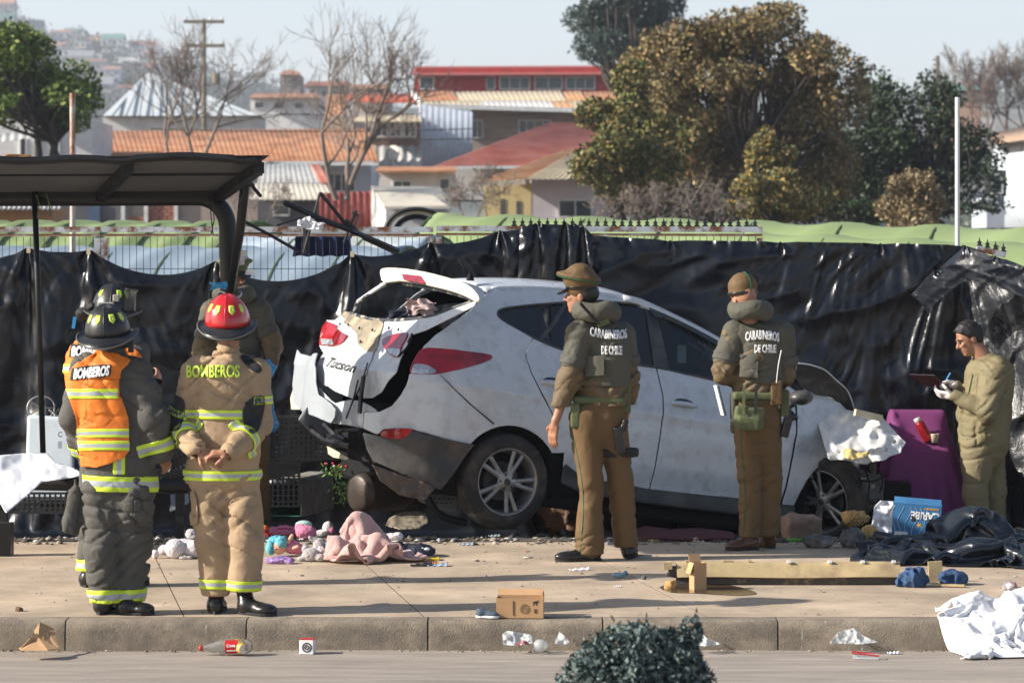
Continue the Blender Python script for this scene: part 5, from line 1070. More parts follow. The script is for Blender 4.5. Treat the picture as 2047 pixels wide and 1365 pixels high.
# wheels
def wheel(c, nrmv, up, R=.345, W=.225, name='wheel', spin=0):
    """c: centre of outer face"""
    n_ = nrm(nrmv); u = nrm(np.array(up)-n_*np.dot(up, n_)); v = np.cross(n_, u); c = np.array(c)
    Mx = lambda V: c+np.outer(V[:, 0], u)+np.outer(V[:, 1], v)+np.outer(V[:, 2], n_)
    pr = [(.235, -.015), (.245, .004), (.27, .008), (.3, .004), (R-.02, -.012), (R-.006, -.03), (R, -.05), (R+.0, -.068), (R-.008, -.07), (R-.008, -.078), (R, -.08), (R+.001, -.11), (R-.008, -.112), (R-.008, -.12), (R, -.122), (R, -.15), (R-.008, -.152), (R-.008, -.16), (R, -.162), (R-.004, -.19), (R-.02, -.21), (.3, -W-.004), (.25, -W), (.235, -W+.01)]
    mb = MB(); n = 72; mb.lathe(pr, n=n); V = np.concatenate(mb.V); L = V.reshape(len(pr), n, 3)
    L[5:7, ::2] *= np.array((.985, .985, 1)); L[18:20, 1::2] *= np.array((.985, .985, 1))
    tyre = mk('tyre', Mx(L.reshape(-1, 3)), mb.F, m_tyre, car, True)
    w = empty('wheel', c, None); w.parent = car; bpy.context.view_layer.update() if False else None
    w.location = tuple(c-ORG[car.name]); tyre.parent = w; tyre.location = tuple(ORG[car.name]-c)
    rb = MB(); rb.lathe([(.238, -.015), (.243, .002), (.236, .004), (.228, -.008), (.218, -.03), (.21, -.1), (.205, -.2)], n=48); rim = mk('rim', Mx(np.concatenate(rb.V)), rb.F, m_rimm, w, True); solid(rim, .004)
    sp = []
    for k in range(5):
        for s in (-1, 1):
            a = 2*math.pi*k/5+spin+s*.16; b = 2*math.pi*k/5+spin+s*.25; a2 = 2*math.pi*k/5+spin+s*.1
            sp.append(Cone((.055*math.cos(a*1), .055*math.sin(a), -.028), (.218*math.cos(a2+s*.07), .218*math.sin(a2+s*.07), -.022), .015, .019, flat=((0, 0, 1), .7)))
    sp += [Ell((0, 0, -.03), (.07, .07, .022))]
    V, F = Vol(sp, .0055, .012, cuts=[lambda p: -(np.linalg.norm(p-np.array((0, 0, .01)), axis=-1)-.024)]).mesh(); mk('spokes', Mx(V), F[:, ::-1] if np.dot(np.cross(u, v), n_) < 0 else F, m_rimm, w, True)
    hb = MB().lathe([(.026, -.02), (.024, -.004), (.001, -.002)], n=16); mk('hub_cap', Mx(np.concatenate(hb.V)), hb.F, m_clad, w, True)
    for k in range(5):
        a = 2*math.pi*k/5+spin+.63; h2 = MB().lathe([(.009, -.03), (.009, -.012), (.001, -.012)], (.052*math.cos(a), .052*math.sin(a), 0), n=8); mk('wheel_nut', Mx(np.concatenate(h2.V)), h2.F, m_black, w)
    bd = MB().lathe([(.14, -.13), (.14, -.11), (.001, -.11)], n=24); mk('brake_disc', Mx(np.concatenate(bd.V)), bd.F, m_clad, w)
    bk = MB().lathe([(.215, -.15), (.001, -.15)], n=24); mk('backing', Mx(np.concatenate(bk.V)), bk.F, m_blk, w)
    return w
wheel(CW(0, .905, .35), cR, cU, .348, spin=.94)
wheel(CW(0, -.905, .33), -cR, cU, .345)
wheel(P(1640, 1003, 22.8), (-.62, -.78, -.06), (0, 0, 1), .335, spin=.3)
# silencer under the rear
mb = MB().lathe([(.001, 0), (.11, 0), (.135, .015), (.145, .05), (.148, .055), (.145, .06), (.145, .42), (.12, .46), (.001, .46)], P(712, 985, 21.6), nrm(P(840, 975, 22.0)-P(712, 985, 21.6)), 28)
mb.build('silencer', M('burnt_metal', (.09, .065, .05), .45, metal=.4, var=.3, ns=6, bump=.2, c2=(.03, .025, .02), amt=.5, c2s=5, soft=.2), car, True)
MB().tube(crom([P(830, 970, 22), P(850, 990, 22), P(880, 1030, 22), P(930, 1045, 22.1)], 4, False), .03, 8).build('exhaust_pipe', m_clad, car, True)
patch('heat_shield', np.array([(744, 928), (790, 945), (850, 965), (870, 975), (850, 1000), (800, 990), (760, 960)]), plane_surf(22.0, .001, 0, .03), 4, M('shield_brown', (.1, .075, .06), .5), car, thick=.006)
# loose clothes inside the boot, seen through the missing rear window
rag('clothes', 'pink and white clothes bundled inside the open boot of the car', 'clothes', 842, 616, 22.05, .22, .1, M('pale_pink_cloth', (.6, .45, .43), .85), 31, 16)
rag('clothes', 'dark blue cloth lying in the boot left of the pink clothes', 'clothes', 800, 628, 22.05, .16, .06, M('navy_cloth', (.02, .025, .05), .85), 33, 12)
# ================================================================== people
m_skin = M('skin', (.36, .175, .105), .5, var=.08, ns=20, bump=.1, bs=120, bd=.001, sss=.1)
m_hair = M('black_hair', (.015, .012, .01), .5, var=.3, ns=60, bump=.5, bs=90, bd=.004)
m_bunk = M('dark_bunker_cloth', (.085, .08, .07), .85, var=.15, ns=8, bump=.35, bs=18, bd=.012, fold=.4, fs=13)
m_khk = M('khaki_bunker_cloth', (.4, .28, .17), .85, var=.1, ns=7, bump=.3, bs=14, bd=.012, c2=(.25, .17, .1), amt=.36, c2s=5, soft=.2, fold=.4, fs=13)
m_orng = M('orange_vest_cloth', (.8, .2, .015), .7, var=.1, ns=8, bump=.35, bs=14, bd=.01, fold=.4, fs=13)
m_olive = M('olive_grey_vest_cloth', (.085, .082, .062), .85, var=.12, ns=9, bump=.3, bs=30, bd=.006, fold=.3, fs=12)
m_shirt = M('olive_brown_shirt', (.13, .09, .045), .7, var=.12, ns=8, bump=.35, bs=16, bd=.01, fold=.4, fs=13)
m_brn = M('brown_trouser_cloth', (.125, .072, .026), .75, var=.1, ns=6, bump=.2, bs=12, bd=.008, fold=.3, fs=12)
m_cover = M('olive_coverall_cloth', (.2, .165, .085), .75, var=.1, ns=8, bump=.35, bs=14, bd=.012, fold=.4, fs=13)
m_blk_c = M('black_cloth', (.015, .015, .016), .75, var=.2, ns=8, bump=.3)
m_boot = M('black_leather', (.014, .013, .013), .28, var=.3, ns=9, bump=.2, bs=40, bd=.004)
m_brshoe = M('brown_leather', (.09, .04, .02), .25, var=.3, ns=9, bump=.1)
m_glovew = M('white_latex', (.68, .62, .6), .5, var=.06, bump=.2, bs=60, bd=.003, sss=.05)
m_hred = M('red_helmet_shell', (.5, .012, .015), .22, var=.08, ns=6, bump=.02, coat=.6); m_hblk = M('black_helmet_shell', (.02, .02, .02), .35, var=.3, ns=8, bump=.1, c2=(.12, .11, .1), amt=.34, c2s=9, soft=.05)
m_lime = M('lime_sticker', (.55, .72, .08), .4, var=.05, bump=0); m_whit = M('white_print', (.8, .8, .8), .6, var=.05, bump=0)
m_strap = M('olive_webbing', (.1, .12, .05), .8, var=.2, ns=12, bump=.3)
def stripe_mat():
    m = M('reflective_stripe', (.6, .78, .05), .45, var=.06, ns=20, bump=.15, bs=30); nt = m.node_tree; b = nt.nodes['Principled BSDF']; l = b.inputs['Base Color'].links[0].from_socket
    a = nt.nodes.new('ShaderNodeAttribute'); a.attribute_name = 'bd'; ab = nt.nodes.new('ShaderNodeMath'); ab.operation = 'ABSOLUTE'; lt = nt.nodes.new('ShaderNodeMath'); lt.operation = 'LESS_THAN'; lt.inputs[1].default_value = .38
    x = nt.nodes.new('ShaderNodeMix'); x.data_type = 'RGBA'; nt.links.new(a.outputs['Fac'], ab.inputs[0]); nt.links.new(ab.outputs[0], lt.inputs[0]); nt.links.new(lt.outputs[0], x.inputs[0]); nt.links.new(l, x.inputs[6]); x.inputs[7].default_value = (.4, .43, .44, 1); nt.links.new(x.outputs[2], b.inputs['Base Color']); return m
m_strp = stripe_mat()
def wr_noise(a, f=6, s=0, zs=1.5):
    """cloth folds: broad soft rolls cut by narrow slanting creases"""
    def g(p):
        x, y, z = p[..., 0], p[..., 1], p[..., 2]; w = vn(p*f*.5, s+3)*.9; o = -a*.8*vn(p*f*.75, s+1)
        for k, (c1, c2) in enumerate(((.55, 1), (-.7, 1), (.12, 1))):
            n = vn(np.stack([x*f*.55+w, y*f*.55-w, (z*c2+x*c1+y*c1*.5)*f*zs*1.35+w*1.2], -1), s+11*k+5); m = np.clip(vn(p*f*.45, s+7*k+2)*2.2+.35, 0, 1); o = o+a*m*(.95*np.exp(-(n/.15)**2)-.3)
        return o-a*.12*vn(p*f*4, s+9)
    return g
def head_prims(c, f, u, lab=0):
    f = nrm(f); u = nrm(u-f*0); r = nrm(np.cross(f, u)); u = np.cross(r, f); c = np.array(c); R = np.c_[f, r, u]; L = lambda a, b, d: c+f*a+r*b+u*d
    E = lambda p, q, k=.012: Ell(L(*p), q, R, k)
    return [E((-.012, 0, .03), (.098, .077, .098)), E((.03, 0, -.04), (.066, .06, .078)), E((.062, 0, -.092), (.028, .032, .022)), E((.078, 0, .028), (.018, .05, .014)), Cone(L(.09, 0, .012), L(.112, 0, -.02), .009, .014, k=.008), E((.093, .014, -.024), (.012, .009, .009), .006), E((.093, -.014, -.024), (.012, .009, .009), .006),
            E((.086, 0, -.052), (.012, .024, .0065), .004), E((.083, 0, -.067), (.013, .021, .0075), .004), E((.07, .037, -.012), (.022, .02, .02)), E((.07, -.037, -.012), (.022, .02, .02)),
            E((-.008, .079, -.008), (.02, .009, .032), .005), E((-.008, -.079, -.008), (.02, .009, .032), .005)], R, L
def hand_prims(w, d, pn, thumb, curl=.5, s=1.0, spread=.1):
    """wrist, finger direction, palm normal (side the fingers curl to), thumb side sign"""
    d = nrm(d); pn = nrm(pn-d*np.dot(pn, d)); t = np.cross(d, pn)*thumb; w = np.array(w); R = np.c_[d, t, pn]; L = lambda a, b, c: w+(d*a+t*b+pn*c)*s
    pr = [Cone(L(-.02, 0, 0), L(.03, 0, 0), .026*s, .028*s, k=.01), RBox(L(.055, 0, 0), (.045*s, .04*s, .014*s), .012*s, R, k=.012)]
    for i, (b, ln) in enumerate(((.03, .07), (.01, .08), (-.01, .075), (-.03, .058))):
        a = 0; p = L(.095, b, 0); q = b*spread*8
        for k, fr in enumerate((.45, .32, .23)):
            a += curl*(.7 if k == 0 else .9); dd = d*math.cos(a)+pn*math.sin(a)+t*q*.3; n = p+nrm(dd)*ln*fr*s; pr.append(Cone(p, n, (.0105-.0012*k)*s, (.0098-.0012*k)*s, k=.003)); p = n
    p = L(.02, .035, .005)
    for dd, ln in ((d*.6+t*.7+pn*.25, .045), (d*.9+t*.25+pn*.4*(1+curl), .032)): n = p+nrm(dd)*ln*s; pr.append(Cone(p, n, .0125*s, .0105*s, k=.005)); p = n
    return pr
class Person:
    def __init__(s, label, D, foot, zf=0.0):
        s.D = D; x = P(foot, 0, D)[0]; s.root = empty('person', (x, D, zf), label, 'person'); s.zf = zf; s.G = {}
    def J(s, a, b, dd=0): return P(a, b, s.D+dd)
    def garment(s, name, prims, mat, h=.0095, k=.03, noise=None, cuts=(), parent=None):
        v = Vol(prims, h, k, noise=noise, cuts=cuts); V, F = v.mesh(); o = mk(name, V, F, mat, parent or s.root, True); s.G[name] = (V, tri(F), vnormals(V, F), o, BVHTree.FromPolygons([tuple(q) for q in V], [tuple(f) for f in F.tolist()])); return o
    def band(s, g, c, n, hw, R=9, name='reflective_band', off=.005, xlim=None):
        V, T, N, o, _ = s.G[g]; c = np.array(c); n = nrm(n); t = (V-c)@n; sd = np.abs(t)-hw
        sd = np.maximum(sd, np.linalg.norm(V-c, axis=1)-R)
        if xlim: px, _ = proj(V); sd = np.maximum(sd, np.maximum(xlim[0]-px, px-xlim[1])*.003)
        X, F, A = clip(V, T, sd, np.c_[N, t/hw])
        if len(F): solid(mk(name, X+A[:, :3]*off, F, m_strp, o, True, attrs={'bd': A[:, 3]}), .003, 1)
    def patch(s, g, poly, mat, name, off=.006, back=False, smooth=True, parent=None, thick=.004, side=-1):
        V, T, N, o, _ = s.G[g]; px, py = proj(V); sd = np.maximum(psdf(crom(poly, 4) if smooth else poly, px, py)*.003, (N[:, 1]*-side-.15)*.05) if not back else psdf(poly, px, py)*.003
        X, F, A = clip(V, T, sd, N)
        if len(F): q = mk(name, X+A*off, F, mat, parent or o, True); solid(q, thick, 1); s.G[name] = (X+A*off, F, A, q, None); return q
    def stripes(s, g, y0, y1, x0=None, x1=None, tilt=0, off=.004, vertical=False):
        """reflective stripe laid on a patch, between two photo rows"""
        V, T, N, o, _ = s.G[g]; px, py = proj(V); q = (px if vertical else py+tilt*(px-(x0 or 0))); t = (q-(y0+y1)/2)/((y1-y0)/2); sd = np.abs(t)-1
        if x0 is not None: sd = np.maximum(sd, np.maximum(x0-px, px-x1)/10 if not vertical else np.maximum(x0-py, py-x1)/10)
        sd = np.maximum(sd, N[:, 1]-.2)
        X, F, A = clip(V, T, sd, np.c_[N, t])
        if len(F): solid(mk('reflective_band', X+A[:, :3]*off, F, m_strp, o if o.parent is s.root else o.parent, True, attrs={'bd': A[:, 3]}), .002, 1)
    def text(s, g, txt, px, py, w, h, mat, rot_=0, shear=0, bold=.03, off=.012, arc=0, parent=None):
        V, T = text_mesh(txt, 1, bold, shear); V = V[:, :2]; V -= (V.max(0)+V.min(0))/2; V /= (V.max(0)-V.min(0)); d = s.D; bv = s.G[g][4]; out = []
        for x, y in V:
            X = px+x*w*math.cos(rot_)-y*h*math.sin(-rot_)*0; Y = py-y*h+x*w*math.sin(rot_)+arc*(2*x)**2
            q = P(X, Y, 1.0); di = Vector(q-np.array((0, 0, CH))).normalized(); hit = bv.ray_cast(Vector((0, 0, CH)), di)
            if hit[0] is None: hit = bv.find_nearest(Vector(P(X, Y, d)))
            out.append(np.array(hit[0])-np.array(di)*off)
        o = mk('lettering', np.array(out), T, mat, parent or s.G[g][3]); solid(o, .003); return o
    def body(s, prims, h=.0078): v = Vol(prims, h, .015); V, F = v.mesh(); o = mk('body', V, F, m_skin, s.root, True); return o
def shoe(p, name, heel, toe, mat, w=.048, hgt=.07, sole=True, ank=None, zf=0):
    h = np.array(heel, float); t = np.array(toe, float); h[2] = t[2] = zf; d = nrm(t-h); R = np.c_[d, np.cross((0, 0, 1), d), (0, 0, 1)]; L = np.linalg.norm(t-h); m = (h+t)/2
    pr = [Ell(h+d*L*.72+(0, 0, .032), (L*.32, w*1.02, .036), R), Ell(h+d*.05+(0, 0, .04), (.055, w*.82, .05), R), Cone(h+d*.05+(0, 0, .05), h+d*L*.55+(0, 0, .04), .042, .036), Cone(h+d*.05+(0, 0, .05), (ank if ank is not None else h+d*.06+(0, 0, hgt+.03)), .045, .045)]
    v = Vol(pr, .009, .02, cuts=[lambda q: (zf+.012-q[..., 2])]); V, F = v.mesh(); o = mk(name, V, F, mat, p.root, True)
    ol = crom([h-d*.01+R[:, 1]*0, h+d*L*.3+R[:, 1]*w*.72, h+d*L*.75+R[:, 1]*w*1.02, t+R[:, 1]*w*.4, t-R[:, 1]*w*.4, h+d*L*.75-R[:, 1]*w*1.02, h+d*L*.3-R[:, 1]*w*.72], 3)
    n = len(ol); V = np.r_[ol+(0, 0, .0), ol+(0, 0, .018)]; F = [tuple(range(n))[::-1], tuple(range(n, 2*n))]+[(i, (i+1) % n, n+(i+1) % n, n+i) for i in range(n)]
    mk('sole', V, F, m_blk_c, o); return o
def helmet(p, c, tilt, R, shell, brim_w=.05, stick=((-62, 8), (-25, 6), (20, 6), (55, 8)), back=1.25, scale=1.0, az0=0):
    """dome with ribs and a dipping brim; az measured from the side facing the camera"""
    c = np.array(c); Tm = rot('X', tilt[0])@rot('Y', tilt[1]); rx, ry, rz = np.array((.124, .147, .168))*scale; w = lambda V: c+np.asarray(V)@Tm.T
    t = empty('helmet', p.root.location, None); t.parent = p.root; t.location = (0, 0, 0); ORG[t.name] = ORG[p.root.name]
    th = np.linspace(0, np.pi/2, 14); ph = np.linspace(0, 2*np.pi, 48, endpoint=False); A, B = np.meshgrid(th, ph, indexing='ij'); k = 1+.018*np.abs(np.cos(B*4))**14
    V = np.stack([rx*np.sin(A)*np.cos(B)*k, ry*np.sin(A)*np.sin(B)*k, rz*np.cos(A)*k], -1).reshape(-1, 3); solid(mk('shell', w(V), grid_faces(14, 48, True), shell, t, True), .004)
    for j in range(8):
        a = j*np.pi/4+np.pi/8*0; q = np.array([(rx*1.012*math.sin(x)*math.cos(a), ry*1.012*math.sin(x)*math.sin(a), rz*1.012*math.cos(x)) for x in np.linspace(.05, 1.52, 12)]); MB().tube(w(q), .0055, 6).build('rib', shell, t, True)
    bv = []; n = 56
    for i in range(n):
        a = 2*math.pi*i/n; cx, sy = math.cos(a), math.sin(a); bk = max(0, -sy); e = brim_w*(1+.5*bk+.25*max(0, sy))
        for rr, dz in ((.97, .004), (1, -.002), (1+e*5, -.012-.02*bk+.016*abs(cx)**2), (1+e*7.4, -.018-.035*bk+.03*abs(cx)**2)): bv.append((rx*rr*cx, ry*rr*sy, dz))
    F = [(i*4+j, i*4+j+1, ((i+1) % n)*4+j+1, ((i+1) % n)*4+j) for i in range(n) for j in range(3)]; solid(mk('brim', w(bv), F, m_hblk, t, True), .006)
    MB().tube(w(np.array(bv).reshape(n, 4, 3)[:, 3][list(range(n))+[0]]), .005, 6, cap=False).build('brim_trim', M('brim_trim', (.09, .09, .08), .5) if 'brim_trim' not in bpy.data.materials else bpy.data.materials['brim_trim'], t, True)
    for az, dz in stick:
        a = math.radians(-90+az+az0); el = math.radians(33+dz*.4); S = []; pent = crom([(-.5, -.2), (0, -.55), (.5, -.2), (.42, .5), (-.42, .5)], 1)
        pent = np.concatenate([pent[i]+(pent[(i+1) % 5]-pent[i])*np.arange(4)[:, None]/4 for i in range(5)])
        for sc_k in (.02, .5, 1):
            for u_, v_ in pent*sc_k: e2 = el+v_*.34; a2 = a+u_*.36/math.cos(e2)*.75; S.append((rx*1.018*math.cos(e2)*math.cos(a2), ry*1.018*math.cos(e2)*math.sin(a2), rz*1.018*math.sin(e2)))
        solid(mk('sticker', w(S), grid_faces(3, 20, True), m_lime, t), .003)
    return t, w
def torso(p, sh, chest, waist, hem, hw, depth=.62, nx=(0, 1, 0), yk=.085):
    return [Cone(sh[0], sh[1], yk, flat=(nx, .95)), Cone(chest, waist, hw[0], hw[1], flat=(nx, depth)), Cone(waist, hem, hw[1], hw[2], flat=(nx, depth))]

# ---- firefighter in khaki with red helmet
p = Person('firefighter with red helmet in tan bunker gear, hands clasped behind the back', 16.9, 455); J = p.J
shL, shR = J(396, 748, .03), J(515, 748, .03); elL, elR = J(355, 848, .03), J(518, 850, .03); wL, wR = J(392, 898, -.17), J(462, 902, -.19)
chest, waist, hem = J(456, 775, .03), J(449, 880, .03), J(446, 948, .03); hipL, hipR = J(415, 960, .03), J(480, 960, .03); knL, knR = J(425, 1085, .02), J(492, 1080, 0); anL, anR = J(433, 1185, .04), J(488, 1170, 0)
hp, HR, HL = head_prims(J(457, 652, .02), (.1, 1, -.1), (0, 0, 1))
p.body(hp+[Cone(J(457, 670, .02), J(456, 712, .03), .058, .062), Cone(shL, shR, .06), Cone(chest, hem, .13, .12, flat=((0, 1, 0), .6)), Cone(shL, elL, .045, .04), Cone(elL, wL, .038, .028), Cone(shR, elR, .045, .04), Cone(elR, wR, .038, .028), Cone(hipL, knL, .07, .05), Cone(knL, anL, .05, .04), Cone(hipR, knR, .07, .05), Cone(knR, anR, .05, .04)]
       +hand_prims(J(398, 902, -.19), (.85, -.15, -.35), (.1, .6, -.7), -1, .45, .95)+hand_prims(J(457, 906, -.21), (-.85, -.1, .0), (-.1, .3, -.9), 1, .8, .95))
p.garment('trousers', [Cone(J(447, 935, .03), J(447, 965, .03), .185, .17, flat=((0, 1, 0), .62)), Cone(hipL, knL, .108, .098), Cone(knL, anL, .098, .086), Cone(hipR, knR, .108, .1), Cone(knR, anR, .1, .09)], m_khk, k=.025, noise=wr_noise(.019, 7, 3), cuts=[lambda q: np.where(q[..., 0] < P(458, 0, 16.9)[0], anL[2]-.012, anR[2]-.03)-q[..., 2]])
p.band('trousers', J(433, 1165, .03), (0.02, 0, 1), .027); 
p.garment('jacket', torso(p, (shL, shR), chest, waist, hem, (.205, .2, .2))+[Cone(J(456, 712, .02), J(456, 724, .02), .07, .1, k=.02), Cone(shL, elL, .085, .075), Cone(elL, wL, .074, .058), Cone(shR, elR, .085, .075), Cone(elR, wR, .074, .056)], m_khk, k=.03, noise=wr_noise(.018, 7, 5), cuts=[lambda q: (J(0, 968)[2]-q[..., 2]), lambda q: .035-np.minimum(np.linalg.norm(q-(wL+nrm(wL-elL)*.03), axis=-1), np.linalg.norm(q-(wR+nrm(wR-elR)*.03), axis=-1))-.0])
p.band('jacket', J(449, 827), (0, 0, 1), .026, xlim=(367, 484)); p.band('jacket', J(446, 949), (0, 0, 1), .027)
p.band('jacket', elL+(wL-elL)*.45, wL-elL, .026, .12); p.band('jacket', elR+(wR-elR)*.5, wR-elR, .026, .12); p.band('jacket', shR+(elR-shR)*.5, elR-shR, .022, .12, xlim=(507, 560)); p.band('jacket', shL+(elL-shL)*.8, elL-shL, .02, .1, xlim=(330, 372))
p.patch('jacket', [(330, 790), (368, 800), (364, 850), (352, 862), (330, 850)], m_blk_c, 'black_elbow_patch', .004); p.patch('jacket', [(490, 806), (528, 792), (520, 850), (505, 868), (488, 852)], m_blk_c, 'black_elbow_patch', .004); p.patch('jacket', [(480, 712), (500, 716), (522, 736), (515, 745), (495, 735)], m_blk_c, 'black_shoulder_patch', .004)
p.patch('trousers', [(463, 998), (512, 990), (516, 1014), (466, 1022)], m_khk, 'pocket_flap', .006); p.patch('trousers', [(468, 1016), (514, 1012), (514, 1062), (482, 1066)], m_khk, 'pocket', .008); p.patch('trousers', [(378, 990), (392, 985), (398, 1040), (382, 1045)], m_khk, 'pocket', .008)
p.text('jacket', 'BOMBEROS', 426, 742, 108, 26, m_lime, .0, 0, .035)
helmet(p, J(455, 648, .02), (8, 0), 1, m_hred, .045)
mk('neck_flap', *Vol([Cone(J(440, 668, .0), J(470, 668, .0), .09, flat=((0, 0, 1), .4))], .009, .01).mesh(), m_blk_c, p.root, True)
shoe(p, 'boot', J(430, 1215, -.05), J(436, 1215, .24), m_boot, .055, .1, ank=anL-(0, 0, .02)); shoe(p, 'boot', J(478, 1215, -.02), J(550, 1215, -.12), m_boot, .055, .1, ank=anR-(0, 0, .03))

# ---- firefighters in orange vests
p = Person('firefighter in orange vest with battered black helmet, nearest the kerb at left', 16.86, 235); J = p.J
shL, shR = J(172, 742, .03), J(272, 748, .03); elL, elR = J(146, 835, .03), J(303, 838, -.02); wL, wR = J(165, 900, .12), J(322, 902, -.0)
chest, waist, hem = J(215, 775, .03), J(232, 880, .03), J(240, 965, .03); hipL, hipR = J(205, 980, .03), J(264, 980, .03); knL, knR = J(203, 1090, 0), J(266, 1090, .05); anL, anR = J(214, 1190, 0), J(252, 1190, .05)
hp, HR, HL = head_prims(J(222, 662, .02), (.35, 1, -.1), (0, 0, 1))
p.body(hp+[Cone(J(225, 680, .02), J(228, 712, .03), .058, .062), Cone(shL, shR, .06), Cone(chest, hem, .13, .12, flat=((0, 1, 0), .6)), Cone(shL, elL, .045, .04), Cone(elL, wL, .038, .028), Cone(shR, elR, .045, .04), Cone(elR, wR, .038, .028), Cone(hipL, knL, .07, .05), Cone(knL, anL, .05, .04), Cone(hipR, knR, .07, .05), Cone(knR, anR, .05, .04)]
       +hand_prims(wR+(.0, .02, -.02), (.3, .5, -.8), (-.6, .6, 0), 1, .6, .9)+hand_prims(wL, (.4, .7, -.5), (.5, .5, 0), -1, .6, .9))
p.garment('trousers', [Cone(J(234, 955, .03), J(234, 985, .03), .19, .17, flat=((0, 1, 0), .62)), Cone(hipL, knL, .118, .108), Cone(knL, anL, .108, .092), Cone(hipR, knR, .122, .108), Cone(knR, anR, .108, .09)], m_bunk, k=.022, noise=wr_noise(.016, 7, 13), cuts=[lambda q: anL[2]-.03-q[..., 2]])
p.band('trousers', J(232, 1190, 0), (0.0, 0, 1), .036)
p.garment('jacket', torso(p, (shL, shR), chest, waist, hem, (.2, .205, .21))+[Cone(J(228, 708, .02), J(230, 726, .02), .07, .1, k=.02), Cone(shL, elL, .088, .074), Cone(elL, wL, .074, .06), Cone(shR, elR, .095, .09), Cone(elR, wR, .09, .07)], m_bunk, k=.03, noise=wr_noise(.013, 7, 15), cuts=[lambda q: (J(0, 985)[2]-q[..., 2])])
p.band('jacket', J(240, 965), (.03, 0, 1), .042); p.band('jacket', elR+(wR-elR)*.8, wR-elR, .036, .14); p.band('jacket', elL+(wL-elL)*.9, wL-elL, .03, .1)
p.patch('jacket', [(196, 706), (232, 710), (262, 722), (243, 738), (236, 766), (240, 792), (256, 834), (258, 900), (248, 914), (222, 926), (196, 934), (168, 932), (160, 880), (150, 830), (138, 780), (136, 755), (150, 735), (172, 718)], m_orng, 'orange_vest', .014, smooth=False, thick=.006)
p.G['orange_vest'] = p.G['orange_vest'][:4]+(BVHTree.FromPolygons([tuple(q) for q in p.G['orange_vest'][0]], [tuple(int(i) for i in f) for f in p.G['orange_vest'][1]]),)
for y0, y1, x0, x1 in ((777, 797, 130, 236), (857, 874, 140, 262), (881, 900, 140, 262)): p.stripes('orange_vest', y0, y1, x0, x1, off=.008)
p.stripes('jacket', 226, 250, 905, 948, vertical=True)
p.patch('orange_vest', [(146, 736), (224, 728), (220, 752), (142, 760)], m_blk_c, 'name_patch', .008, smooth=False, thick=.002, parent=p.G['orange_vest'][3].parent)
p.text('orange_vest', 'BOMBEROS', 183, 744, 74, 22, m_whit, -.1, .25, .05, off=.02, parent=p.G['orange_vest'][3].parent)
helmet(p, J(216, 668, .02), (6, -4), 1, m_hblk, .05, az0=6)
mk('neck_flap', *Vol([Cone(J(208, 684, .0), J(238, 684, .0), .085, flat=((0, 0, 1), .45))], .009, .01).mesh(), m_blk_c, p.root, True)
mk('radio', *Vol([RBox(J(262, 692, .06), (.016, .016, .035), .006), Cone(J(262, 685, .06), J(264, 668, .06), .005)], .005, .005).mesh(), m_boot, p.root, True)
p.patch('trousers', [(250, 1005), (266, 1003), (268, 1045), (248, 1045)], m_bunk, 'pocket', .01, smooth=False); p.patch('trousers', [(268, 1000), (300, 1000), (300, 1050), (268, 1048)], m_bunk, 'pocket', .012, smooth=False)
gl = Vol([Cone(J(148, 985, -.02), J(140, 1040, -.03), .035, .045, flat=((0, 1, 0), .5)), Cone(J(140, 1030, -.03), J(132, 1060, -.03), .022, .016), Cone(J(143, 1035, -.03), J(146, 1066, -.03), .02, .014), Cone(J(160, 985, 0), J(158, 1040, 0), .032, .035, flat=((0, 1, 0), .5)), Cone(J(156, 1035, 0), J(153, 1068, 0), .02, .015), Cone(J(150, 960, 0), J(152, 985, 0), .008)], .008, .012, noise=wr_noise(.006, 16, 4)).mesh(); tag(mk('glove_pair', *gl, m_bunk, None, True), 'pair of dark leather gloves hanging at the hip of the firefighter nearest the kerb', 'gloves')
shoe(p, 'boot', J(200, 1215, -.04), J(222, 1215, .2), m_boot, .06, .1, ank=anL-(0, 0, .02)); shoe(p, 'boot', J(235, 1215, 0), J(306, 1215, -.03), m_boot, .06, .1, ank=anR-(0, 0, .02))

p = Person('firefighter with black helmet and raised visor, mostly hidden behind the nearest one', 18.2, 225); J = p.J
shL, shR = J(172, 712, .03), J(272, 712, .03); elL, elR = J(152, 800, 0), J(292, 800, .05); wL, wR = J(175, 850, .15), J(304, 776, .2)
chest, waist, hem = J(215, 745, .03), J(222, 840, .03), J(226, 915, .03); hipL, hipR = J(195, 925, .03), J(256, 925, .03); knL, knR = J(190, 1040, 0), J(260, 1040, .05); anL, anR = J(180, 1135, 0), J(262, 1135, .05)
hp, HR, HL = head_prims(J(222, 622, .02), (.3, 1, -.1), (0, 0, 1))
p.body(hp+[Cone(J(222, 645, .02), J(222, 680, .03), .058, .062), Cone(shL, shR, .06), Cone(chest, hem, .13, .12, flat=((0, 1, 0), .6)), Cone(shL, elL, .045, .04), Cone(elL, wL, .038, .028), Cone(shR, elR, .045, .04), Cone(elR, wR, .038, .028), Cone(hipL, knL, .07, .05), Cone(knL, anL, .05, .04), Cone(hipR, knR, .07, .05), Cone(knR, anR, .05, .04)]+hand_prims(wR, (.3, .3, .6), (-.7, .3, 0), 1, .6, .9)+hand_prims(wL, (.4, .7, -.5), (.5, .5, 0), -1, .6, .9))
p.garment('trousers', [Cone(J(225, 905, .03), J(225, 930, .03), .18, .17, flat=((0, 1, 0), .62)), Cone(hipL, knL, .11, .1), Cone(knL, anL, .1, .08), Cone(hipR, knR, .11, .1), Cone(knR, anR, .1, .08)], m_bunk, h=.013, k=.022, noise=wr_noise(.012, 7, 23), cuts=[lambda q: anL[2]-.01-q[..., 2]]); p.band('trousers', J(220, 1128, 0), (0, 0, 1), .036)
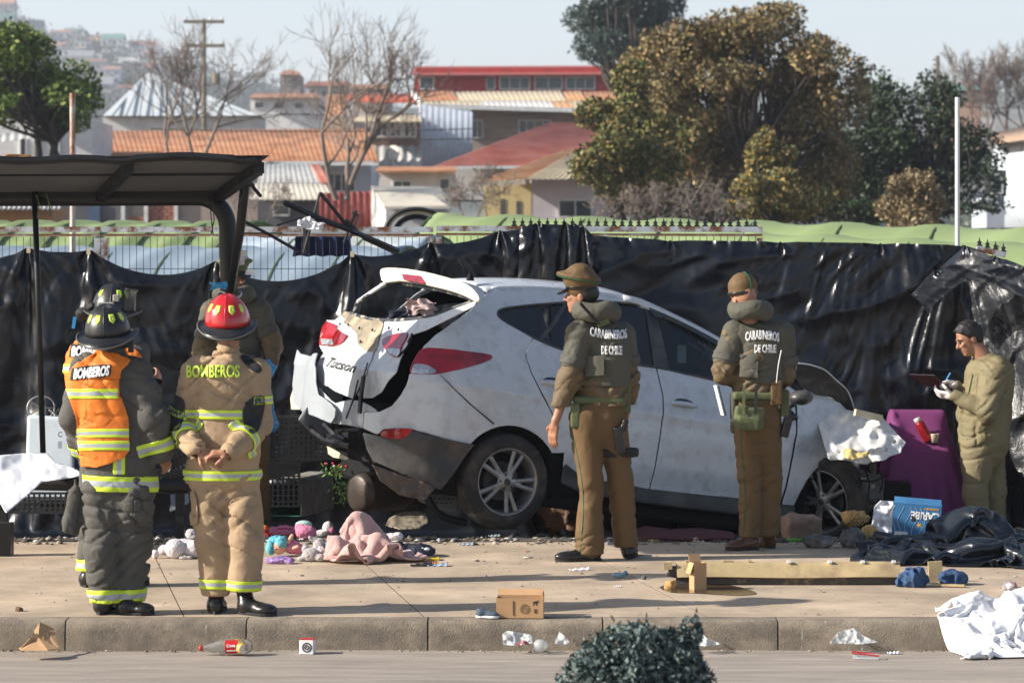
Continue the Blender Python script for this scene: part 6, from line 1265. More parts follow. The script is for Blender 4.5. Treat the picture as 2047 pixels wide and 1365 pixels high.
p.garment('jacket', torso(p, (shL, shR), chest, waist, hem, (.2, .2, .2))+[Cone(J(222, 678, .02), J(222, 696, .02), .07, .1, k=.02), Cone(shL, elL, .085, .074), Cone(elL, wL, .074, .06), Cone(shR, elR, .085, .075), Cone(elR, wR, .075, .055)], m_bunk, h=.012, k=.03, noise=wr_noise(.012, 7, 25), cuts=[lambda q: (J(0, 935)[2]-q[..., 2])])
p.patch('jacket', [(190, 676), (232, 680), (262, 694), (278, 705), (292, 733), (306, 765), (290, 860), (170, 870), (150, 800), (133, 745), (131, 715), (150, 685)], m_orng, 'orange_vest', .014, smooth=False, thick=.006)
p.G['orange_vest'] = p.G['orange_vest'][:4]+(BVHTree.FromPolygons([tuple(q) for q in p.G['orange_vest'][0]], [tuple(int(i) for i in f) for f in p.G['orange_vest'][1]]),)
p.stripes('orange_vest', 728, 746, 125, 240, off=.008)
p.patch('orange_vest', [(144, 690), (232, 690), (230, 712), (140, 714)], m_blk_c, 'name_patch', .008, smooth=False, thick=.002, parent=p.G['orange_vest'][3].parent)
p.text('orange_vest', 'BOMBEROS', 183, 702, 82, 22, m_whit, 0, .15, .05, off=.02, parent=p.G['orange_vest'][3].parent)
ht, hw_ = helmet(p, J(226, 622, .02), (-4, 3), 1, m_hblk, .05, stick=((-45, 8), (25, 8), (52, 10)), az0=2)
mk('visor', hw_([(.135*math.cos(a), .16*math.sin(a), z) for z in (.0, .13) for a in np.linspace(-.9, .9, 10)]), grid_faces(2, 10), M('scuffed_visor', (.1, .09, .07), .2, alpha=.6, bump=.1), ht, True)
MB().tube(hw_([(.14*math.cos(a), .165*math.sin(a), .132) for a in np.linspace(-.9, .9, 10)]), .006, 5).build('visor_rim', bpy.data.materials['brim_trim'], ht, True)
mk('goggle_strap', *Vol([RBox(J(212, 608, -.12), (.05, .012, .012), .005), RBox(J(232, 596, -.13), (.02, .008, .022), .004)], .005, .005).mesh(), M('grey_strap', (.3, .29, .26), .8), ht, True)
mk('ear_flap', *Vol([Ell(J(168, 625, -.02), (.05, .06, .03)), Cone(J(160, 632, -.02), J(185, 612, -.04), .022)], .008, .02, noise=wr_noise(.006, 20)).mesh(), m_blk_c, p.root, True)
tag(MB().box(J(148, 645, -.08), (.02, .006, .07), rot('Y', 8)).build('blue_key_tag', m_blglove), 'small pale blue tag dangling at the far left helmet flap', 'tag')
tag(bevel(MB().box(J(314, 762, .12), (.07, .012, .035), rot('Y', 12)).build('phone', m_boot), .004), 'dark smartphone held by the hidden firefighter', 'phone')
shoe(p, 'boot', J(172, 1165, -.04), J(182, 1165, .2), m_boot, .058, .1, ank=anL-(0, 0, .02)); shoe(p, 'boot', J(262, 1165, 0), J(288, 1165, .15), m_boot, .058, .1, ank=anR-(0, 0, .02))

# ---- officers
def flak(p, shL, shR, chest, waist, nx, hw, seed, hem_y, collar, elL, elR):
    p.garment('armour_vest', [Cone(shL+(shR-shL)*.16, shR-(shR-shL)*.16, .088, flat=(nx, 1.05)), Cone(chest, waist, hw, hw*.94, flat=(nx, .68))], m_olive, k=.03, noise=wr_noise(.01, 9, seed), cuts=[lambda q: (P(0, hem_y, p.D)[2]-q[..., 2])])
    c, u, f = collar; r = np.cross(f, u); R = np.c_[f, r, u]
    p.garment('padded_collar', [Ell(c+r*.16*math.cos(a)*.62+f*.13*math.sin(a)*.85+u*.012*math.cos(3*a), (.055, .055, .06), R) for a in np.linspace(0, 2*math.pi, 15)[:-1]], m_olive, h=.009, k=.03, noise=wr_noise(.004, 12, seed+1))
    for nm, a, b in (('arm_pad', shL, elL), ('arm_pad', shR, elR)):
        t = .78; p.garment(nm, [Cone(a+(b-a)*-.02, a+(b-a)*t, .092, .083)], m_olive, h=.01, k=.02, noise=wr_noise(.008, 10, seed+2), cuts=[lambda q, a=a, b=b, t=t: (q-(a+(b-a)*t))@nrm(b-a)])
        q = a+(b-a)*.62; V, T, N, o, _ = p.G[nm]; tt = (V-q)@nrm(b-a); X, F, A = clip(V, T, np.abs(tt)-.026, N); solid(mk('strap', X+A*.004, F, m_bunk, o, True), .004, 1)
p = Person('officer in peaked cap and olive body armour standing beside the rear wheel', 19.7, 1195); J = p.J
nx = nrm((.3, 1, 0)); shL, shR = J(1160, 668, -.03), J(1243, 672, .08); elL, elR = J(1140, 755, -.05), J(1256, 752, .1); wL, wR = J(1112, 838, -.06), J(1252, 822, .22)
chest, waist, hem = J(1205, 700, .03), J(1203, 785, .03), J(1200, 822, .03); hipL, hipR = J(1172, 835, 0), J(1222, 835, .05); knL, knR = J(1181, 965, -.02), J(1238, 960, .06); anL, anR = J(1180, 1095, -.02), J(1252, 1085, .1)
hc = J(1163, 592, .0); hp, HR, HL = head_prims(hc, (-1, .25, -.02), (0, 0, 1))
p.body(hp+[Cone(J(1172, 600, .02), J(1185, 650, .03), .056, .06), Cone(shL, shR, .055), Cone(chest, hem, .13, .12, flat=(nx, .6)), Cone(shL, elL, .045, .04), Cone(elL, wL, .038, .028), Cone(shR, elR, .045, .04), Cone(elR, wR, .038, .028), Cone(hipL, knL, .07, .05), Cone(knL, anL, .05, .04), Cone(hipR, knR, .07, .05), Cone(knR, anR, .05, .04)]
       +hand_prims(J(1109, 846, -.06), (-.15, .1, -1), (.6, .6, .1), -1, .35, 1.0)+hand_prims(wR, (-.3, .6, -.6), (-.5, -.5, 0), -1, .5, .9))
p.garment('trousers', [Cone(J(1195, 795, .03), J(1197, 835, .03), .165, .165, flat=(nx, .68)), Cone(hipL, knL, .118, .085), Cone(knL, anL, .085, .088), Cone(hipR, knR, .112, .084), Cone(knR, anR, .084, .082)], m_brn, k=.025, noise=wr_noise(.011, 6.5, 33, 1.2), cuts=[lambda q: np.where(q[..., 0] < P(1212, 0, 19.7)[0], J(0, 1107)[2], J(0, 1096)[2])-q[..., 2]])
p.garment('shirt', torso(p, (shL, shR), chest, waist, J(1200, 805, .03), (.165, .17, .165), .7, nx, .075)+[Cone(shL, elL, .08, .075), Cone(elL, wL, .082, .045), Cone(shR, elR, .075, .07), Cone(elR, wR, .065, .045)], m_shirt, k=.025, noise=wr_noise(.018, 8, 35), cuts=[lambda q: (J(0, 812)[2]-q[..., 2])])
flak(p, shL, shR, chest, J(1208, 762, .02), nx, .185, 41, 772, (J(1192, 622, 0), np.array((0, 0, 1.)), nrm((-1, .3, 0))), elL, elR)
p.text('armour_vest', 'CARABINEROS', 1217, 668, 74, 19, m_whit, .06, 0, .04, arc=-4); p.text('armour_vest', 'DE CHILE', 1223, 700, 42, 18, m_whit, .02, 0, .045)
p.patch('armour_vest', [(1172, 712), (1208, 710), (1210, 750), (1174, 752)], m_olive, 'pouch', .018, smooth=False, thick=.012)
p.patch('arm_pad', [(1130, 652), (1150, 652), (1150, 684), (1129, 684)], m_bunk, 'velcro_patch', .004, smooth=False) if False else None
MB().beam(J(1160, 606, -.2), J(1198, 648, -.17), .02, .006, (0, -1, 0)).build('collar_strap', m_blk_c, p.root); MB().beam(J(1195, 650, -.17), J(1218, 642, -.15), .03, .008, (0, -1, 0)).build('collar_strap', m_strap, p.root)
pz = Vol([RBox(J(1196, 798, .03), (.17, .12, .025), .02)], .008, .01).mesh(); mk('belt', *pz, m_strap, p.root, True)
mk('pouch', *Vol([RBox(J(1150, 830, -.08), (.03, .025, .08), .01)], .006, .01).mesh(), m_strap, p.root, True); mk('pouch', *Vol([RBox(J(1250, 795, .02), (.035, .04, .1), .012)], .007, .01).mesh(), m_strap, p.root, True)
mk('holster', *Vol([RBox(J(1238, 880, -.06), (.03, .03, .09), .01, rot('Y', -8)), RBox(J(1248, 850, -.07), (.02, .02, .04), .008, rot('Y', 20))], .007, .01).mesh(), m_boot, p.root, True); q = Vol([Cone(J(1215, 905, .05), J(1250, 903, .05), .09)], .01, .01, cuts=[lambda q: np.abs(q[..., 2]-J(0, 905)[2])-.03]).mesh(); mk('thigh_strap', *q, m_blk_c, p.root, True)
def seam(p, pts, mat, r=.004):
    bv = p.G['trousers'][4]; out = []
    for a, b in pts:
        di = Vector(P(a, b, 1)-np.array((0, 0, CH))).normalized(); h = bv.ray_cast(Vector((0, 0, CH)), di)
        if h[0] is not None: out.append(np.array(h[0]))
    if len(out) > 2: MB().tube(out, r, 5).build('piping', mat, p.root, True)
m_grn = M('green_piping', (.02, .12, .05), .7, bump=0)
seam(p, crom([(1140, 850), (1152, 900), (1163, 960), (1166, 1020), (1160, 1105)], 6, False), m_grn)
cap = p.garment('peaked_cap', [Ell(HL(.02, 0, .125), (.15, .125, .032), HR@rot('Y', -12)), Cone(HL(0, 0, .06), HL(.01, 0, .11), .094, .108), Ell(HL(-.01, 0, .1), (.11, .1, .05), HR)], m_brn, h=.008, k=.025)
mk('cap_peak', *Vol([Ell(HL(.115, 0, .035), (.055, .075, .012), HR@rot('Y', 22))], .006, .01).mesh(), m_boot, cap, True)
V, T, N, o, _ = p.G['peaked_cap']; q = HL(.01, 0, .112); n_ = HR[:, 2]-.2*HR[:, 0]; X, F, A = clip(V, T, np.abs((V-q)@nrm(n_))-.004, N); solid(mk('cap_piping', X+A*.003, F, m_grn, o, True), .003, 1)
V, T, N, o, _ = p.G['peaked_cap']; X, F, A = clip(V, T, np.abs((V-HL(0, 0, .055))@HR[:, 2])-.01, N); solid(mk('cap_strap', X+A*.003, F, m_boot, o, True), .003, 1)
p.garment('hair', [Ell(HL(-.035, 0, .02), (.082, .083, .075), HR)], m_hair, h=.008, k=.01, cuts=[lambda q: (q-HL(.005, 0, 0))@HR[:, 0]])
shoe(p, 'shoe', J(1200, 1120, -.02), J(1112, 1120, -.08), m_boot, .05, .05, ank=anL-(0, 0, .02)); shoe(p, 'shoe', J(1256, 1110, .05), J(1262, 1110, .35), m_boot, .05, .05, ank=anR-(0, 0, .02))

p = Person('officer in body armour seen from behind, beside the front door, papers under the arm', 20.4, 1515); J = p.J
nx = nrm((.1, 1, 0)); shL, shR = J(1468, 668, .03), J(1562, 668, .03); elL, elR = J(1444, 745, .0), J(1572, 752, .05); wL, wR = J(1487, 765, .2), J(1552, 770, .22)
chest, waist, hem = J(1516, 695, .03), J(1512, 780, .03), J(1510, 820, .03); hipL, hipR = J(1492, 835, .02), J(1532, 835, .04); knL, knR = J(1500, 950, 0), J(1540, 950, .05); anL, anR = J(1501, 1070, 0), J(1535, 1062, .06)
hc = J(1486, 600, .02); hp, HR, HL = head_prims(hc, (-.5, .85, -.1), (0, 0, 1))
p.body(hp+[Cone(J(1492, 610, .02), J(1500, 650, .03), .056, .06), Cone(shL, shR, .055), Cone(chest, hem, .13, .12, flat=(nx, .6)), Cone(shL, elL, .045, .04), Cone(elL, wL, .038, .028), Cone(shR, elR, .045, .04), Cone(elR, wR, .038, .028), Cone(hipL, knL, .07, .05), Cone(knL, anL, .05, .04), Cone(hipR, knR, .07, .05), Cone(knR, anR, .05, .04)]
       +hand_prims(wL, (.3, .8, .1), (.6, 0, .4), -1, .7, .9)+hand_prims(wR, (-.4, .8, .1), (-.6, 0, .4), 1, .7, .9))
p.garment('trousers', [Cone(J(1512, 795, .03), J(1511, 835, .03), .15, .155, flat=(nx, .7)), Cone(hipL, knL, .1, .08), Cone(knL, anL, .08, .078), Cone(hipR, knR, .1, .078), Cone(knR, anR, .078, .074)], m_brn, k=.02, noise=wr_noise(.01, 6.5, 53, 1.2), cuts=[lambda q: J(0, 1073)[2]-q[..., 2]])
p.garment('shirt', torso(p, (shL, shR), chest, waist, J(1510, 800, .03), (.155, .155, .15), .7, nx, .075)+[Cone(shL, elL, .075, .075), Cone(elL, wL, .075, .045), Cone(shR, elR, .07, .065), Cone(elR, wR, .06, .045)], m_shirt, k=.025, noise=wr_noise(.016, 8, 55), cuts=[lambda q: (J(0, 808)[2]-q[..., 2])])
flak(p, shL, shR, chest, J(1520, 752, .02), nx, .178, 61, 766, (J(1500, 620, 0), np.array((0, 0, 1.)), nrm((-.6, .8, 0))), elL, elR)
p.text('armour_vest', 'CARABINEROS', 1524, 669, 68, 19, m_whit, .02, 0, .04, arc=5); p.text('armour_vest', 'DE CHILE', 1530, 697, 44, 17, m_whit, 0, 0, .045)
p.patch('armour_vest', [(1484, 708), (1516, 708), (1516, 752), (1484, 752)], m_olive, 'pouch', .018, smooth=False, thick=.012)
mk('belt', *Vol([RBox(J(1512, 790, .03), (.165, .125, .028), .02)], .008, .01).mesh(), m_strap, p.root, True)
hp_ = mk('hip_pack', *Vol([RBox(J(1498, 835, -.13), (.1, .04, .075), .02, rot('Y', 6)), RBox(J(1497, 846, -.17), (.075, .02, .045), .014, rot('Y', 6))], .007, .012, noise=wr_noise(.004, 14)).mesh(), m_strap, p.root, True)
for x in (1488, 1512): MB().beam(J(x, 770, -.13), J(x-2, 828, -.185), .02, .006, (0, -1, 0)).build('pack_strap', m_blk_c if x > 1500 else m_strap, p.root)
mk('pouch', *Vol([RBox(J(1552, 785, -.07), (.04, .03, .085), .012)], .006, .01).mesh(), m_brn, p.root, True); mk('pouch', *Vol([RBox(J(1568, 805, .02), (.03, .05, .09), .012)], .007, .01).mesh(), m_strap, p.root, True)
mk('holster', *Vol([RBox(J(1572, 850, .02), (.03, .045, .08), .012, rot('Y', 15)), Cone(J(1575, 820, .0), J(1590, 835, -.0), .02)], .007, .012).mesh(), m_boot, p.root, True); mk('baton_pouch', *Vol([Cone(J(1468, 790, 0), J(1466, 860, 0), .03, .022)], .007, .01).mesh(), m_olive, p.root, True)
MB().tube(crom([J(1562, 700, -.15), J(1556, 730, -.16), J(1552, 765, -.12)], 4, False), .004, 5).build('radio_cord', m_wcloth, p.root)
kp = p.garment('kepi', [Cone(HL(0, 0, .04), HL(.0, 0, .095), .1, .095), Ell(HL(0, 0, .1), (.1, .095, .055), HR)], m_brn, h=.008, k=.02, cuts=[lambda q: -((q-HL(0, 0, .03))@HR[:, 2])])
V, T, N, o, _ = p.G['kepi']; X, F, A = clip(V, T, np.maximum(np.abs((V-hc)@nrm(np.array((1, .55, 0))))-.006, -((V-HL(-.02, 0, 0))@(-HR[:, 0]))), N); solid(mk('cap_piping', X+A*.003, F, m_grn, o, True), .003, 1)
V, T, N, o, _ = p.G['kepi']; X, F, A = clip(V, T, np.abs((V-HL(0, 0, .045))@HR[:, 2])-.007, N); solid(mk('cap_strap', X+A*.003, F, m_boot, o, True), .003, 1)
seam(p, crom([(1480, 850), (1482, 900), (1488, 960), (1489, 1010), (1486, 1068)], 6, False), m_grn)
for i, dx in enumerate((0, .008, .016)): tag(MB().box(J(1437+i*2, 800, .02+dx), (.004, .1, .21), rot('Y', -14)@rot('Z', 8)).build('paper_sheet', m_blk_c if i == 2 else m_wcloth), ['left sheet of the paper bundle held at the officer\'s elbow', 'middle sheet of the bundle at the officer\'s elbow', 'black folder behind the paper bundle at the officer\'s elbow'][i], 'paper')
shoe(p, 'shoe', J(1515, 1095, -.02), J(1452, 1095, -.1), m_brshoe, .048, .05, ank=anL-(0, 0, .02)); shoe(p, 'shoe', J(1548, 1088, .05), J(1512, 1088, .2), m_brshoe, .048, .05, ank=anR-(0, 0, .02))

p = Person('officer in blue gloves holding a blue bag, half hidden by the shelter pipe', 21.75, 480, float(gz(0, 21.75))); J = p.J
nx = nrm((0, 1, 0)); shL, shR = J(425, 625, .03), J(518, 622, .03); elL, elR = J(408, 700, .0), J(543, 690, .0); wL, wR = J(440, 750, -.2), J(545, 722, -.12)
chest, waist, hem = J(472, 655, .03), J(474, 750, .03), J(478, 790, .03); hipL, hipR = J(458, 800, .02), J(502, 800, .04); knL, knR = J(460, 920, 0), J(512, 920, .05); anL, anR = J(462, 1035, 0), J(520, 1035, .06)
hc = J(464, 556, .02); hp, HR, HL = head_prims(hc, (.7, -.7, -.1), (0, 0, 1))
p.body(hp+[Cone(J(466, 570, .02), J(470, 605, .03), .056, .06), Cone(shL, shR, .055), Cone(chest, hem, .13, .12, flat=(nx, .6)), Cone(shL, elL, .045, .04), Cone(elL, wL, .038, .028), Cone(shR, elR, .045, .04), Cone(elR, wR, .038, .028), Cone(hipL, knL, .07, .05), Cone(knL, anL, .05, .04), Cone(hipR, knR, .07, .05), Cone(knR, anR, .05, .04)])
p.garment('gloves', hand_prims(J(548, 722, -.12), (-.3, -.5, -.8), (-.5, .3, 0), -1, .6, 1.08)+hand_prims(J(508, 722, -.2), (.5, -.4, -.5), (0, .3, -.6), 1, .5, 1.05)+[Cone(J(548, 715, -.12), J(547, 730, -.12), .03)], m_blglove, h=.006, k=.006)
p.garment('trousers', [Cone(J(478, 775, .03), J(480, 800, .03), .155, .16, flat=(nx, .7)), Cone(hipL, knL, .105, .085), Cone(knL, anL, .085, .08), Cone(hipR, knR, .105, .085), Cone(knR, anR, .085, .08)], m_brn, h=.012, k=.022, noise=wr_noise(.008, 5.5, 73, .7), cuts=[lambda q: J(0, 1045)[2]-q[..., 2]])
p.garment('shirt', torso(p, (shL, shR), chest, waist, J(478, 785, .03), (.17, .165, .16), .7, nx, .08)+[Cone(shL, elL, .08, .075), Cone(elL, wL, .075, .05), Cone(shR, elR, .08, .078), Cone(elR, wR, .078, .045), Cone(elL, J(505, 722, -.18), .07, .04)], m_shirt, k=.025, noise=wr_noise(.012, 8, 75), cuts=[lambda q: (J(0, 795)[2]-q[..., 2])])
flak(p, shL, shR, chest, J(474, 730, .02), nx, .19, 81, 745, (J(468, 590, 0), np.array((0, 0, 1.)), nrm((.6, -.8, 0))), elL, elR)
cap = p.garment('peaked_cap', [Ell(HL(.02, 0, .125), (.14, .125, .03), HR@rot('Y', -8)), Cone(HL(0, 0, .06), HL(.01, 0, .11), .094, .106)], m_strap, h=.008, k=.02); mk('cap_peak', *Vol([Ell(HL(.115, 0, .04), (.055, .075, .012), HR@rot('Y', 22))], .006, .01).mesh(), m_boot, cap, True)
for sx in (-.03, .03): MB().lathe([(.001, .011), (.006, .009), (.009, .005), (.011, 0)], HL(.088, sx, .008), HR[:, 0], 8).build('eye', m_blk_c, p.root, True)
bg_ = Vol([Ell(J(536, 850, -.18), (.075, .06, .06)), Cone(J(530, 740, -.2), J(535, 845, -.18), .012, .06, flat=((0, 1, 0), .6))], .008, .03, noise=wr_noise(.012, 14, 6, .5)).mesh(); tag(mk('plastic_bag', *bg_, M('blue_translucent_plastic', (.03, .25, .5), .3, var=.25, ns=5, bump=.4, bs=16, alpha=.9), None, True), 'thin blue plastic bag hanging from the officer\'s gloved hand', 'bag')
shoe(p, 'shoe', J(518, 1060, 0), J(548, 1060, -.15), m_boot, .05, .06, ank=anR-(0, 0, .02), zf=p.zf); shoe(p, 'shoe', J(462, 1060, 0), J(470, 1060, -.2), m_boot, .05, .06, ank=anL-(0, 0, .02), zf=p.zf)

# ---- man writing
p = Person('bareheaded man in olive coverall and white gloves writing on a clipboard at right', 23.0, 1965, float(gz(3.6, 23))); J = p.J
nx = nrm((1, -.15, 0)); shN, shF = J(1990, 742, -.15), J(1975, 740, .17); elN, elF = J(1972, 822, -.22), J(1945, 812, .18); wN, wF = J(1908, 792, -.16), J(1915, 772, .03)
chest, waist, hem = J(1975, 765, .0), J(1962, 840, .0), J(1964, 880, .0); hipN, hipF = J(1955, 892, -.08), J(1975, 892, .1); knN, knF = J(1950, 985, -.1), J(1985, 985, .1); anN, anF = J(1962, 1075, -.08), J(1990, 1075, .12)
hc = J(1937, 678, 0); f_ = nrm((-.88, -.22, -.42)); hp, HR, HL = head_prims(hc, f_, nrm((-.35, -.05, .92)))
sc_ = 1.0
p.body(hp+[Cone(J(1948, 690, .0), J(1972, 722, .0), .06, .072), Cone(shN, shF, .06), Cone(chest, hem, .13, .13), Cone(shN, elN, .05, .045), Cone(elN, wN, .042, .028), Cone(shF, elF, .05, .045), Cone(elF, wF, .042, .028), Cone(hipN, knN, .075, .055), Cone(knN, anN, .055, .04), Cone(hipF, knF, .075, .055), Cone(knF, anF, .055, .04)], .0068)
p.garment('gloves', hand_prims(J(1905, 792, -.16), (-.8, .35, .12), (-.1, .6, .7), -1, .55, 1.05)+hand_prims(J(1912, 770, .02), (-.75, -.25, .25), (-.3, -.3, -.9), 1, .9, 1.0)+[Cone(wN, J(1900, 790, -.16), .033, .03), Cone(wF, J(1903, 768, .0), .033, .03)], m_glovew, h=.0058, k=.006)
p.garment('coverall', [Cone(shN, shF, .095, flat=(nx, 1.0)), Cone(J(1978, 755, 0), J(1968, 830, 0), .19, .205), Cone(J(1966, 825, 0), J(1968, 880, 0), .205, .195), Cone(J(1966, 722, 0), J(1974, 735, 0), .075, .1, k=.02), Cone(shN, elN, .095, .085), Cone(elN, wN, .088, .05), Cone(shF, elF, .095, .085), Cone(elF, wF, .085, .05),
    Cone(J(1968, 870, 0), J(1966, 895, 0), .18, .17), Cone(hipN, knN, .125, .1), Cone(knN, anN, .1, .085), Cone(hipF, knF, .125, .1), Cone(knF, anF, .1, .085)], m_cover, h=.0105, k=.03, noise=wr_noise(.015, 7, 93), cuts=[lambda q: J(0, 1082)[2]-q[..., 2]])
p.patch('coverall', [(1956, 850), (1968, 850), (1972, 892), (1952, 890)], m_cover, 'pocket', .006, smooth=False)
MB().beam(J(1945, 748, -.17), J(1934, 800, -.2), .012, .004, (0, -1, 0)).build('zip', m_strap, p.root)
p.garment('hair', [Ell(HL(-.018, 0, .04), (.108, .088, .106), HR), Ell(HL(-.055, 0, -.02), (.055, .079, .05), HR), Ell(HL(.055, 0, .085), (.035, .06, .03), HR)], m_hair, h=.007, k=.02, noise=lambda q: .004*vn(q*60), cuts=[lambda q: (q-HL(.045, 0, .05))@nrm(HR[:, 0]-.75*HR[:, 2]), lambda q: .03-np.linalg.norm(q-HL(-.004, -.08, -.012), axis=-1), lambda q: .03-np.linalg.norm(q-HL(-.004, .08, -.012), axis=-1)])
for sx in (-.03, .03):
    MB().lathe([(.001, .011), (.006, .009), (.009, .005), (.011, 0)], HL(.085, sx, .008), HR[:, 0], 8).build('eye', m_blk_c, p.root, True)
    MB().tube([HL(.093, sx*.5, .033), HL(.093, sx, .038), HL(.084, sx*1.5, .032)], .005, 5).build('eyebrow', m_hair, p.root)
shoe(p, 'boot', J(1970, 1090, -.08), J(1935, 1090, -.12), m_boot, .052, .09, ank=anN-(0, 0, .02), zf=p.zf); shoe(p, 'boot', J(1998, 1090, .12), J(1965, 1090, .12), m_boot, .052, .09, ank=anF-(0, 0, .02), zf=p.zf)
q = [J(1815, 748, -.16), J(1868, 750, -.12), J(1900, 777, .06), J(1850, 770, .02)]; cb_ = MB().hexa([v-(0, 0, .004) for v in q], q).build('clipboard', M('maroon_board', (.08, .02, .02), .5)); tag(cb_, 'dark maroon clipboard with papers held by the man writing', 'clipboard')
q2 = [q[0]+(q[2]-q[0])*.04, q[1]+(q[3]-q[1])*.04, q[2]+(q[0]-q[2])*.06, q[3]+(q[1]-q[3])*.06]; MB().hexa([v+(0, 0, .001) for v in q2], [v+(0, 0, .006) for v in q2]).build('paper', m_whit, cb_)
tag(MB().tube([J(1900, 745, -.02), J(1893, 757, -.02), J(1887, 768, -.02)], [.006, .006, .003], 8).build('pen', m_blglove), 'blue pen in the gloved hand of the man writing', 'pen')
# ================================================================== things lying about
def Gp(px, py, z=None):
    d = CH*FP/(py-HY)
    for _ in range(8): zz = float(gz((px-CX)*d/FP, d)) if z is None else z; d = (CH-zz)*FP/(py-HY)
    return np.array(((px-CX)*d/FP, d, zz))
def flat_text(txt, c, ex, ey, w, h, mat, parent, rot180=False, name='lettering', bold=.03, t=.0012):
    V, T = text_mesh(txt, 1, bold); V = V[:, :2]; V -= (V.max(0)+V.min(0))/2; V /= (V.max(0)-V.min(0)); s = -1 if rot180 else 1
    ex, ey = nrm(ex), nrm(ey); n = nrm(np.cross(ex, ey)); X = np.array(c)+np.outer(V[:, 0]*w*s, ex)+np.outer(V[:, 1]*h*s, ey)+n*.0015; o = mk(name, X, T, mat, parent); return solid(o, t)
def vol_thing(name, label, cat, prims, mat, h=.006, k=.01, noise=None, cuts=(), group=None):
    V, F = Vol(prims, h, k, noise=noise, cuts=cuts).mesh(); return tag(mk(name, V, F, mat, None, True), label, cat, group)
m_card = M('brown_cardboard', (.5, .3, .15), .8, var=.1, ns=6, bump=.15, bs=60, bd=.002); m_ink = M('black_ink', (.03, .025, .02), .7, bump=0); m_cards = M('cardboard_inside', (.4, .25, .13), .85, var=.1)
# cartons
def carton(label, c, w, d, h, yaw, mat=None, tilt=(0, 0), flaps=(), name='cardboard_box'):
    c = np.array(c, float); R = rot('Z', yaw)@rot('X', tilt[0])@rot('Y', tilt[1]); t = empty(name, c, label, 'box'); m = mat or m_card; L = lambda x, y, z: c+R@np.array((x, y, z)); th = .004
    for nm, cc, s in (('bottom', (0, 0, th/2), (w, d, th)), ('side', (0, -d/2+th/2, h/2+.001), (w, th, h-.006)), ('side', (0, d/2-th/2, h/2+.001), (w, th, h-.006)), ('end', (-w/2+th/2, 0, h/2+.001), (th, d-2*th-.001, h-.006)), ('end', (w/2-th/2, 0, h/2+.001), (th, d-2*th-.001, h-.006))):
        MB().box(L(*cc), s, R).build(nm, m, t)
    for side, ang, ln in flaps:
        if side in 'NS': s = 1 if side == 'N' else -1; a = rad(ang); MB().box(L(0, s*(d/2+ln/2*math.cos(a)), h+ln/2*math.sin(a)), (w-.004, ln, th*.8), R@rot('X', s*ang)).build('flap', m, t)
        else: s = 1 if side == 'E' else -1; a = rad(ang); MB().box(L(s*(w/2+ln/2*math.cos(a)), 0, h+ln/2*math.sin(a)), (ln, d-.004, th*.8), R@rot('Y', -s*ang)).build('flap', m, t)
    return t, R, L
c = P(1040, 1237, 16.72); c[2] = .004
t, R, L = carton('small brown cardboard box lying on the kerb edge, printed with a ring and bar lines', c, .262, .13, .112, -3, flaps=(('N', 30, .06), ('E', 100, .03)))
ex, ey = R[:, 0], R[:, 2]; f = lambda x, z: L(x, -.0655, z)
for r1, r2 in ((.026, .024), (.02, .0185), (.011, .0085)):
    a = np.linspace(0, 2*math.pi, 33); V = [f(.028+r*math.cos(q), .052+r*math.sin(q))-R[:, 1]*.001 for q in a for r in (r1, r2)]; solid(mk('printed_ring', V, grid_faces(33, 2), m_ink, t), .0008)
for x in (-.036, -.031): MB().box(f(x, .055)-R[:, 1]*.001, (.0035 if x < -.035 else .0015, .001, .08), R).build('printed_line', m_ink, t)
flat_text('0 1 2 3 4 5', f(-.018, .055)-R[:, 1]*.0005, -ey, ex, .05, .006, m_ink, t) if False else None
mk('printed_animal', *Vol([Ell(f(.085, .088), (.014, .001, .008), R), Ell(f(.096, .09), (.008, .001, .007), R), Cone(f(.078, .086), f(.076, .072), .002), Cone(f(.092, .084), f(.092, .072), .002), Cone(f(.1, .094), f(.104, .1), .0015)], .0015, .002).mesh(), m_ink, t)
for i in range(5): MB().box(f(.088, .03+.005*i)-R[:, 1]*.001, (.018, .001, .0022), R).build('printed_line', m_ink, t)
c = Gp(1395, 1178); t, R, L = carton('tall open cardboard box standing upright at the left end of the beige trim', c, .082, .07, .165, 22, flaps=(('W', -70, .07), ('N', 60, .05)))
c = Gp(1600, 1074, -.02); crs = Vol([RBox(c+(0, 0, .07), (.13, .1, .075), .01, rot('Z', 15))], .012, .01, noise=lambda q: .03*vn(q*9, 4)+.012*vn(q*24)).mesh(); tg = tag(mk('crushed_box', *crs, M('grey_brown_carton', (.27, .18, .13), .85, var=.12), None), 'crushed dusty cardboard box against the front wheel', 'box')
c = Gp(1830, 1080, -.0); t, R, L = carton('blue printed fruit box lying on its side before the purple cloth', c, .33, .2, .26, -10, M('blue_printed_card', (.04, .17, .36), .6, var=.12, ns=5, bump=.1), tilt=(0, 4), flaps=(('S', 120, .05),), name='fruit_box')
ex, ey = R[:, 0], R[:, 2]; f = lambda x, z: L(x, -.101, z)
flat_text('CARIBE', f(.06, .185), ex, ey, .2, .055, m_whit, t, True); flat_text('BANANAS', f(.1, .235), ex, ey, .1, .014, M('orange_print', (.7, .35, .03), .6, bump=0), t, True); MB().box(f(-.1, .04)-R[:, 1]*.001, (.09, .001, .05), R).build('paper_label', m_whit, t); mk('hand_hole', *Vol([RBox(f(-.02, .16), (.016, .002, .018), .002, R)], .003, .002).mesh(), m_blk_c, t)
for i in range(6): MB().tube([f(-.16+.05*i+.02*math.sin(q*2+i), .01+q*.07)-R[:, 1]*.001 for q in np.linspace(0, 3.3, 9)], .0012, 3).build('printed_line', m_whit, t)
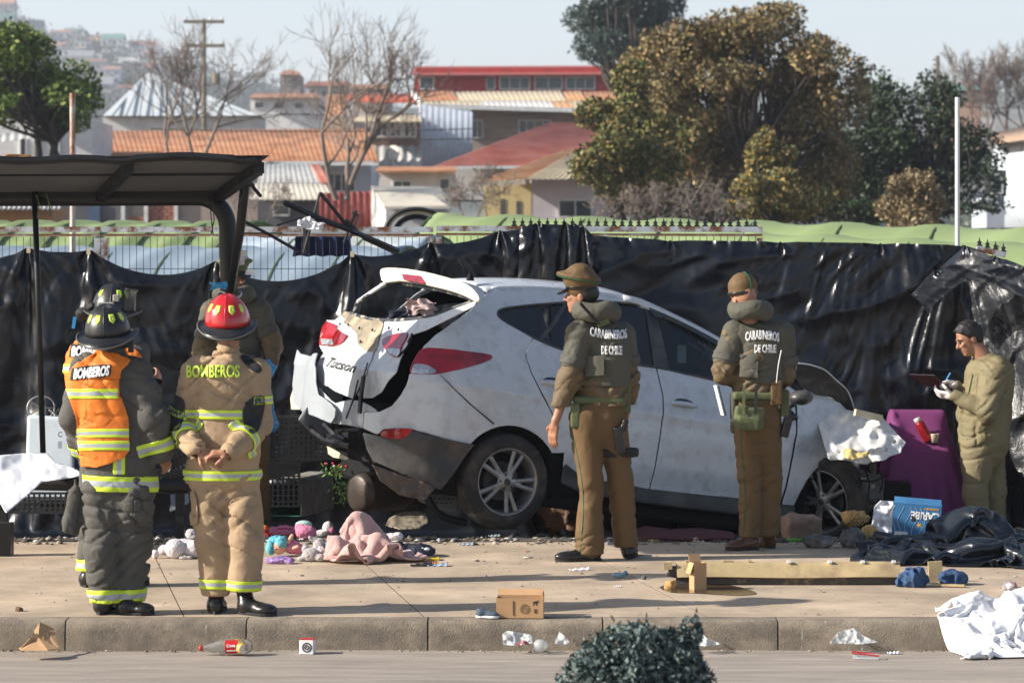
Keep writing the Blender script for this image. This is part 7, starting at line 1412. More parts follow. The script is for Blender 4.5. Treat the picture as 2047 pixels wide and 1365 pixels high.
m_orc = M('orange_print_b', (.65, .4, .04), .6, bump=0); mk('printed_star', *(lambda V: (V, [(0, i+1, (i+1) % 10+1) for i in range(10)]))([f(.02, .12)-R[:, 1]*.001]+[f(.02+(.022 if i % 2 else .01)*math.cos(i*math.pi/5), .12+(.022 if i % 2 else .01)*math.sin(i*math.pi/5))-R[:, 1]*.001 for i in range(10)]), m_orc, t)
# little white box with rings
c = P(615, 1293, 16.43); c[2] = -.163; t = empty('target_box', c, 'tiny white carton with black ring target and red top in the gutter', 'box'); Rz = rot('Z', -8)
bevel(MB().box(c+(0, 0, .041), (.078, .07, .078), Rz).build('carton', m_whit, t), .003); MB().box(c+(0, 0, .0822), (.076, .068, .004), Rz).build('lid', M('red_card', (.5, .03, .03), .6, bump=0), t)
MB().box(c+Rz@np.array((-.0395, 0, .045)), (.002, .06, .05), Rz).build('blue_side', M('pale_blue_card', (.3, .45, .55), .6, bump=0), t)
for r1, r2 in ((.027, .02), (.014, .008), (.0035, .0005)):
    a = np.linspace(0, 2*math.pi, 33); V = [c+Rz@np.array((.003+r*math.cos(q), -.0362, .04+r*math.sin(q))) for q in a for r in (r1, r2)]; solid(mk('printed_ring', V, grid_faces(33, 2), m_ink, t), .0008)
# bottle and cup
m_pet = M('clear_plastic', (.75, .78, .78), .08, var=.02, bump=.2, bs=25, bd=.004, trans=.92, rvar=.04); m_clr = M('crumpled_clear_plastic', (.7, .74, .76), .15, var=.05, bump=.6, bs=30, bd=.006, alpha=.38)
m_cola = M('red_bottle_label', (.5, .015, .015), .4, var=.05, bump=0)
a = P(398, 1283, 16.4); b = P(505, 1279, 16.38); a[2] = -.128; b[2] = -.112; L_ = np.linalg.norm(b-a); ax = nrm(b-a); t = empty('drink_bottle', (a+b)/2-(0, 0, .05), 'clear plastic soda bottle with red label lying in the gutter', 'bottle')
MB().lathe([(.013, .02), (.015, .03), (.03, .08), (.039, .115), (.038, .14), (.035, .15), (.036, .215), (.04, .225), (.041, .26), (.036, L_-.02), (.02, L_-.004), (.001, L_-.01)], a, ax, 24).build('body', m_pet, t, True)
MB().lathe([(.001, 0), (.014, 0), (.015, .006), (.015, .022), (.012, .024)], a, ax, 18).build('cap', M('red_cap', (.5, .06, .04), .4, bump=0), t, True); lb = MB().lathe([(.0372, .148), (.0372, .217)], a, ax, 24).build('label', m_cola, t, True)
flat_text('Coca', a+ax*.18+(0, -.0385, .012), ax, (0, 0, 1), .05, .018, m_whit, lb); flat_text('RECICLAME', a+ax*.185+(0, -.037, -.016), ax, (0, 0, 1), .055, .007, m_whit, lb)
a = P(487, 1281, 16.34); a[2] = -.125; ax = nrm((-.45, .75, .12)); t = empty('paper_cup', a-(0, 0, .04), 'yellow paper cup lying with its white base facing out, beside the bottle', 'cup')
MB().lathe([(.026, .0), (.028, .004), (.037, .075), (.039, .078)], a, ax, 24).build('wall', M('yellow_card', (.75, .42, .06), .5, bump=0, c2=(.8, .7, .5), amt=.35, c2s=20, soft=.02), t, True); MB().lathe([(.0275, .003), (.026, .0), (.001, .001)], a, ax, 24).build('base', M('cup_base', (.75, .68, .55), .6, bump=0), t)
# sneaker on the kerb
def sneaker(label, c, yaw, s, m1, m2, lace, roll=0):
    R = rot('Z', yaw)@rot('X', roll); c = np.array(c, float); L = lambda x, y, z: c+R@np.array((x, y, z))*s; t = empty('sneaker', c, label, 'shoe')
    mk('upper', *Vol([Ell(L(.06, 0, .035), np.array((.07, .037, .033))*s, R), Ell(L(-.06, 0, .045), np.array((.05, .033, .045))*s, R), Cone(L(-.06, 0, .04), L(-.065, 0, .085), .03*s, .027*s), Cone(L(-.05, 0, .06), L(.03, 0, .05), .032*s, .026*s)], .004, .015, cuts=[lambda q: -(np.linalg.norm(q-L(-.062, 0, .105), axis=-1)-.024*s)]).mesh(), m1, t, True)
    ol = crom([L(-.11, 0, 0), L(-.08, .032, 0), L(0, .03, 0), L(.07, .04, 0), L(.125, .015, 0), L(.125, -.015, 0), L(.07, -.04, 0), L(0, -.03, 0), L(-.08, -.032, 0)], 3); n = len(ol); V = np.r_[ol, ol+R[:, 2]*.026*s]; bevel(mk('sole', V, [tuple(range(n))[::-1], tuple(range(n, 2*n))]+[(i, (i+1) % n, n+(i+1) % n, n+i) for i in range(n)], m2, t, False), .004)
    for i in range(3): MB().beam(L(.0+.022*i, -.03, .062-.006*i), L(.0+.022*i, .03, .062-.006*i), .009*s, .012*s, R[:, 2]).build('lace', lace, t)
    return t
sneaker('grey blue child sneaker with white sole beside the cardboard box on the kerb', P(972, 1232, 16.66)*np.array((1, 1, 0))+(0, 0, .005), -14, .55, M('slate_fabric', (.07, .1, .14), .8), m_whit, m_blk_c)
sneaker('pink and grey running shoe beside the black plastic heap at right', Gp(2008, 1176), 75, .85, M('pink_grey_fabric', (.2, .1, .12), .7, c2=(.5, .5, .5), amt=.5, c2s=30), M('grey_sole', (.3, .28, .28), .7), m_whit, 70)
# crumpled cardboard in the gutter at left, corrugated sheet at right
cc = P(80, 1290, 16.38); cc[2] = -.16
def cpatch(name, label, cat, pts, mat, off=0, t=.003, parent=None): 
    V = np.array([P(x, y, d) for x, y, d in pts]); m = MB(); n = len(V); m.add(np.r_[V, V+(0, .006, .004)], [tuple(range(n)), tuple(range(n, 2*n))[::-1]]+[(i, (i+1) % n, n+(i+1) % n, n+i) for i in range(n)]); o = m.build(name, mat, parent); return tag(o, label, cat) if parent is None else o
t = empty('crumpled_cardboard', cc, 'torn folded piece of brown cardboard in the gutter at far left', 'cardboard')
for nm, pts in (('front_panel', [(38, 1296, 16.25), (76, 1275, 16.35), (118, 1297, 16.28), (95, 1300, 16.2), (44, 1300, 16.2)]), ('upright_panel', [(76, 1276, 16.36), (68, 1262, 16.42), (79, 1245, 16.48), (92, 1262, 16.47), (96, 1278, 16.4), (86, 1283, 16.33)]), ('back_panel', [(79, 1244, 16.5), (108, 1258, 16.52), (112, 1272, 16.5), (118, 1296, 16.34), (98, 1284, 16.38), (94, 1262, 16.47)]), ('torn_flap', [(40, 1296, 16.24), (60, 1276, 16.3), (74, 1266, 16.4), (77, 1276, 16.35)])): cpatch(nm, None, None, pts, m_card, parent=t)
V, F = corr(P(1935, 1180, 17.3)*(1, 1, 0)+(0, 0, .012), P(2110, 1172, 17.5)*(1, 1, 0)+(0, 0, .05), Gp(2120, 1218)+(0, 0, .03), Gp(1955, 1196)+(0, 0, .006), .02, .0015, 4); tag(solid(mk('corrugated_cardboard', V, F, m_card, None, True), .004), 'flat brown corrugated cardboard sheet under the white cloth at right', 'cardboard')
# ------------------------------------------------ cloths
def drape(name, label, cat, c, size, n, yaw, coll, mat, slack=1.0, drop=.3, steps=130, crumple=0, seed=0, th=.004, bend=.2, wavy=0, it=6, kick=None, fr=.6):
    """let a sheet fall on what is below it"""
    w, d = size; nx, ny = n; u, v = np.meshgrid(np.linspace(-.5, .5, nx), np.linspace(-.5, .5, ny)); R = rot('Z', yaw); s = 1-crumple
    p = np.stack([u*w*s, v*d*s, 0*u], -1)@R.T+np.array(c)+(0, 0, drop); q = np.stack([u*4, v*4, 0*u+seed], -1)
    p[..., 2] += wavy*fbm(q*1.3, 2, seed)*2+.06*crumple*vn(q*6, seed+2)*4; p[..., :2] += (np.stack([vn(q*1.7, seed+3), vn(q*1.7, seed+4)], -1))*wavy
    def cfun(q):
        h = coll(q[..., 0], q[..., 1]); below = q[..., 2] < h; q2 = q.copy(); q2[..., 2] = np.where(below, h, q[..., 2]); return q2
    r = cloth(p, w/(nx-1), d/(ny-1), None, cfun, steps, it, bend=bend, damp=.96, wind=kick, seed=seed, fr=fr)
    P2 = crom(r, 2, False); P2 = np.swapaxes(crom(np.swapaxes(P2, 0, 1), 2, False), 0, 1); o = mk(name, P2.reshape(-1, 3), grid_faces(*P2.shape[:2]), mat, None, True); solid(o, th, 1); return tag(o, label, cat)
sm = lambda a, b, x: (lambda t: t*t*(3-2*t))(np.clip((x-a)/(b-a), 0, 1))
kerb_h = lambda x, y: -.157+.165*sm(16.52, 16.6, y)
lump = lambda x, y, L: sum(h*np.exp(-(((x-a)/r)**2+((y-b)/r)**2)**1.4) for a, b, r, h in L)
a0 = P(1960, 1240, 16.7)
drape('white_sheet', 'large crumpled white sheet spilling over the kerb at the right edge', 'sheet', (a0[0]+.28, 16.62, .02), (1.5, 1.15), (64, 50), 6, lambda x, y: kerb_h(x, y)+lump(x, y, [(a0[0]-.22, 16.75, .08, .12), (a0[0]-.02, 16.8, .1, .12), (a0[0]+.22, 16.75, .1, .14), (a0[0]+.05, 16.5, .07, .06), (a0[0]+.4, 16.8, .12, .14), (a0[0]+.3, 16.42, .08, .06)]), M('bright_white_cloth', (.8, .8, .82), .8, var=.04, ns=5, bump=.15, bs=40), drop=.25, crumple=.42, seed=4, wavy=.06, steps=90)
a0 = P(712, 1080, 19.9); m_bl = M('pink_fleece', (.68, .42, .38), .95, var=.12, ns=14, bump=.9, bs=110, bd=.012, sheen=.4, c2=(.5, .28, .26), amt=.4, c2s=7, soft=.2)
drape('fleece_blanket', 'pale pink fleece blanket heaped in a peak among the soft toys', 'blanket', (a0[0]+.07, 19.76, .02), (.98, 1.05), (50, 50), 25, lambda x, y: .015+lump(x, y, [(a0[0]+.0, 19.95, .09, .27), (a0[0]+.12, 20.0, .07, .17), (a0[0]-.12, 19.65, .07, .14), (a0[0]+.15, 19.65, .08, .16), (a0[0]-.02, 19.45, .06, .1), (a0[0]+.27, 19.5, .06, .1), (a0[0]+.03, 19.7, .05, .15)]), m_bl, drop=.42, crumple=.5, seed=8, wavy=.05, th=.014, steps=120, bend=.4)
m_heap = M('black_sheet_glossy', (.012, .016, .022), .26, var=.3, ns=2, bump=.25, bs=14, bd=.008, spec=.55)
hc_ = P(1900, 1090, 20.3)
drape('plastic_heap', 'heap of folded black plastic sheet on the ground before the man writing', 'tarpaulin', (hc_[0]+.12, 20.1, .02), (2.1, 2.3), (72, 60), -12, lambda x, y: .01+gz(x, y)+lump(x, y, [(hc_[0]+.1, 20.5, .2, .25), (hc_[0]+.3, 20.3, .2, .14), (hc_[0]-.25, 20.0, .12, .06), (hc_[0]+.1, 19.7, .16, .14), (hc_[0]+.5, 19.6, .2, .14), (hc_[0]-.42, 19.6, .1, .06), (hc_[0]+.75, 20.6, .22, .1)]), m_heap, drop=.4, crumple=.38, seed=21, wavy=.09, th=.003, steps=110, bend=.5)
m_purp = M('purple_cloth', (.17, .03, .13), .8, var=.12, ns=5, bump=.3, bs=120, bd=.003)
pc = P(1840, 900, 23.3)
drape('purple_cloth', 'purple cloth draped over a low seat behind the fruit box', 'cloth', (pc[0]+.02, 23.1, .5), (1.6, 2.5), (54, 78), 0, lambda x, y: float(gz(3, 23))+.0+(.74*sm(pc[0]-.33, pc[0]-.2, x)*(1-sm(pc[0]+.2, pc[0]+.34, x))*sm(23.05, 23.22, y)*(1-sm(23.6, 23.65, y)))+.26*sm(23.36, 23.42, y)*(1-sm(23.6, 23.65, y))*sm(pc[0]-.33, pc[0]-.2, x)*(1-sm(pc[0]+.2, pc[0]+.34, x))+.14*(1-sm(pc[0]-.2, pc[0]-.14, x))*sm(pc[0]-.33, pc[0]-.2, x)*sm(23.05, 23.22, y)*(1-sm(23.4, 23.42, y)), m_purp, drop=.5, seed=3, crumple=.14, wavy=.05, th=.004, steps=130)
sz = float(gz(3, 23))+.75
a = P(1857, 896, 23.25); b = P(1833, 852, 23.27); dz_ = sz+.03-a[2]; th_ = empty('thermos', a+(0, 0, dz_), 'dark red thermos flask leaning on the purple cloth', 'flask'); MB().lathe([(.001, 0), (.036, 0), (.038, .01), (.038, .15), (.03, .165), (.001, .167)], a+(0, 0, dz_), b-a, 20).build('body', M('red_metal', (.3, .01, .015), .25, metal=.3, bump=0), th_, True); MB().lathe([(.026, .166), (.028, .17), (.028, .2), (.001, .203)], a+(0, 0, dz_), b-a, 20).build('cap', m_zinc, th_, True)
a = P(1869, 886, 23.22); a[2] = sz+.02; tag(MB().lathe([(.001, .004), (.026, .0), (.033, .065), (.034, .068), (.031, .068), (.024, .006)], a, n=20).build('cup', M('cream_mug', (.62, .52, .4), .5, bump=0), smooth=True), 'cream cup standing on the purple cloth right of the thermos', 'cup')
V = lambda: None
q = patch('white_hanging_cloth', np.array([(1748, 1012), (1760, 1000), (1786, 1002), (1784, 1072), (1765, 1078), (1740, 1074), (1744, 1040)], float), plane_surf(22.2, .001, -.002, .08, 8, 4, 1765, 1040), 3, m_wcloth, None, thick=.004); tag(q, 'pale cloth hanging between the crushed nose and the fruit box', 'cloth')
q = patch('red_cloth', np.array([(1262, 1062), (1290, 1052), (1340, 1058), (1400, 1056), (1466, 1064), (1470, 1076), (1380, 1079), (1290, 1076)], float), plane_surf(21.3, 0, -.03, .06, 6, 7, 1360, 1066), 3, M('dark_red_cloth', (.07, .006, .01), .8), None, thick=.01); tag(q, 'dark red cloth lying in the shade under the car sill', 'cloth')
q = patch('bench_sheet', np.array([(-60, 912), (0, 910), (60, 905), (95, 906), (112, 925), (135, 930), (160, 942), (161, 951), (120, 958), (84, 963), (60, 985), (12, 1026), (0, 1005), (-60, 990)], float), plane_surf(20.3, .0, -.012, .1, 2.2, 5, 60, 950), 3.5, M('blueish_white_sheet', (.7, .72, .76), .7, var=.06, ns=5, bump=.25, bs=20), None, thick=.003); tag(q, 'white plastic sheet draped over the bench pipe at the left edge', 'sheet')
# ------------------------------------------------ left side clutter
a = P(100, 0, 21.6); m_cool = M('pale_blue_plastic', (.55, .63, .7), .5, var=.06, ns=4, bump=.08, c2=(.4, .42, .42), amt=.35, c2s=4, soft=.2)
t = empty('cool_box', (a[0], 21.7, float(gz(0, 21.7))), 'pale blue plastic cool box lid standing on end behind the bench', 'cool box'); bevel(MB().hexa([P(48, 1000, 21.62), P(150, 1000, 21.55), P(158, 1000, 21.75), P(60, 1000, 21.82)], [P(53, 828, 21.62), P(147, 834, 21.55), P(156, 838, 21.75), P(64, 830, 21.82)]).build('shell', m_cool, t), .03, 4)
MB().hexa([P(152, 985, 21.56), P(163, 985, 21.6), P(168, 985, 21.8), P(158, 985, 21.8)], [P(150, 860, 21.56), P(160, 862, 21.6), P(166, 862, 21.8), P(157, 860, 21.8)]).build('blue_rim', M('deep_blue_plastic', (.02, .04, .15), .5), t)
flat_text('C', P(120, 868, 21.53), (1, 0, 0), (0, 0, 1), .03, .04, M('faint_print', (.15, .16, .18), .6, bump=0), t); MB().box(P(120, 889, 21.53), (.028, .001, .05)).build('small_print', M('faint_print_b', (.42, .5, .56), .6, bump=0), t)
aa = np.linspace(0, 2*math.pi, 26); c = P(82, 815, 21.9); t = empty('chrome_hoop', c-(0, 0, .1), 'chrome ring with spokes leaning behind the cool box', 'wheel rim'); MB().tube([c+(.1*math.cos(q), .02*math.sin(q), .085*math.sin(q)) for q in aa], .007, 6).build('ring', m_rimm, t, True)
for k in range(5): MB().tube([c, c+(.1*math.cos(k*1.26), .0, .085*math.sin(k*1.26))], .004, 5).build('spoke', m_rimm, t)
vol_thing('tool_clutter', 'dark metal fittings right of the chrome ring', 'scrap', [Cone(P(100, 820, 21.9), P(118, 835, 21.85), .014), Cone(P(118, 818, 21.9), P(108, 836, 21.85), .01), Ell(P(112, 828, 21.88), (.025, .02, .02))], m_clad)
t = empty('bench_pipe', P(180, 968, 20.9)*(1, 1, 0), 'thick black horizontal pipe of the bench behind the firefighters legs', 'bench'); MB().tube([P(-90, 962, 20.9), P(376, 972, 20.9)], .05, 16).build('pipe', m_shb, t, True); MB().beam(P(60, 943, 21.1), P(376, 945, 21.1), .1, .05).build('rail', m_shb, t)
for x in (6, 360): MB().beam(P(x, 965, 20.95)-(0, 0, .05), (*P(x, 965, 20.95)[:2], -.02), .06, .06, (0, 1, 0)).build('leg', m_shb, t)
c = Gp(92, 1052); t = empty('dish_lid', c, 'round white lid with a pale plush and a red toy on it at left', 'lid'); MB().lathe([(.001, .02), (.1, .022), (.15, .03), (.165, .05), (.168, .05), (.155, .022), (.1, .004), (.001, .0)], c, (.05, -.35, 1), 32).build('rim', M('off_white_plastic', (.6, .6, .56), .5), t, True)
m_plw = M('white_plush', (.72, .66, .68), .95, var=.08, ns=20, bump=1, bs=130, bd=.01, sheen=.5); m_plg = M('grey_plush', (.45, .42, .42), .95, var=.1, ns=20, bump=1, bs=130, bd=.01, sheen=.4)
fz = lambda q: .004*vn(q*90)
vol_thing('plush_toy', 'pale plush resting on the round white lid', 'soft toy', [Ell(c+(-.06, 0, .05), (.09, .06, .035)), Ell(c+(.02, .02, .075), (.04, .035, .035))], m_plw, noise=fz, k=.02); vol_thing('plush_toy', 'red plush lump on the round white lid', 'soft toy', [Ell(c+(.07, -.03, .05), (.06, .045, .03)), Ell(c+(.11, -.02, .055), (.03, .03, .03))], M('red_plush', (.5, .03, .08), .95, bump=.8, bs=100), noise=fz, k=.02)
# crates
m_crt = M('black_crate_plastic', (.025, .026, .028), .4, var=.3, ns=6, bump=.1, spec=.5)
def crate(label, c, w, d, h, yaw, tilt=0, roll=0, cell=.035, mat=None, open_=True):
    c = np.array(c, float); R = rot('Z', yaw)@rot('X', tilt)@rot('Y', roll); L = lambda x, y, z: c+R@np.array((x, y, z)); t = empty('plastic_crate', c, label, 'crate'); m = mat or m_crt; e = .012
    for z in (e/2, h-e/2):
        nm = 'rim' if z > e else 'base_frame'
        for (x, y, sx, sy) in ((0, -d/2, w, e), (0, d/2, w, e), (-w/2, 0, e, d-e-.002), (w/2, 0, e, d-e-.002)): MB().box(L(x, y, z), (sx, sy, e*1.4), R).build(nm, m, t)
    for x in (-w/2, w/2):
        for y in (-d/2, d/2): MB().box(L(x, y, h/2), (e*1.6, e*1.6, h-.03), R).build('corner_post', m, t)
    mb = MB(); nx = int(w/cell); nz = int(h/cell)
    for s in (-1, 1):
        for i in range(1, nx): mb.box(L(-w/2+w*i/nx, s*(d/2-.003), h/2), (cell*.42, .004, h-.02), R)
        for k in range(1, nz): mb.box(L(0, s*(d/2-.004), h*k/nz), (w-.02, .005, cell*.3), R)
        ny = int(d/cell)
        for i in range(1, ny): mb.box(L(s*(w/2-.003), -d/2+d*i/ny, h/2), (.004, cell*.42, h-.02), R)
    for i in range(1, nx): mb.box(L(-w/2+w*i/nx, 0, .006), (cell*.5, d-.02, .004), R)
    tag(mb.build('lattice', m, t), kind='stuff'); mk('base', *(lambda q: (np.concatenate(q.V), q.F))(MB().box(L(0, 0, .003), (w-.03, d-.03, .002), R)), m, t); return t
crate('upended black crate with square studded base behind the officer with the bag', P(612, 917, 22.9), .56, .2, .33, 4, 0, cell=.036); crate('open black crate on the ground behind the metal trough, flowers at its right', Gp(618, 1016, -.1)*(1, 1, 1)+(0, .2, 0), .46, .34, .28, -14, 0, cell=.03)
crate('black crate standing behind the trough left of the stacked ones', P(545, 1010, 22.9), .4, .25, .34, 5, cell=.04); crate('tilted black lattice crate with a white label between the two firefighters', P(348, 945, 21.3), .4, .24, .22, 12, 10, -28, cell=.03); crate('black crate in the shade beneath the bench pipe', P(80, 1022, 21.6), .42, .3, .15, 0, cell=.035)
crate('black crate peeking above the tilted one beside the khaki sleeve', P(345, 890, 21.9), .3, .24, .15, 0, cell=.03)
lbx = MB().box(P(333, 937, 21.0), (.05, .002, .03), rot('Y', 18)).build('paper_label', m_whit); tag(lbx, 'small white shop label on the tilted lattice crate', 'label'); flat_text('Listo', P(333, 937, 20.995), (1, 0, .3), (-.3, 0, 1), .035, .014, m_ink, lbx)
r5 = np.random.default_rng(5)
def plant(label, px, py, d, h, n, flowers, seed):
    r = np.random.default_rng(seed); b = P(px, py, d); t = empty('potted_plant', b, label, 'plant'); mb = MB()
    for i in range(n//6): mb.tube([b, b+np.array((r.normal(0, .02), r.normal(0, .02), h*.6)), b+np.array((r.normal(0, .05), r.normal(0, .04), h*r.uniform(.7, 1)))], .002, 4)
    mb.build('stem', m_strap, t); V, F = leaf_mesh(b+np.c_[r.normal(0, .045, n), r.normal(0, .04, n), r.uniform(.15, 1, n)*h], .018, r); mk('leaves', V, F, M('plant_leaf_%d' % seed, (.16, .3, .06), .5, var=.3, bump=0), t)
    for i, c_ in enumerate(flowers): mk('flower', *Vol([Ell(b+np.array((r.normal(0, .05), -.03, h*r.uniform(.85, 1.1))), (.014, .012, .01)), Ell(b+np.array((r.normal(0, .04), -.03, h*r.uniform(.9, 1.1))), (.012, .012, .009))], .004, .004).mesh(), c_, t, True)
m_fr = M('red_petal', (.55, .02, .03), .6, bump=0)
plant('leafy plant with red and white flowers in the open crate', 672, 960, 22.2, .12, 70, [m_fr, m_fr, m_whit], 3); plant('pale green sprig growing before the crate beside the left rear tyre', 688, 1015, 21.9, .2, 110, [], 6)
# metal trough
def loft_obj(name, prof, a, b, mat, parent, up=(0, 0, 1), t=.004, taper=1):
    a = np.array(a, float); b = np.array(b, float); d = nrm(b-a); x = nrm(np.cross(d, up)); z = np.cross(x, d); V = [c+x*u*s+z*v*s for c, s in ((a, 1), (b, taper)) for u, v in prof]; n = len(prof); return solid(mk(name, V, [(i, i+1, n+i+1, n+i) for i in range(n-1)], mat, parent), t)
a = Gp(566, 1032, 0); b = a+(.2, .75, 0); pr = [(-.13, 0)]+[(-.13+.02*0, .12)]+[(-.12, .15), (-.09, .165), (.05, .165), (.09, .15), (.115, .11), (.12, .0)]
t = empty('metal_trough', a, 'dented galvanised metal trough with green inside lying open end forward', 'trough'); o = loft_obj('shell', [(u*-1.1, v*1.7) for u, v in pr], a, b, M('galvanised_trough', (.5, .49, .46), .45, metal=.35, var=.3, ns=9, bump=.3, c2=(.35, .27, .18), amt=.42, c2s=4, soft=.1), t); sharp(o, 30)  # metal colour brightened to stand in for light the shelter roof blocks
loft_obj('lining', [(u*-1.05, v*1.64) for u, v in pr], a+(0, .01, 0), b, M('green_lining', (.02, .14, .1), .5), t); loft_obj('bottom_lip', [(.13, .004), (-.12, .004)], a-(0, .02, 0), b, bpy.data.materials['green_lining'], t, t=.006)
vol_thing('torn_paper', 'crumpled whitish paper lying on the metal trough', 'paper', [Ell(P(560, 962, 22.9)+(0, 0, 0), (.09, .1, .012)), Ell(P(590, 958, 23.0), (.05, .07, .01))], m_wcloth, noise=lambda q: .012*vn(q*40))
m_alu = M('dull_aluminium', (.42, .4, .36), .45, metal=.4, var=.2, ns=6, bump=.1, c2=(.25, .2, .15), amt=.42, c2s=5, soft=.1)
for i, (x0, y0, x1, y1, w, lb) in enumerate(((600, 1030, 760, 1034, .03, 'upper dull aluminium bar lying behind the toys'), (520, 1048, 690, 1055, .025, 'lower pale aluminium bar lying behind the toys'), (632, 1022, 720, 1018, .05, 'broad aluminium angle leaning behind the blanket'), (480, 1010, 560, 1020, .02, 'thin bar beside the trough'), (320, 1012, 372, 1010, .02, 'pale strip in the rubble between the firefighters'))):
    a, b = Gp(x0, y0)+(0, 0, .03+.01*i), Gp(x1, y1)+(0, 0, .03+.01*i); pr = [(-w, w*.8), (-w, 0), (w, 0), (w, w*.5)]; tag(loft_obj('metal_bar', pr, a, b, m_alu, None), lb, 'bar')
tag(patch('bent_sheet', np.array([(340, 988), (376, 984), (378, 1004), (356, 1016), (338, 1024), (342, 1006)], float), plane_surf(21.2, .002, -.01, .06, 6, 2, 355, 1004), 3, M('pale_bent_metal', (.5, .55, .58), .35, metal=.5), None, thick=.003), 'bent pale metal sheet in the rubble beside the khaki trousers', 'metal sheet')
m_bgd2 = M('tan_shaded_dirty_sheet', (.28, .23, .16), .7, c2=(.12, .1, .07), amt=.45, c2s=8)  # tan darkened in the colour to stand for shade, dirt mottling on top
tag(patch('tan_fabric', np.array([(778, 1036), (800, 1024), (830, 1020), (852, 1026), (856, 1044), (836, 1056), (800, 1058), (770, 1050)], float), plane_surf(21.3, .001, -.02, .06, 9, 5, 815, 1040), 3, m_bgd2, None, thick=.006), 'crumpled tan plastic sheet behind the blanket under the car', 'plastic sheet')
t = empty('perforated_panel', P(880, 985, 22.3), 'white perforated panel lying slanted under the car before the rear wheel', 'panel')
pan = plane_surf(22.3, .0, -.004, .01, 3, 1, 880, 985); patch('panel', np.array([(836, 1000), (880, 940), (930, 948), (918, 985), (912, 1022), (880, 1018)], float), pan, 3, M('white_perforated', (.62, .64, .66), .5, var=.08), t, thick=.006)
sm_ = MB()
for i in range(9):
    for j in range(8):
        x, y = 845+i*9.5+(j % 2)*4.7, 950+j*9.2
        if psdf([(840, 1000), (880, 944), (926, 952), (914, 985), (908, 1016), (880, 1014)], np.array([x]), np.array([y]))[0] < -2: sm_.box(pan(np.array([x]), np.array([y]))[0]-(0, .006, 0), (.014, .004, .008))
tag(sm_.build('slot', m_blk, t), kind='stuff')
# stones
def rock(label, c, r, seed, mat, sq=(1, 1, 1)):
    q = np.array(r)*np.array(sq); R = rot('Z', seed*37)@rot('X', seed*11 % 30)
    V, F = Vol([RBox(np.array(c)+(0, 0, q[2]*.8), q*.66, .12*min(q), R), Ell(np.array(c)+(0, 0, q[2]*.8), q)], max(.006, min(q)*.09), .02, noise=lambda p: (.3*vn(p/q.mean()*1.3, seed)-.24*np.abs(vn(p/q.mean()*2.6, seed+1))+.1*vn(p/q.mean()*6, seed+2)+.05*vn(p/q.mean()*14, seed+3)+.1)*min(q)).mesh(); return tag(mk('rock', V, F, mat, None, True), label, 'rock')
m_rk1 = M('brown_rock', (.24, .13, .075), .9, var=.3, ns=9, bump=1, bs=40, bd=.02, c2=(.08, .05, .035), amt=.48, c2s=6, soft=.2); m_rk2 = M('yellow_rock', (.55, .33, .12), .9, var=.25, ns=12, bump=1, bs=50, bd=.015, c2=(.35, .28, .2), amt=.42, c2s=8); m_rk3 = M('grey_rock', (.13, .125, .12), .85, var=.4, ns=9, bump=1, bs=40, bd=.015, c2=(.35, .33, .3), amt=.4, c2s=8, soft=.1)
c = Gp(1142, 1066); rock('large rough brown boulder wedged behind the rear wheel', c+(0, -.12, -.03), (.31, .2, .33), 3, m_rk1)
rock('yellow ochre stone on top of the stone pile by the front wheel', Gp(1712, 1078)+(0, .1, .1), (.1, .07, .055), 5, m_rk2); rock('dark grey stone at the front of the stone pile', Gp(1703, 1094), (.095, .08, .07), 7, m_rk3); rock('tan and grey stone at the right of the stone pile', Gp(1738, 1088)+(0, .05, 0), (.085, .07, .07), 8, m_rk2); rock('flat black and white stone left of the stone pile', Gp(1637, 1094), (.11, .08, .05), 11, m_rk3)
rock('small brown clod on the sidewalk at the far left', Gp(38, 1221), (.022, .015, .012), 4, m_rk1); rock('small dark clod on the sidewalk before the rear tyre man', Gp(1287, 1158), (.014, .012, .012), 6, m_rk3); rock('crumpled tan lump at the left end of the beige trim', Gp(1340, 1176), (.035, .03, .028), 9, m_rk2)
# beige sill trim lying on the sidewalk
a = Gp(1330, 1168); b = Gp(1798, 1166); t = empty('sill_trim', (a+b)/2, 'long beige plastic car sill trim lying on the sidewalk', 'trim'); a = P(1352, 1166, 18.35); b = P(1798, 1166, 18.35); a[2] = b[2] = .008
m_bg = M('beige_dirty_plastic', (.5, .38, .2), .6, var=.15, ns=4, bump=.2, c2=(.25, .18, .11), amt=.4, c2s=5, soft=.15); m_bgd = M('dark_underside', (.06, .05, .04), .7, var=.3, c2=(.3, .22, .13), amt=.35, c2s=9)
def trim(name, pts, mat, x0, x1, n=30):
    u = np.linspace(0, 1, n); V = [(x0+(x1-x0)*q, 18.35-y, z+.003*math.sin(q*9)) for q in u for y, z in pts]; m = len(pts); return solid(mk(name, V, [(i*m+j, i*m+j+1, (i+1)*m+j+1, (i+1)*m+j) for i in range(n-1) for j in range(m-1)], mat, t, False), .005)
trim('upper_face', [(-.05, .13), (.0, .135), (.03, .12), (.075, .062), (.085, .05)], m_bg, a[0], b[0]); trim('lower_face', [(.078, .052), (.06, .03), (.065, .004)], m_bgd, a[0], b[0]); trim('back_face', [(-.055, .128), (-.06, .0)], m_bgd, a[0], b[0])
for px in (1578, 1660, 1726, 1788): x = P(px, 0, 18.3)[0]; MB().box((x, 18.33, .138), (.022, .03, .014)).build('clip', m_whit, t)
for px, w in ((1378, .04), (1455, .05), (1500, .02)): x = P(px, 0, 18.3)[0]; MB().box((x, 18.36, .139), (w, .04, .01)).build('rib', m_bg, t)
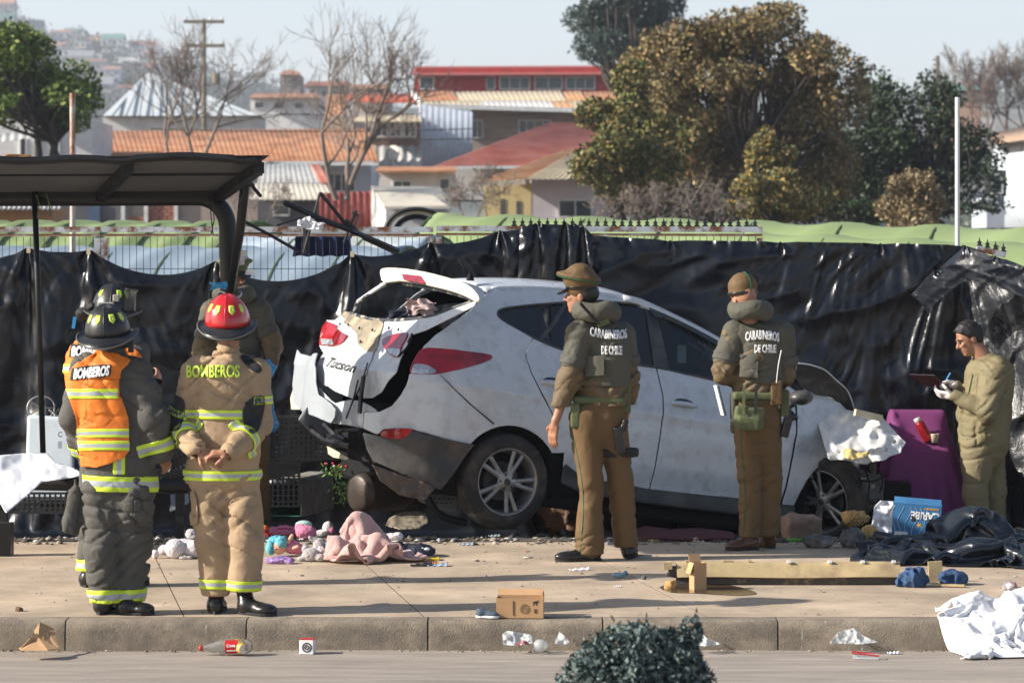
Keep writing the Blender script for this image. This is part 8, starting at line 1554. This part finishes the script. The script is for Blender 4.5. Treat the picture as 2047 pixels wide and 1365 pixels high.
for i, (x, z, sx, sz_) in enumerate(((1335, .115, .05, .045), (1345, .085, .05, .05), (1360, .08, .07, .03), (1350, .05, .1, .02))): MB().box((P(x, 0, 18.3)[0], 18.32+.01*i, z), (sx, .05, sz_), rot('Y', 6*i-8)).build('end_bracket', m_bgd if i else m_bg, t)
MB().beam((a[0]+.3, 18.42, .03), (b[0]+.25, 18.2, .02), .03, .03).build('wood_batten', m_bg, t) if False else None
q = crom([Gp(1322, 1172), Gp(1400, 1166), Gp(1470, 1172), Gp(1512, 1186), Gp(1470, 1190), Gp(1390, 1186), Gp(1340, 1184)], 6); n = len(q); tag(mk('puddle', np.r_[q+(0, 0, .0035), [q.mean(0)+(0, 0, .0036)]], [(i, (i+1) % n, n) for i in range(n)], M('wet_stain', (.07, .045, .025), .12, bump=.1, spec=.7)), 'dark wet stain on the sidewalk by the standing cardboard box', 'puddle')
# jeans, wood, small stuff
m_jean = M('blue_denim', (.03, .07, .16), .9, var=.25, ns=20, bump=.5, bs=90, bd=.004)
def lump_thing(name, label, cat, px, py, size, mat, seed, n=5, amp=.02, h=.006, zoff=0):
    r = np.random.default_rng(seed); c = Gp(px, py)+(0, 0, zoff); s = np.array(size); pr = [Ell(c+(0, 0, s[2]*.6), s*.8)]+[Cone(c+r.uniform(-.8, .8, 3)*s*(1, 1, 0)+(0, 0, s[2]*r.uniform(.3, 1)), c+r.uniform(-.8, .8, 3)*s*(1, 1, 0)+(0, 0, s[2]*r.uniform(.2, 1.1)), s[2]*.3) for _ in range(n)]
    return vol_thing(name, label, cat, pr, mat, h, .015, noise=lambda q: -amp*(1-2*np.abs(vn(q*22, seed)))-amp*.4*vn(q*50, seed), cuts=[lambda q: (c[2]-zoff+.0)-q[..., 2]])
lump_thing('jeans', 'rolled blue denim right of the beige trim', 'jeans', 1825, 1172, (.09, .07, .075), m_jean, 1); lump_thing('jeans', 'crumpled blue denim beside the tan wooden block', 'jeans', 1905, 1168, (.1, .07, .06), m_jean, 2, amp=.014)
t = empty('wood_block', Gp(1872, 1166), 'tan wooden block standing among the denim clothes', 'wood'); MB().box(Gp(1870, 1162)+(0, 0, .06), (.085, .03, .13), rot('Y', -4)).build('block', m_bg, t); MB().box(Gp(1895, 1172)+(0, -.02, .012), (.2, .04, .012), rot('Z', -20)).build('splinter', m_bg, t)
for i, (x, y, w, lb) in enumerate(((1880, 1088, .0, ''),)): pass
vol_thing('face_mask', 'bluish grey wrapped bundle on the sidewalk between the officers', 'wrapper', [Ell(Gp(1236, 1155)+(0, 0, .018), (.045, .02, .018)), Ell(Gp(1250, 1153)+(0, 0, .02), (.018, .02, .018))], M('blue_grey_wrap', (.25, .33, .4), .5, c2=(.05, .35, .38), amt=.42, c2s=25), noise=lambda q: .004*vn(q*80))
tag(MB().box(Gp(1412, 1077)+(0, 0, .008), (.19, .02, .006), rot('Z', -6)).build('ruler', M('yellow_plastic', (.55, .5, .04), .5, bump=0)), 'yellow green ruler on the ground under the front door', 'ruler')
t = empty('notepad', Gp(845, 1119), 'yellow cased pad lying flat right of the blanket', 'notepad'); bevel(MB().box(Gp(845, 1119)+(0, 0, .009), (.22, .1, .014), rot('Z', 3)).build('case', M('yellow_case', (.7, .5, .03), .5, bump=0), t), .003); MB().box(Gp(843, 1118)+(0, .003, .017), (.18, .07, .003), rot('Z', 3)).build('cover', m_blk_c, t)
for i, (px, py, w, d, c_, lb) in enumerate(((842, 1131, .14, .06, m_boot, 'dark flat phone lying before the yellow pad'), (875, 1131, .13, .07, M('pale_blue_card_b', (.35, .42, .5), .4), 'pale blue leaflet beside the dark phone'), (932, 1089, .1, .05, bpy.data.materials['pale_blue_card_b'], 'blue and white leaflet on the sidewalk edge behind the pad'), (868, 1126, .05, .03, M('orange_card', (.6, .22, .03), .6), 'small orange card behind the leaflet'), (1158, 1140, .13, .02, m_wcloth, 'thin white strip on the sidewalk before the polished black shoe'), (1150, 1078, .06, .03, m_wcloth, 'white scrap on the sidewalk edge left of the polished shoe'), (1310, 1081, .1, .03, M('pale_yellow_card', (.5, .5, .2), .6), 'pale yellow strip on the sidewalk edge between the officers'), (988, 1072, .09, .05, M('dusty_blue_card', (.3, .38, .42), .6), 'folded pale packet on the rubble below the rear tyre'), (985, 1066, .07, .05, m_card, 'brown scrap on the packet below the rear tyre'), (1235, 1173, .035, .02, m_wcloth, 'white pebble like scrap on the sidewalk in the shadow'), (1385, 1205, .02, .02, m_wcloth, 'tiny white scrap on the sidewalk beside the bush'), (562, 1291, .03, .02, m_card, 'brown scrap in the gutter left of the target box'), (897, 1286, .04, .03, m_wcloth, 'white paper scrap in the gutter left of the bush'), (880, 1289, .03, .02, m_fr, 'tiny red scrap in the gutter'), (1785, 1306, .06, .03, m_wcloth, 'torn white scrap on the road right of the red tray'))):
    g = Gp(px, py, -.163 if py > 1240 else None); q = corr(g+(-w/2, -d/2, .004), g+(w/2, -d/2, .006), g+(w/2, d/2, .006+.12*w), g+(-w/2, d/2, .008), w/3, .003, 4); tag(solid(mk(['paper_scrap', 'leaflet', 'phone'][2 if i == 0 else 1 if i in (1, 2) else 0], *q, c_, None, False), .003), lb, 'phone' if i == 0 else 'paper')
# clear plastic litter
def film(label, pts, d, seed, red=False):
    o = patch('plastic_film', np.array(pts, float), plane_surf(d, .0, -.004, .05, 8, seed, np.mean([p_[0] for p_ in pts]), np.mean([p_[1] for p_ in pts])), 2, m_clr, None, thick=.0012); return tag(o, label, 'plastic film')
film('clear plastic film crumpled against the kerb left of the white sheet', [(1658, 1285), (1676, 1262), (1690, 1258), (1712, 1254), (1722, 1268), (1756, 1283), (1720, 1287)], 16.5, 3); film('clear plastic bag at the kerb just right of the bush', [(1378, 1288), (1380, 1262), (1398, 1258), (1412, 1274), (1444, 1287), (1410, 1291)], 16.48, 5); film('clear plastic scrap at the kerb left of the bush top', [(1108, 1286), (1118, 1262), (1128, 1270), (1140, 1284), (1122, 1289)], 16.5, 6)
film('crushed clear tray against the kerb below the cardboard box', [(1006, 1288), (1004, 1266), (1014, 1260), (1040, 1264), (1062, 1268), (1066, 1286), (1030, 1290)], 16.48, 9)
a = P(1078, 1270, 16.45); a[2] = -.12; tag(MB().lathe([(.001, 0), (.034, 0), (.036, .004), (.034, .008), (.028, .06), (.001, .062)], a, (.35, -.9, .15), 20).build('plastic_cup', m_clr, smooth=True), 'clear plastic cup lid leaning against the kerb below the cardboard box', 'cup')
film('white and red torn wrapper on top of the crushed clear tray', [(1030, 1289), (1048, 1277), (1062, 1288)], 16.42, 11).data.materials[0] = M('red_white_wrap', (.6, .08, .08), .5, c2=(.7, .7, .7), amt=.5, c2s=30, soft=.02)
q = Gp(1731, 1318, -.165); t = empty('plastic_tray', q, 'small clear tray with red rim lying on the road at right', 'tray'); MB().box(q+(0, 0, .018), (.14, .004, .03), rot('Z', -8)).build('front_wall', m_clr, t); MB().tube([q+(-.072, .0, .035), q+(.07, -.012, .022), q+(.075, .03, .024), q+(-.07, .04, .04), q+(-.072, 0, .035)], .004, 5).build('red_rim', m_fr, t); MB().box(q+(0, .02, .004), (.14, .05, .003), rot('Z', -8)).build('tray_base', m_clr, t)
# ------------------------------------------------ soft toys
def toy(label, px, py, prims, mat, extra=(), noise=fz, name='plush_toy', cat='soft toy', yaw=0):
    c = Gp(px, py); R = rot('Z', yaw); t = empty(name, c, label, cat); L = lambda q: c+R@np.array(q)
    mk('body', *Vol([Ell(L(p_[0]), p_[1]) if len(p_) == 2 else Cone(L(p_[0]), L(p_[1]), p_[2], p_[3]) for p_ in prims], .0055, .012, noise=noise).mesh(), mat, t, True)
    for nm, pr, m in extra: mk(nm, *Vol([Ell(L(p_[0]), p_[1]) if len(p_) == 2 else Cone(L(p_[0]), L(p_[1]), p_[2], p_[3]) for p_ in pr], .0045, .008, noise=noise if nm in ('hair', 'ear') else None).mesh(), m, t, True)
    return t
m_pk = M('pink_plush', (.65, .22, .35), .95, var=.12, bump=.8, bs=110, bd=.008); m_sk = M('doll_skin_cloth', (.68, .4, .28), .8, var=.05, bump=.3); m_bh = M('blue_yarn_hair', (.12, .42, .52), .9, var=.3, ns=40, bump=1, bs=70, bd=.01, stretch=(1, 1, .3)); m_tl = M('teal_plush', (.03, .32, .42), .9, bump=.7, bs=100); m_pp = M('purple_print_cloth', (.3, .16, .42), .85, c2=(.6, .5, .65), amt=.42, c2s=30, soft=.02); m_gr = M('green_plush', (.08, .32, .03), .9, bump=.7, bs=100); m_rd = M('red_plush_b', (.55, .02, .02), .9, bump=.7, bs=100); m_mg = M('magenta_plush', (.5, .03, .15), .9, bump=.7, bs=100)
toy('white plush animal lying face down between the two firefighters, two round lobes', 350, 1116, [((-.0, 0, .065), (.068, .065, .066)), ((.12, .02, .06), (.07, .06, .06)), ((-.08, .06, .05), (.04, .035, .035)), ((.05, .1, .08), (.1, .05, .04)), ((-.13, .0, .03), (.025, .03, .03))], m_plw, [('feet', [((.06, -.05, .01), (.03, .015, .012)), ((.1, -.05, .012), (.02, .012, .012))], m_plg)])
toy('small red plush ball toy left of the teal one', 332, 1068, [((0, 0, .035), (.036, .034, .034)), ((-.04, 0, .012), (.03, .015, .01))], m_rd); toy('teal plush toy lying right of the red ball', 366, 1067, [((0, 0, .035), (.05, .035, .03)), ((.05, 0, .05), (.03, .03, .025)), ((-.05, -.01, .02), (.03, .02, .015))], m_tl)
toy('pink faced plush beside the left khaki trouser leg', 382, 1078, [((0, .0, .04), (.04, .035, .035)), ((.02, -.01, .02), (.05, .03, .02))], m_plw)
toy('cloth doll with bright blue yarn hair and pink dress', 566, 1112, [((-.03, 0, .065), (.055, .05, .05))], m_sk, [('hair', [((-.045, .02, .085), (.065, .055, .055)), ((-.01, -.03, .1), (.035, .03, .04)), ((-.08, -.01, .06), (.035, .04, .05)), ((.01, 0, .09), (.02, .04, .05))], m_bh), ('dress', [((.06, .02, .06), (.06, .05, .045)), ((.1, .03, .045), (.05, .05, .035))], m_pk), ('arm', [((.035, -.02, .1), (.06, -.01, .14), .014, .012), ((.07, -.04, .06), (.1, -.05, .07), .012, .012)], m_sk), ('eye', [((-.04, -.05, .055), (.008, .005, .007))], m_blk_c), ('star_patch', [((.07, -.032, .05), (.009, .004, .009))], M('yellow_felt', (.7, .5, .05), .8, bump=0))])
toy('doll in pink clothes lying on its back behind the blue haired doll', 568, 1076, [((-.08, 0, .05), (.035, .035, .035)), ((0, 0, .05), (.08, .05, .045)), ((.08, .01, .045), (.05, .03, .03))], m_pk, [('sleeve_band', [((.0, -.03, .07), (.06, .015, .01))], m_mg)])
toy('fluffy pink and mint skirted toy in the middle of the toy pile', 612, 1078, [((0, 0, .05), (.075, .05, .05)), ((-.04, .03, .08), (.045, .03, .035))], m_pk, [('veil', [((-.02, .05, .1), (.06, .04, .03))], M('mint_tulle', (.4, .6, .55), .9, bump=.6))])
toy('grey plush elephant sprawled in front of the toy pile', 622, 1122, [((0, 0, .045), (.06, .045, .045)), ((.05, .05, .1), (.04, .035, .04)), ((.02, .03, .04), (.05, .06, .12), .03, .028), ((-.06, -.0, .02), (.035, .025, .018)), ((-.04, .06, .08), (.028, .025, .028)), ((.06, -.03, .03), (.03, .025, .025)), ((.03, .06, .13), (-.01, .05, .15), .018, .014)], m_plg, [('ear', [((.065, -.0, .075), (.03, .012, .026))], m_plw)])
toy('white and pink plush with dotted cap behind the blanket', 656, 1072, [((0, 0, .07), (.045, .045, .05)), ((-.04, -.03, .03), (.06, .035, .03))], m_plw, [('cheek', [((.03, -.03, .05), (.025, .02, .03))], m_pk)])
toy('small green frog like toy on top of the pile', 668, 1048, [((0, 0, .03), (.03, .025, .022)), ((.02, 0, .045), (.015, .015, .015))], m_gr); toy('bright blue plush scrap between the elephant and the blanket', 660, 1098, [((0, 0, .025), (.07, .04, .025))], M('blue_plush', (.05, .3, .55), .9, bump=.6))
toy('orange red haired small doll beside the khaki trousers', 528, 1078, [((0, 0, .05), (.035, .03, .032)), ((.01, -.01, .025), (.05, .03, .02))], m_rd, [('hair', [((0, .01, .075), (.035, .03, .025))], M('orange_yarn', (.6, .12, .02), .9, bump=.8))])
toy('red, green and pink stuffed toy under the car behind the blanket', 770, 1062, [((0, 0, .05), (.05, .045, .045)), ((.05, .01, .045), (.035, .04, .04))], m_mg, [('collar', [((-.0, -.01, .09), (.05, .03, .02)), ((.03, 0, .085), (.03, .03, .02))], m_gr), ('pouch', [((.025, -.045, .04), (.022, .02, .03))], m_rd)])
toy('white furry slipper right of the blanket', 785, 1082, [((0, 0, .03), (.07, .045, .03)), ((.04, 0, .035), (.035, .035, .03))], m_plw)
toy('tiny brown paw shaped toy tucked in the blanket folds', 715, 1075, [((0, -.12, .13), (.03, .02, .018)), ((.02, -.13, .125), (.015, .015, .015))], m_card)
lump_thing('purple_cloth_bundle', 'purple printed cloth with bows lying in front of the toys', 'cloth', 560, 1126, (.11, .05, .03), m_pp, 5, amp=.01); lump_thing('purple_cloth_bundle', 'small purple printed cloth between the khaki trouser legs', 'cloth', 466, 1120, (.05, .04, .035), m_pp, 6, amp=.008); lump_thing('teal_cloth', 'teal green cloth peeking out beside the grey elephant', 'cloth', 640, 1112, (.05, .04, .03), M('teal_cloth', (.04, .25, .25), .8), 7, amp=.008)
c = Gp(818, 1112); t = empty('drawstring_bag', c, 'navy cloth bag with white drawstring and white print right of the blanket', 'bag'); m_nv = M('navy_fabric', (.012, .018, .035), .8, var=.2, bump=.4, bs=30)
mk('bag', *Vol([Ell(c+(.03, .03, .035), (.13, .09, .035)), Ell(c+(.1, -.02, .04), (.06, .05, .035)), Ell(c+(-.1, .08, .05), (.06, .05, .04))], .007, .02, noise=lambda q: -.016*(1-2*np.abs(vn(q*16, 3)))).mesh(), m_nv, t, True); MB().tube(crom([c+(-.12, -.02, .05), c+(-.06, -.07, .03), c+(0, -.05, .05), c+(.03, -.08, .02), c+(-.02, -.09, .01), c+(-.08, -.08, .01)], 6, False), .0035, 6).build('drawstring', m_whit, t, True)
mk('white_print', *Vol([Ell(c+(.12, -.06, .055), (.02, .006, .012)), Ell(c+(.09, -.055, .06), (.01, .006, .008))], .004, .003).mesh(), m_whit, t, True)
lump_thing('grass_tuft', 'small green weeds at the sidewalk edge by the stones', 'grass', 1590, 1082, (.06, .03, .012), m_gr, 9, amp=.008)
rd_ = np.random.default_rng(9); q = []
for i in range(46): px = rd_.uniform(480, 1480); py = rd_.uniform(1052, 1090)
tag(scatter('shards', 260, lambda r: (r.uniform(-2.4, 4.2), r.uniform(18.6, 21.6)), (.006, .03), [(.6, .6, .58), (.5, .5, .52), (.35, .25, .15), (.1, .1, .1), (.55, .15, .1), (.15, .25, .4)], lambda x, y: gz(x, y), seed=15, flat=.15), 'scattered small plastic shards and paper bits on the sidewalk', 'debris')
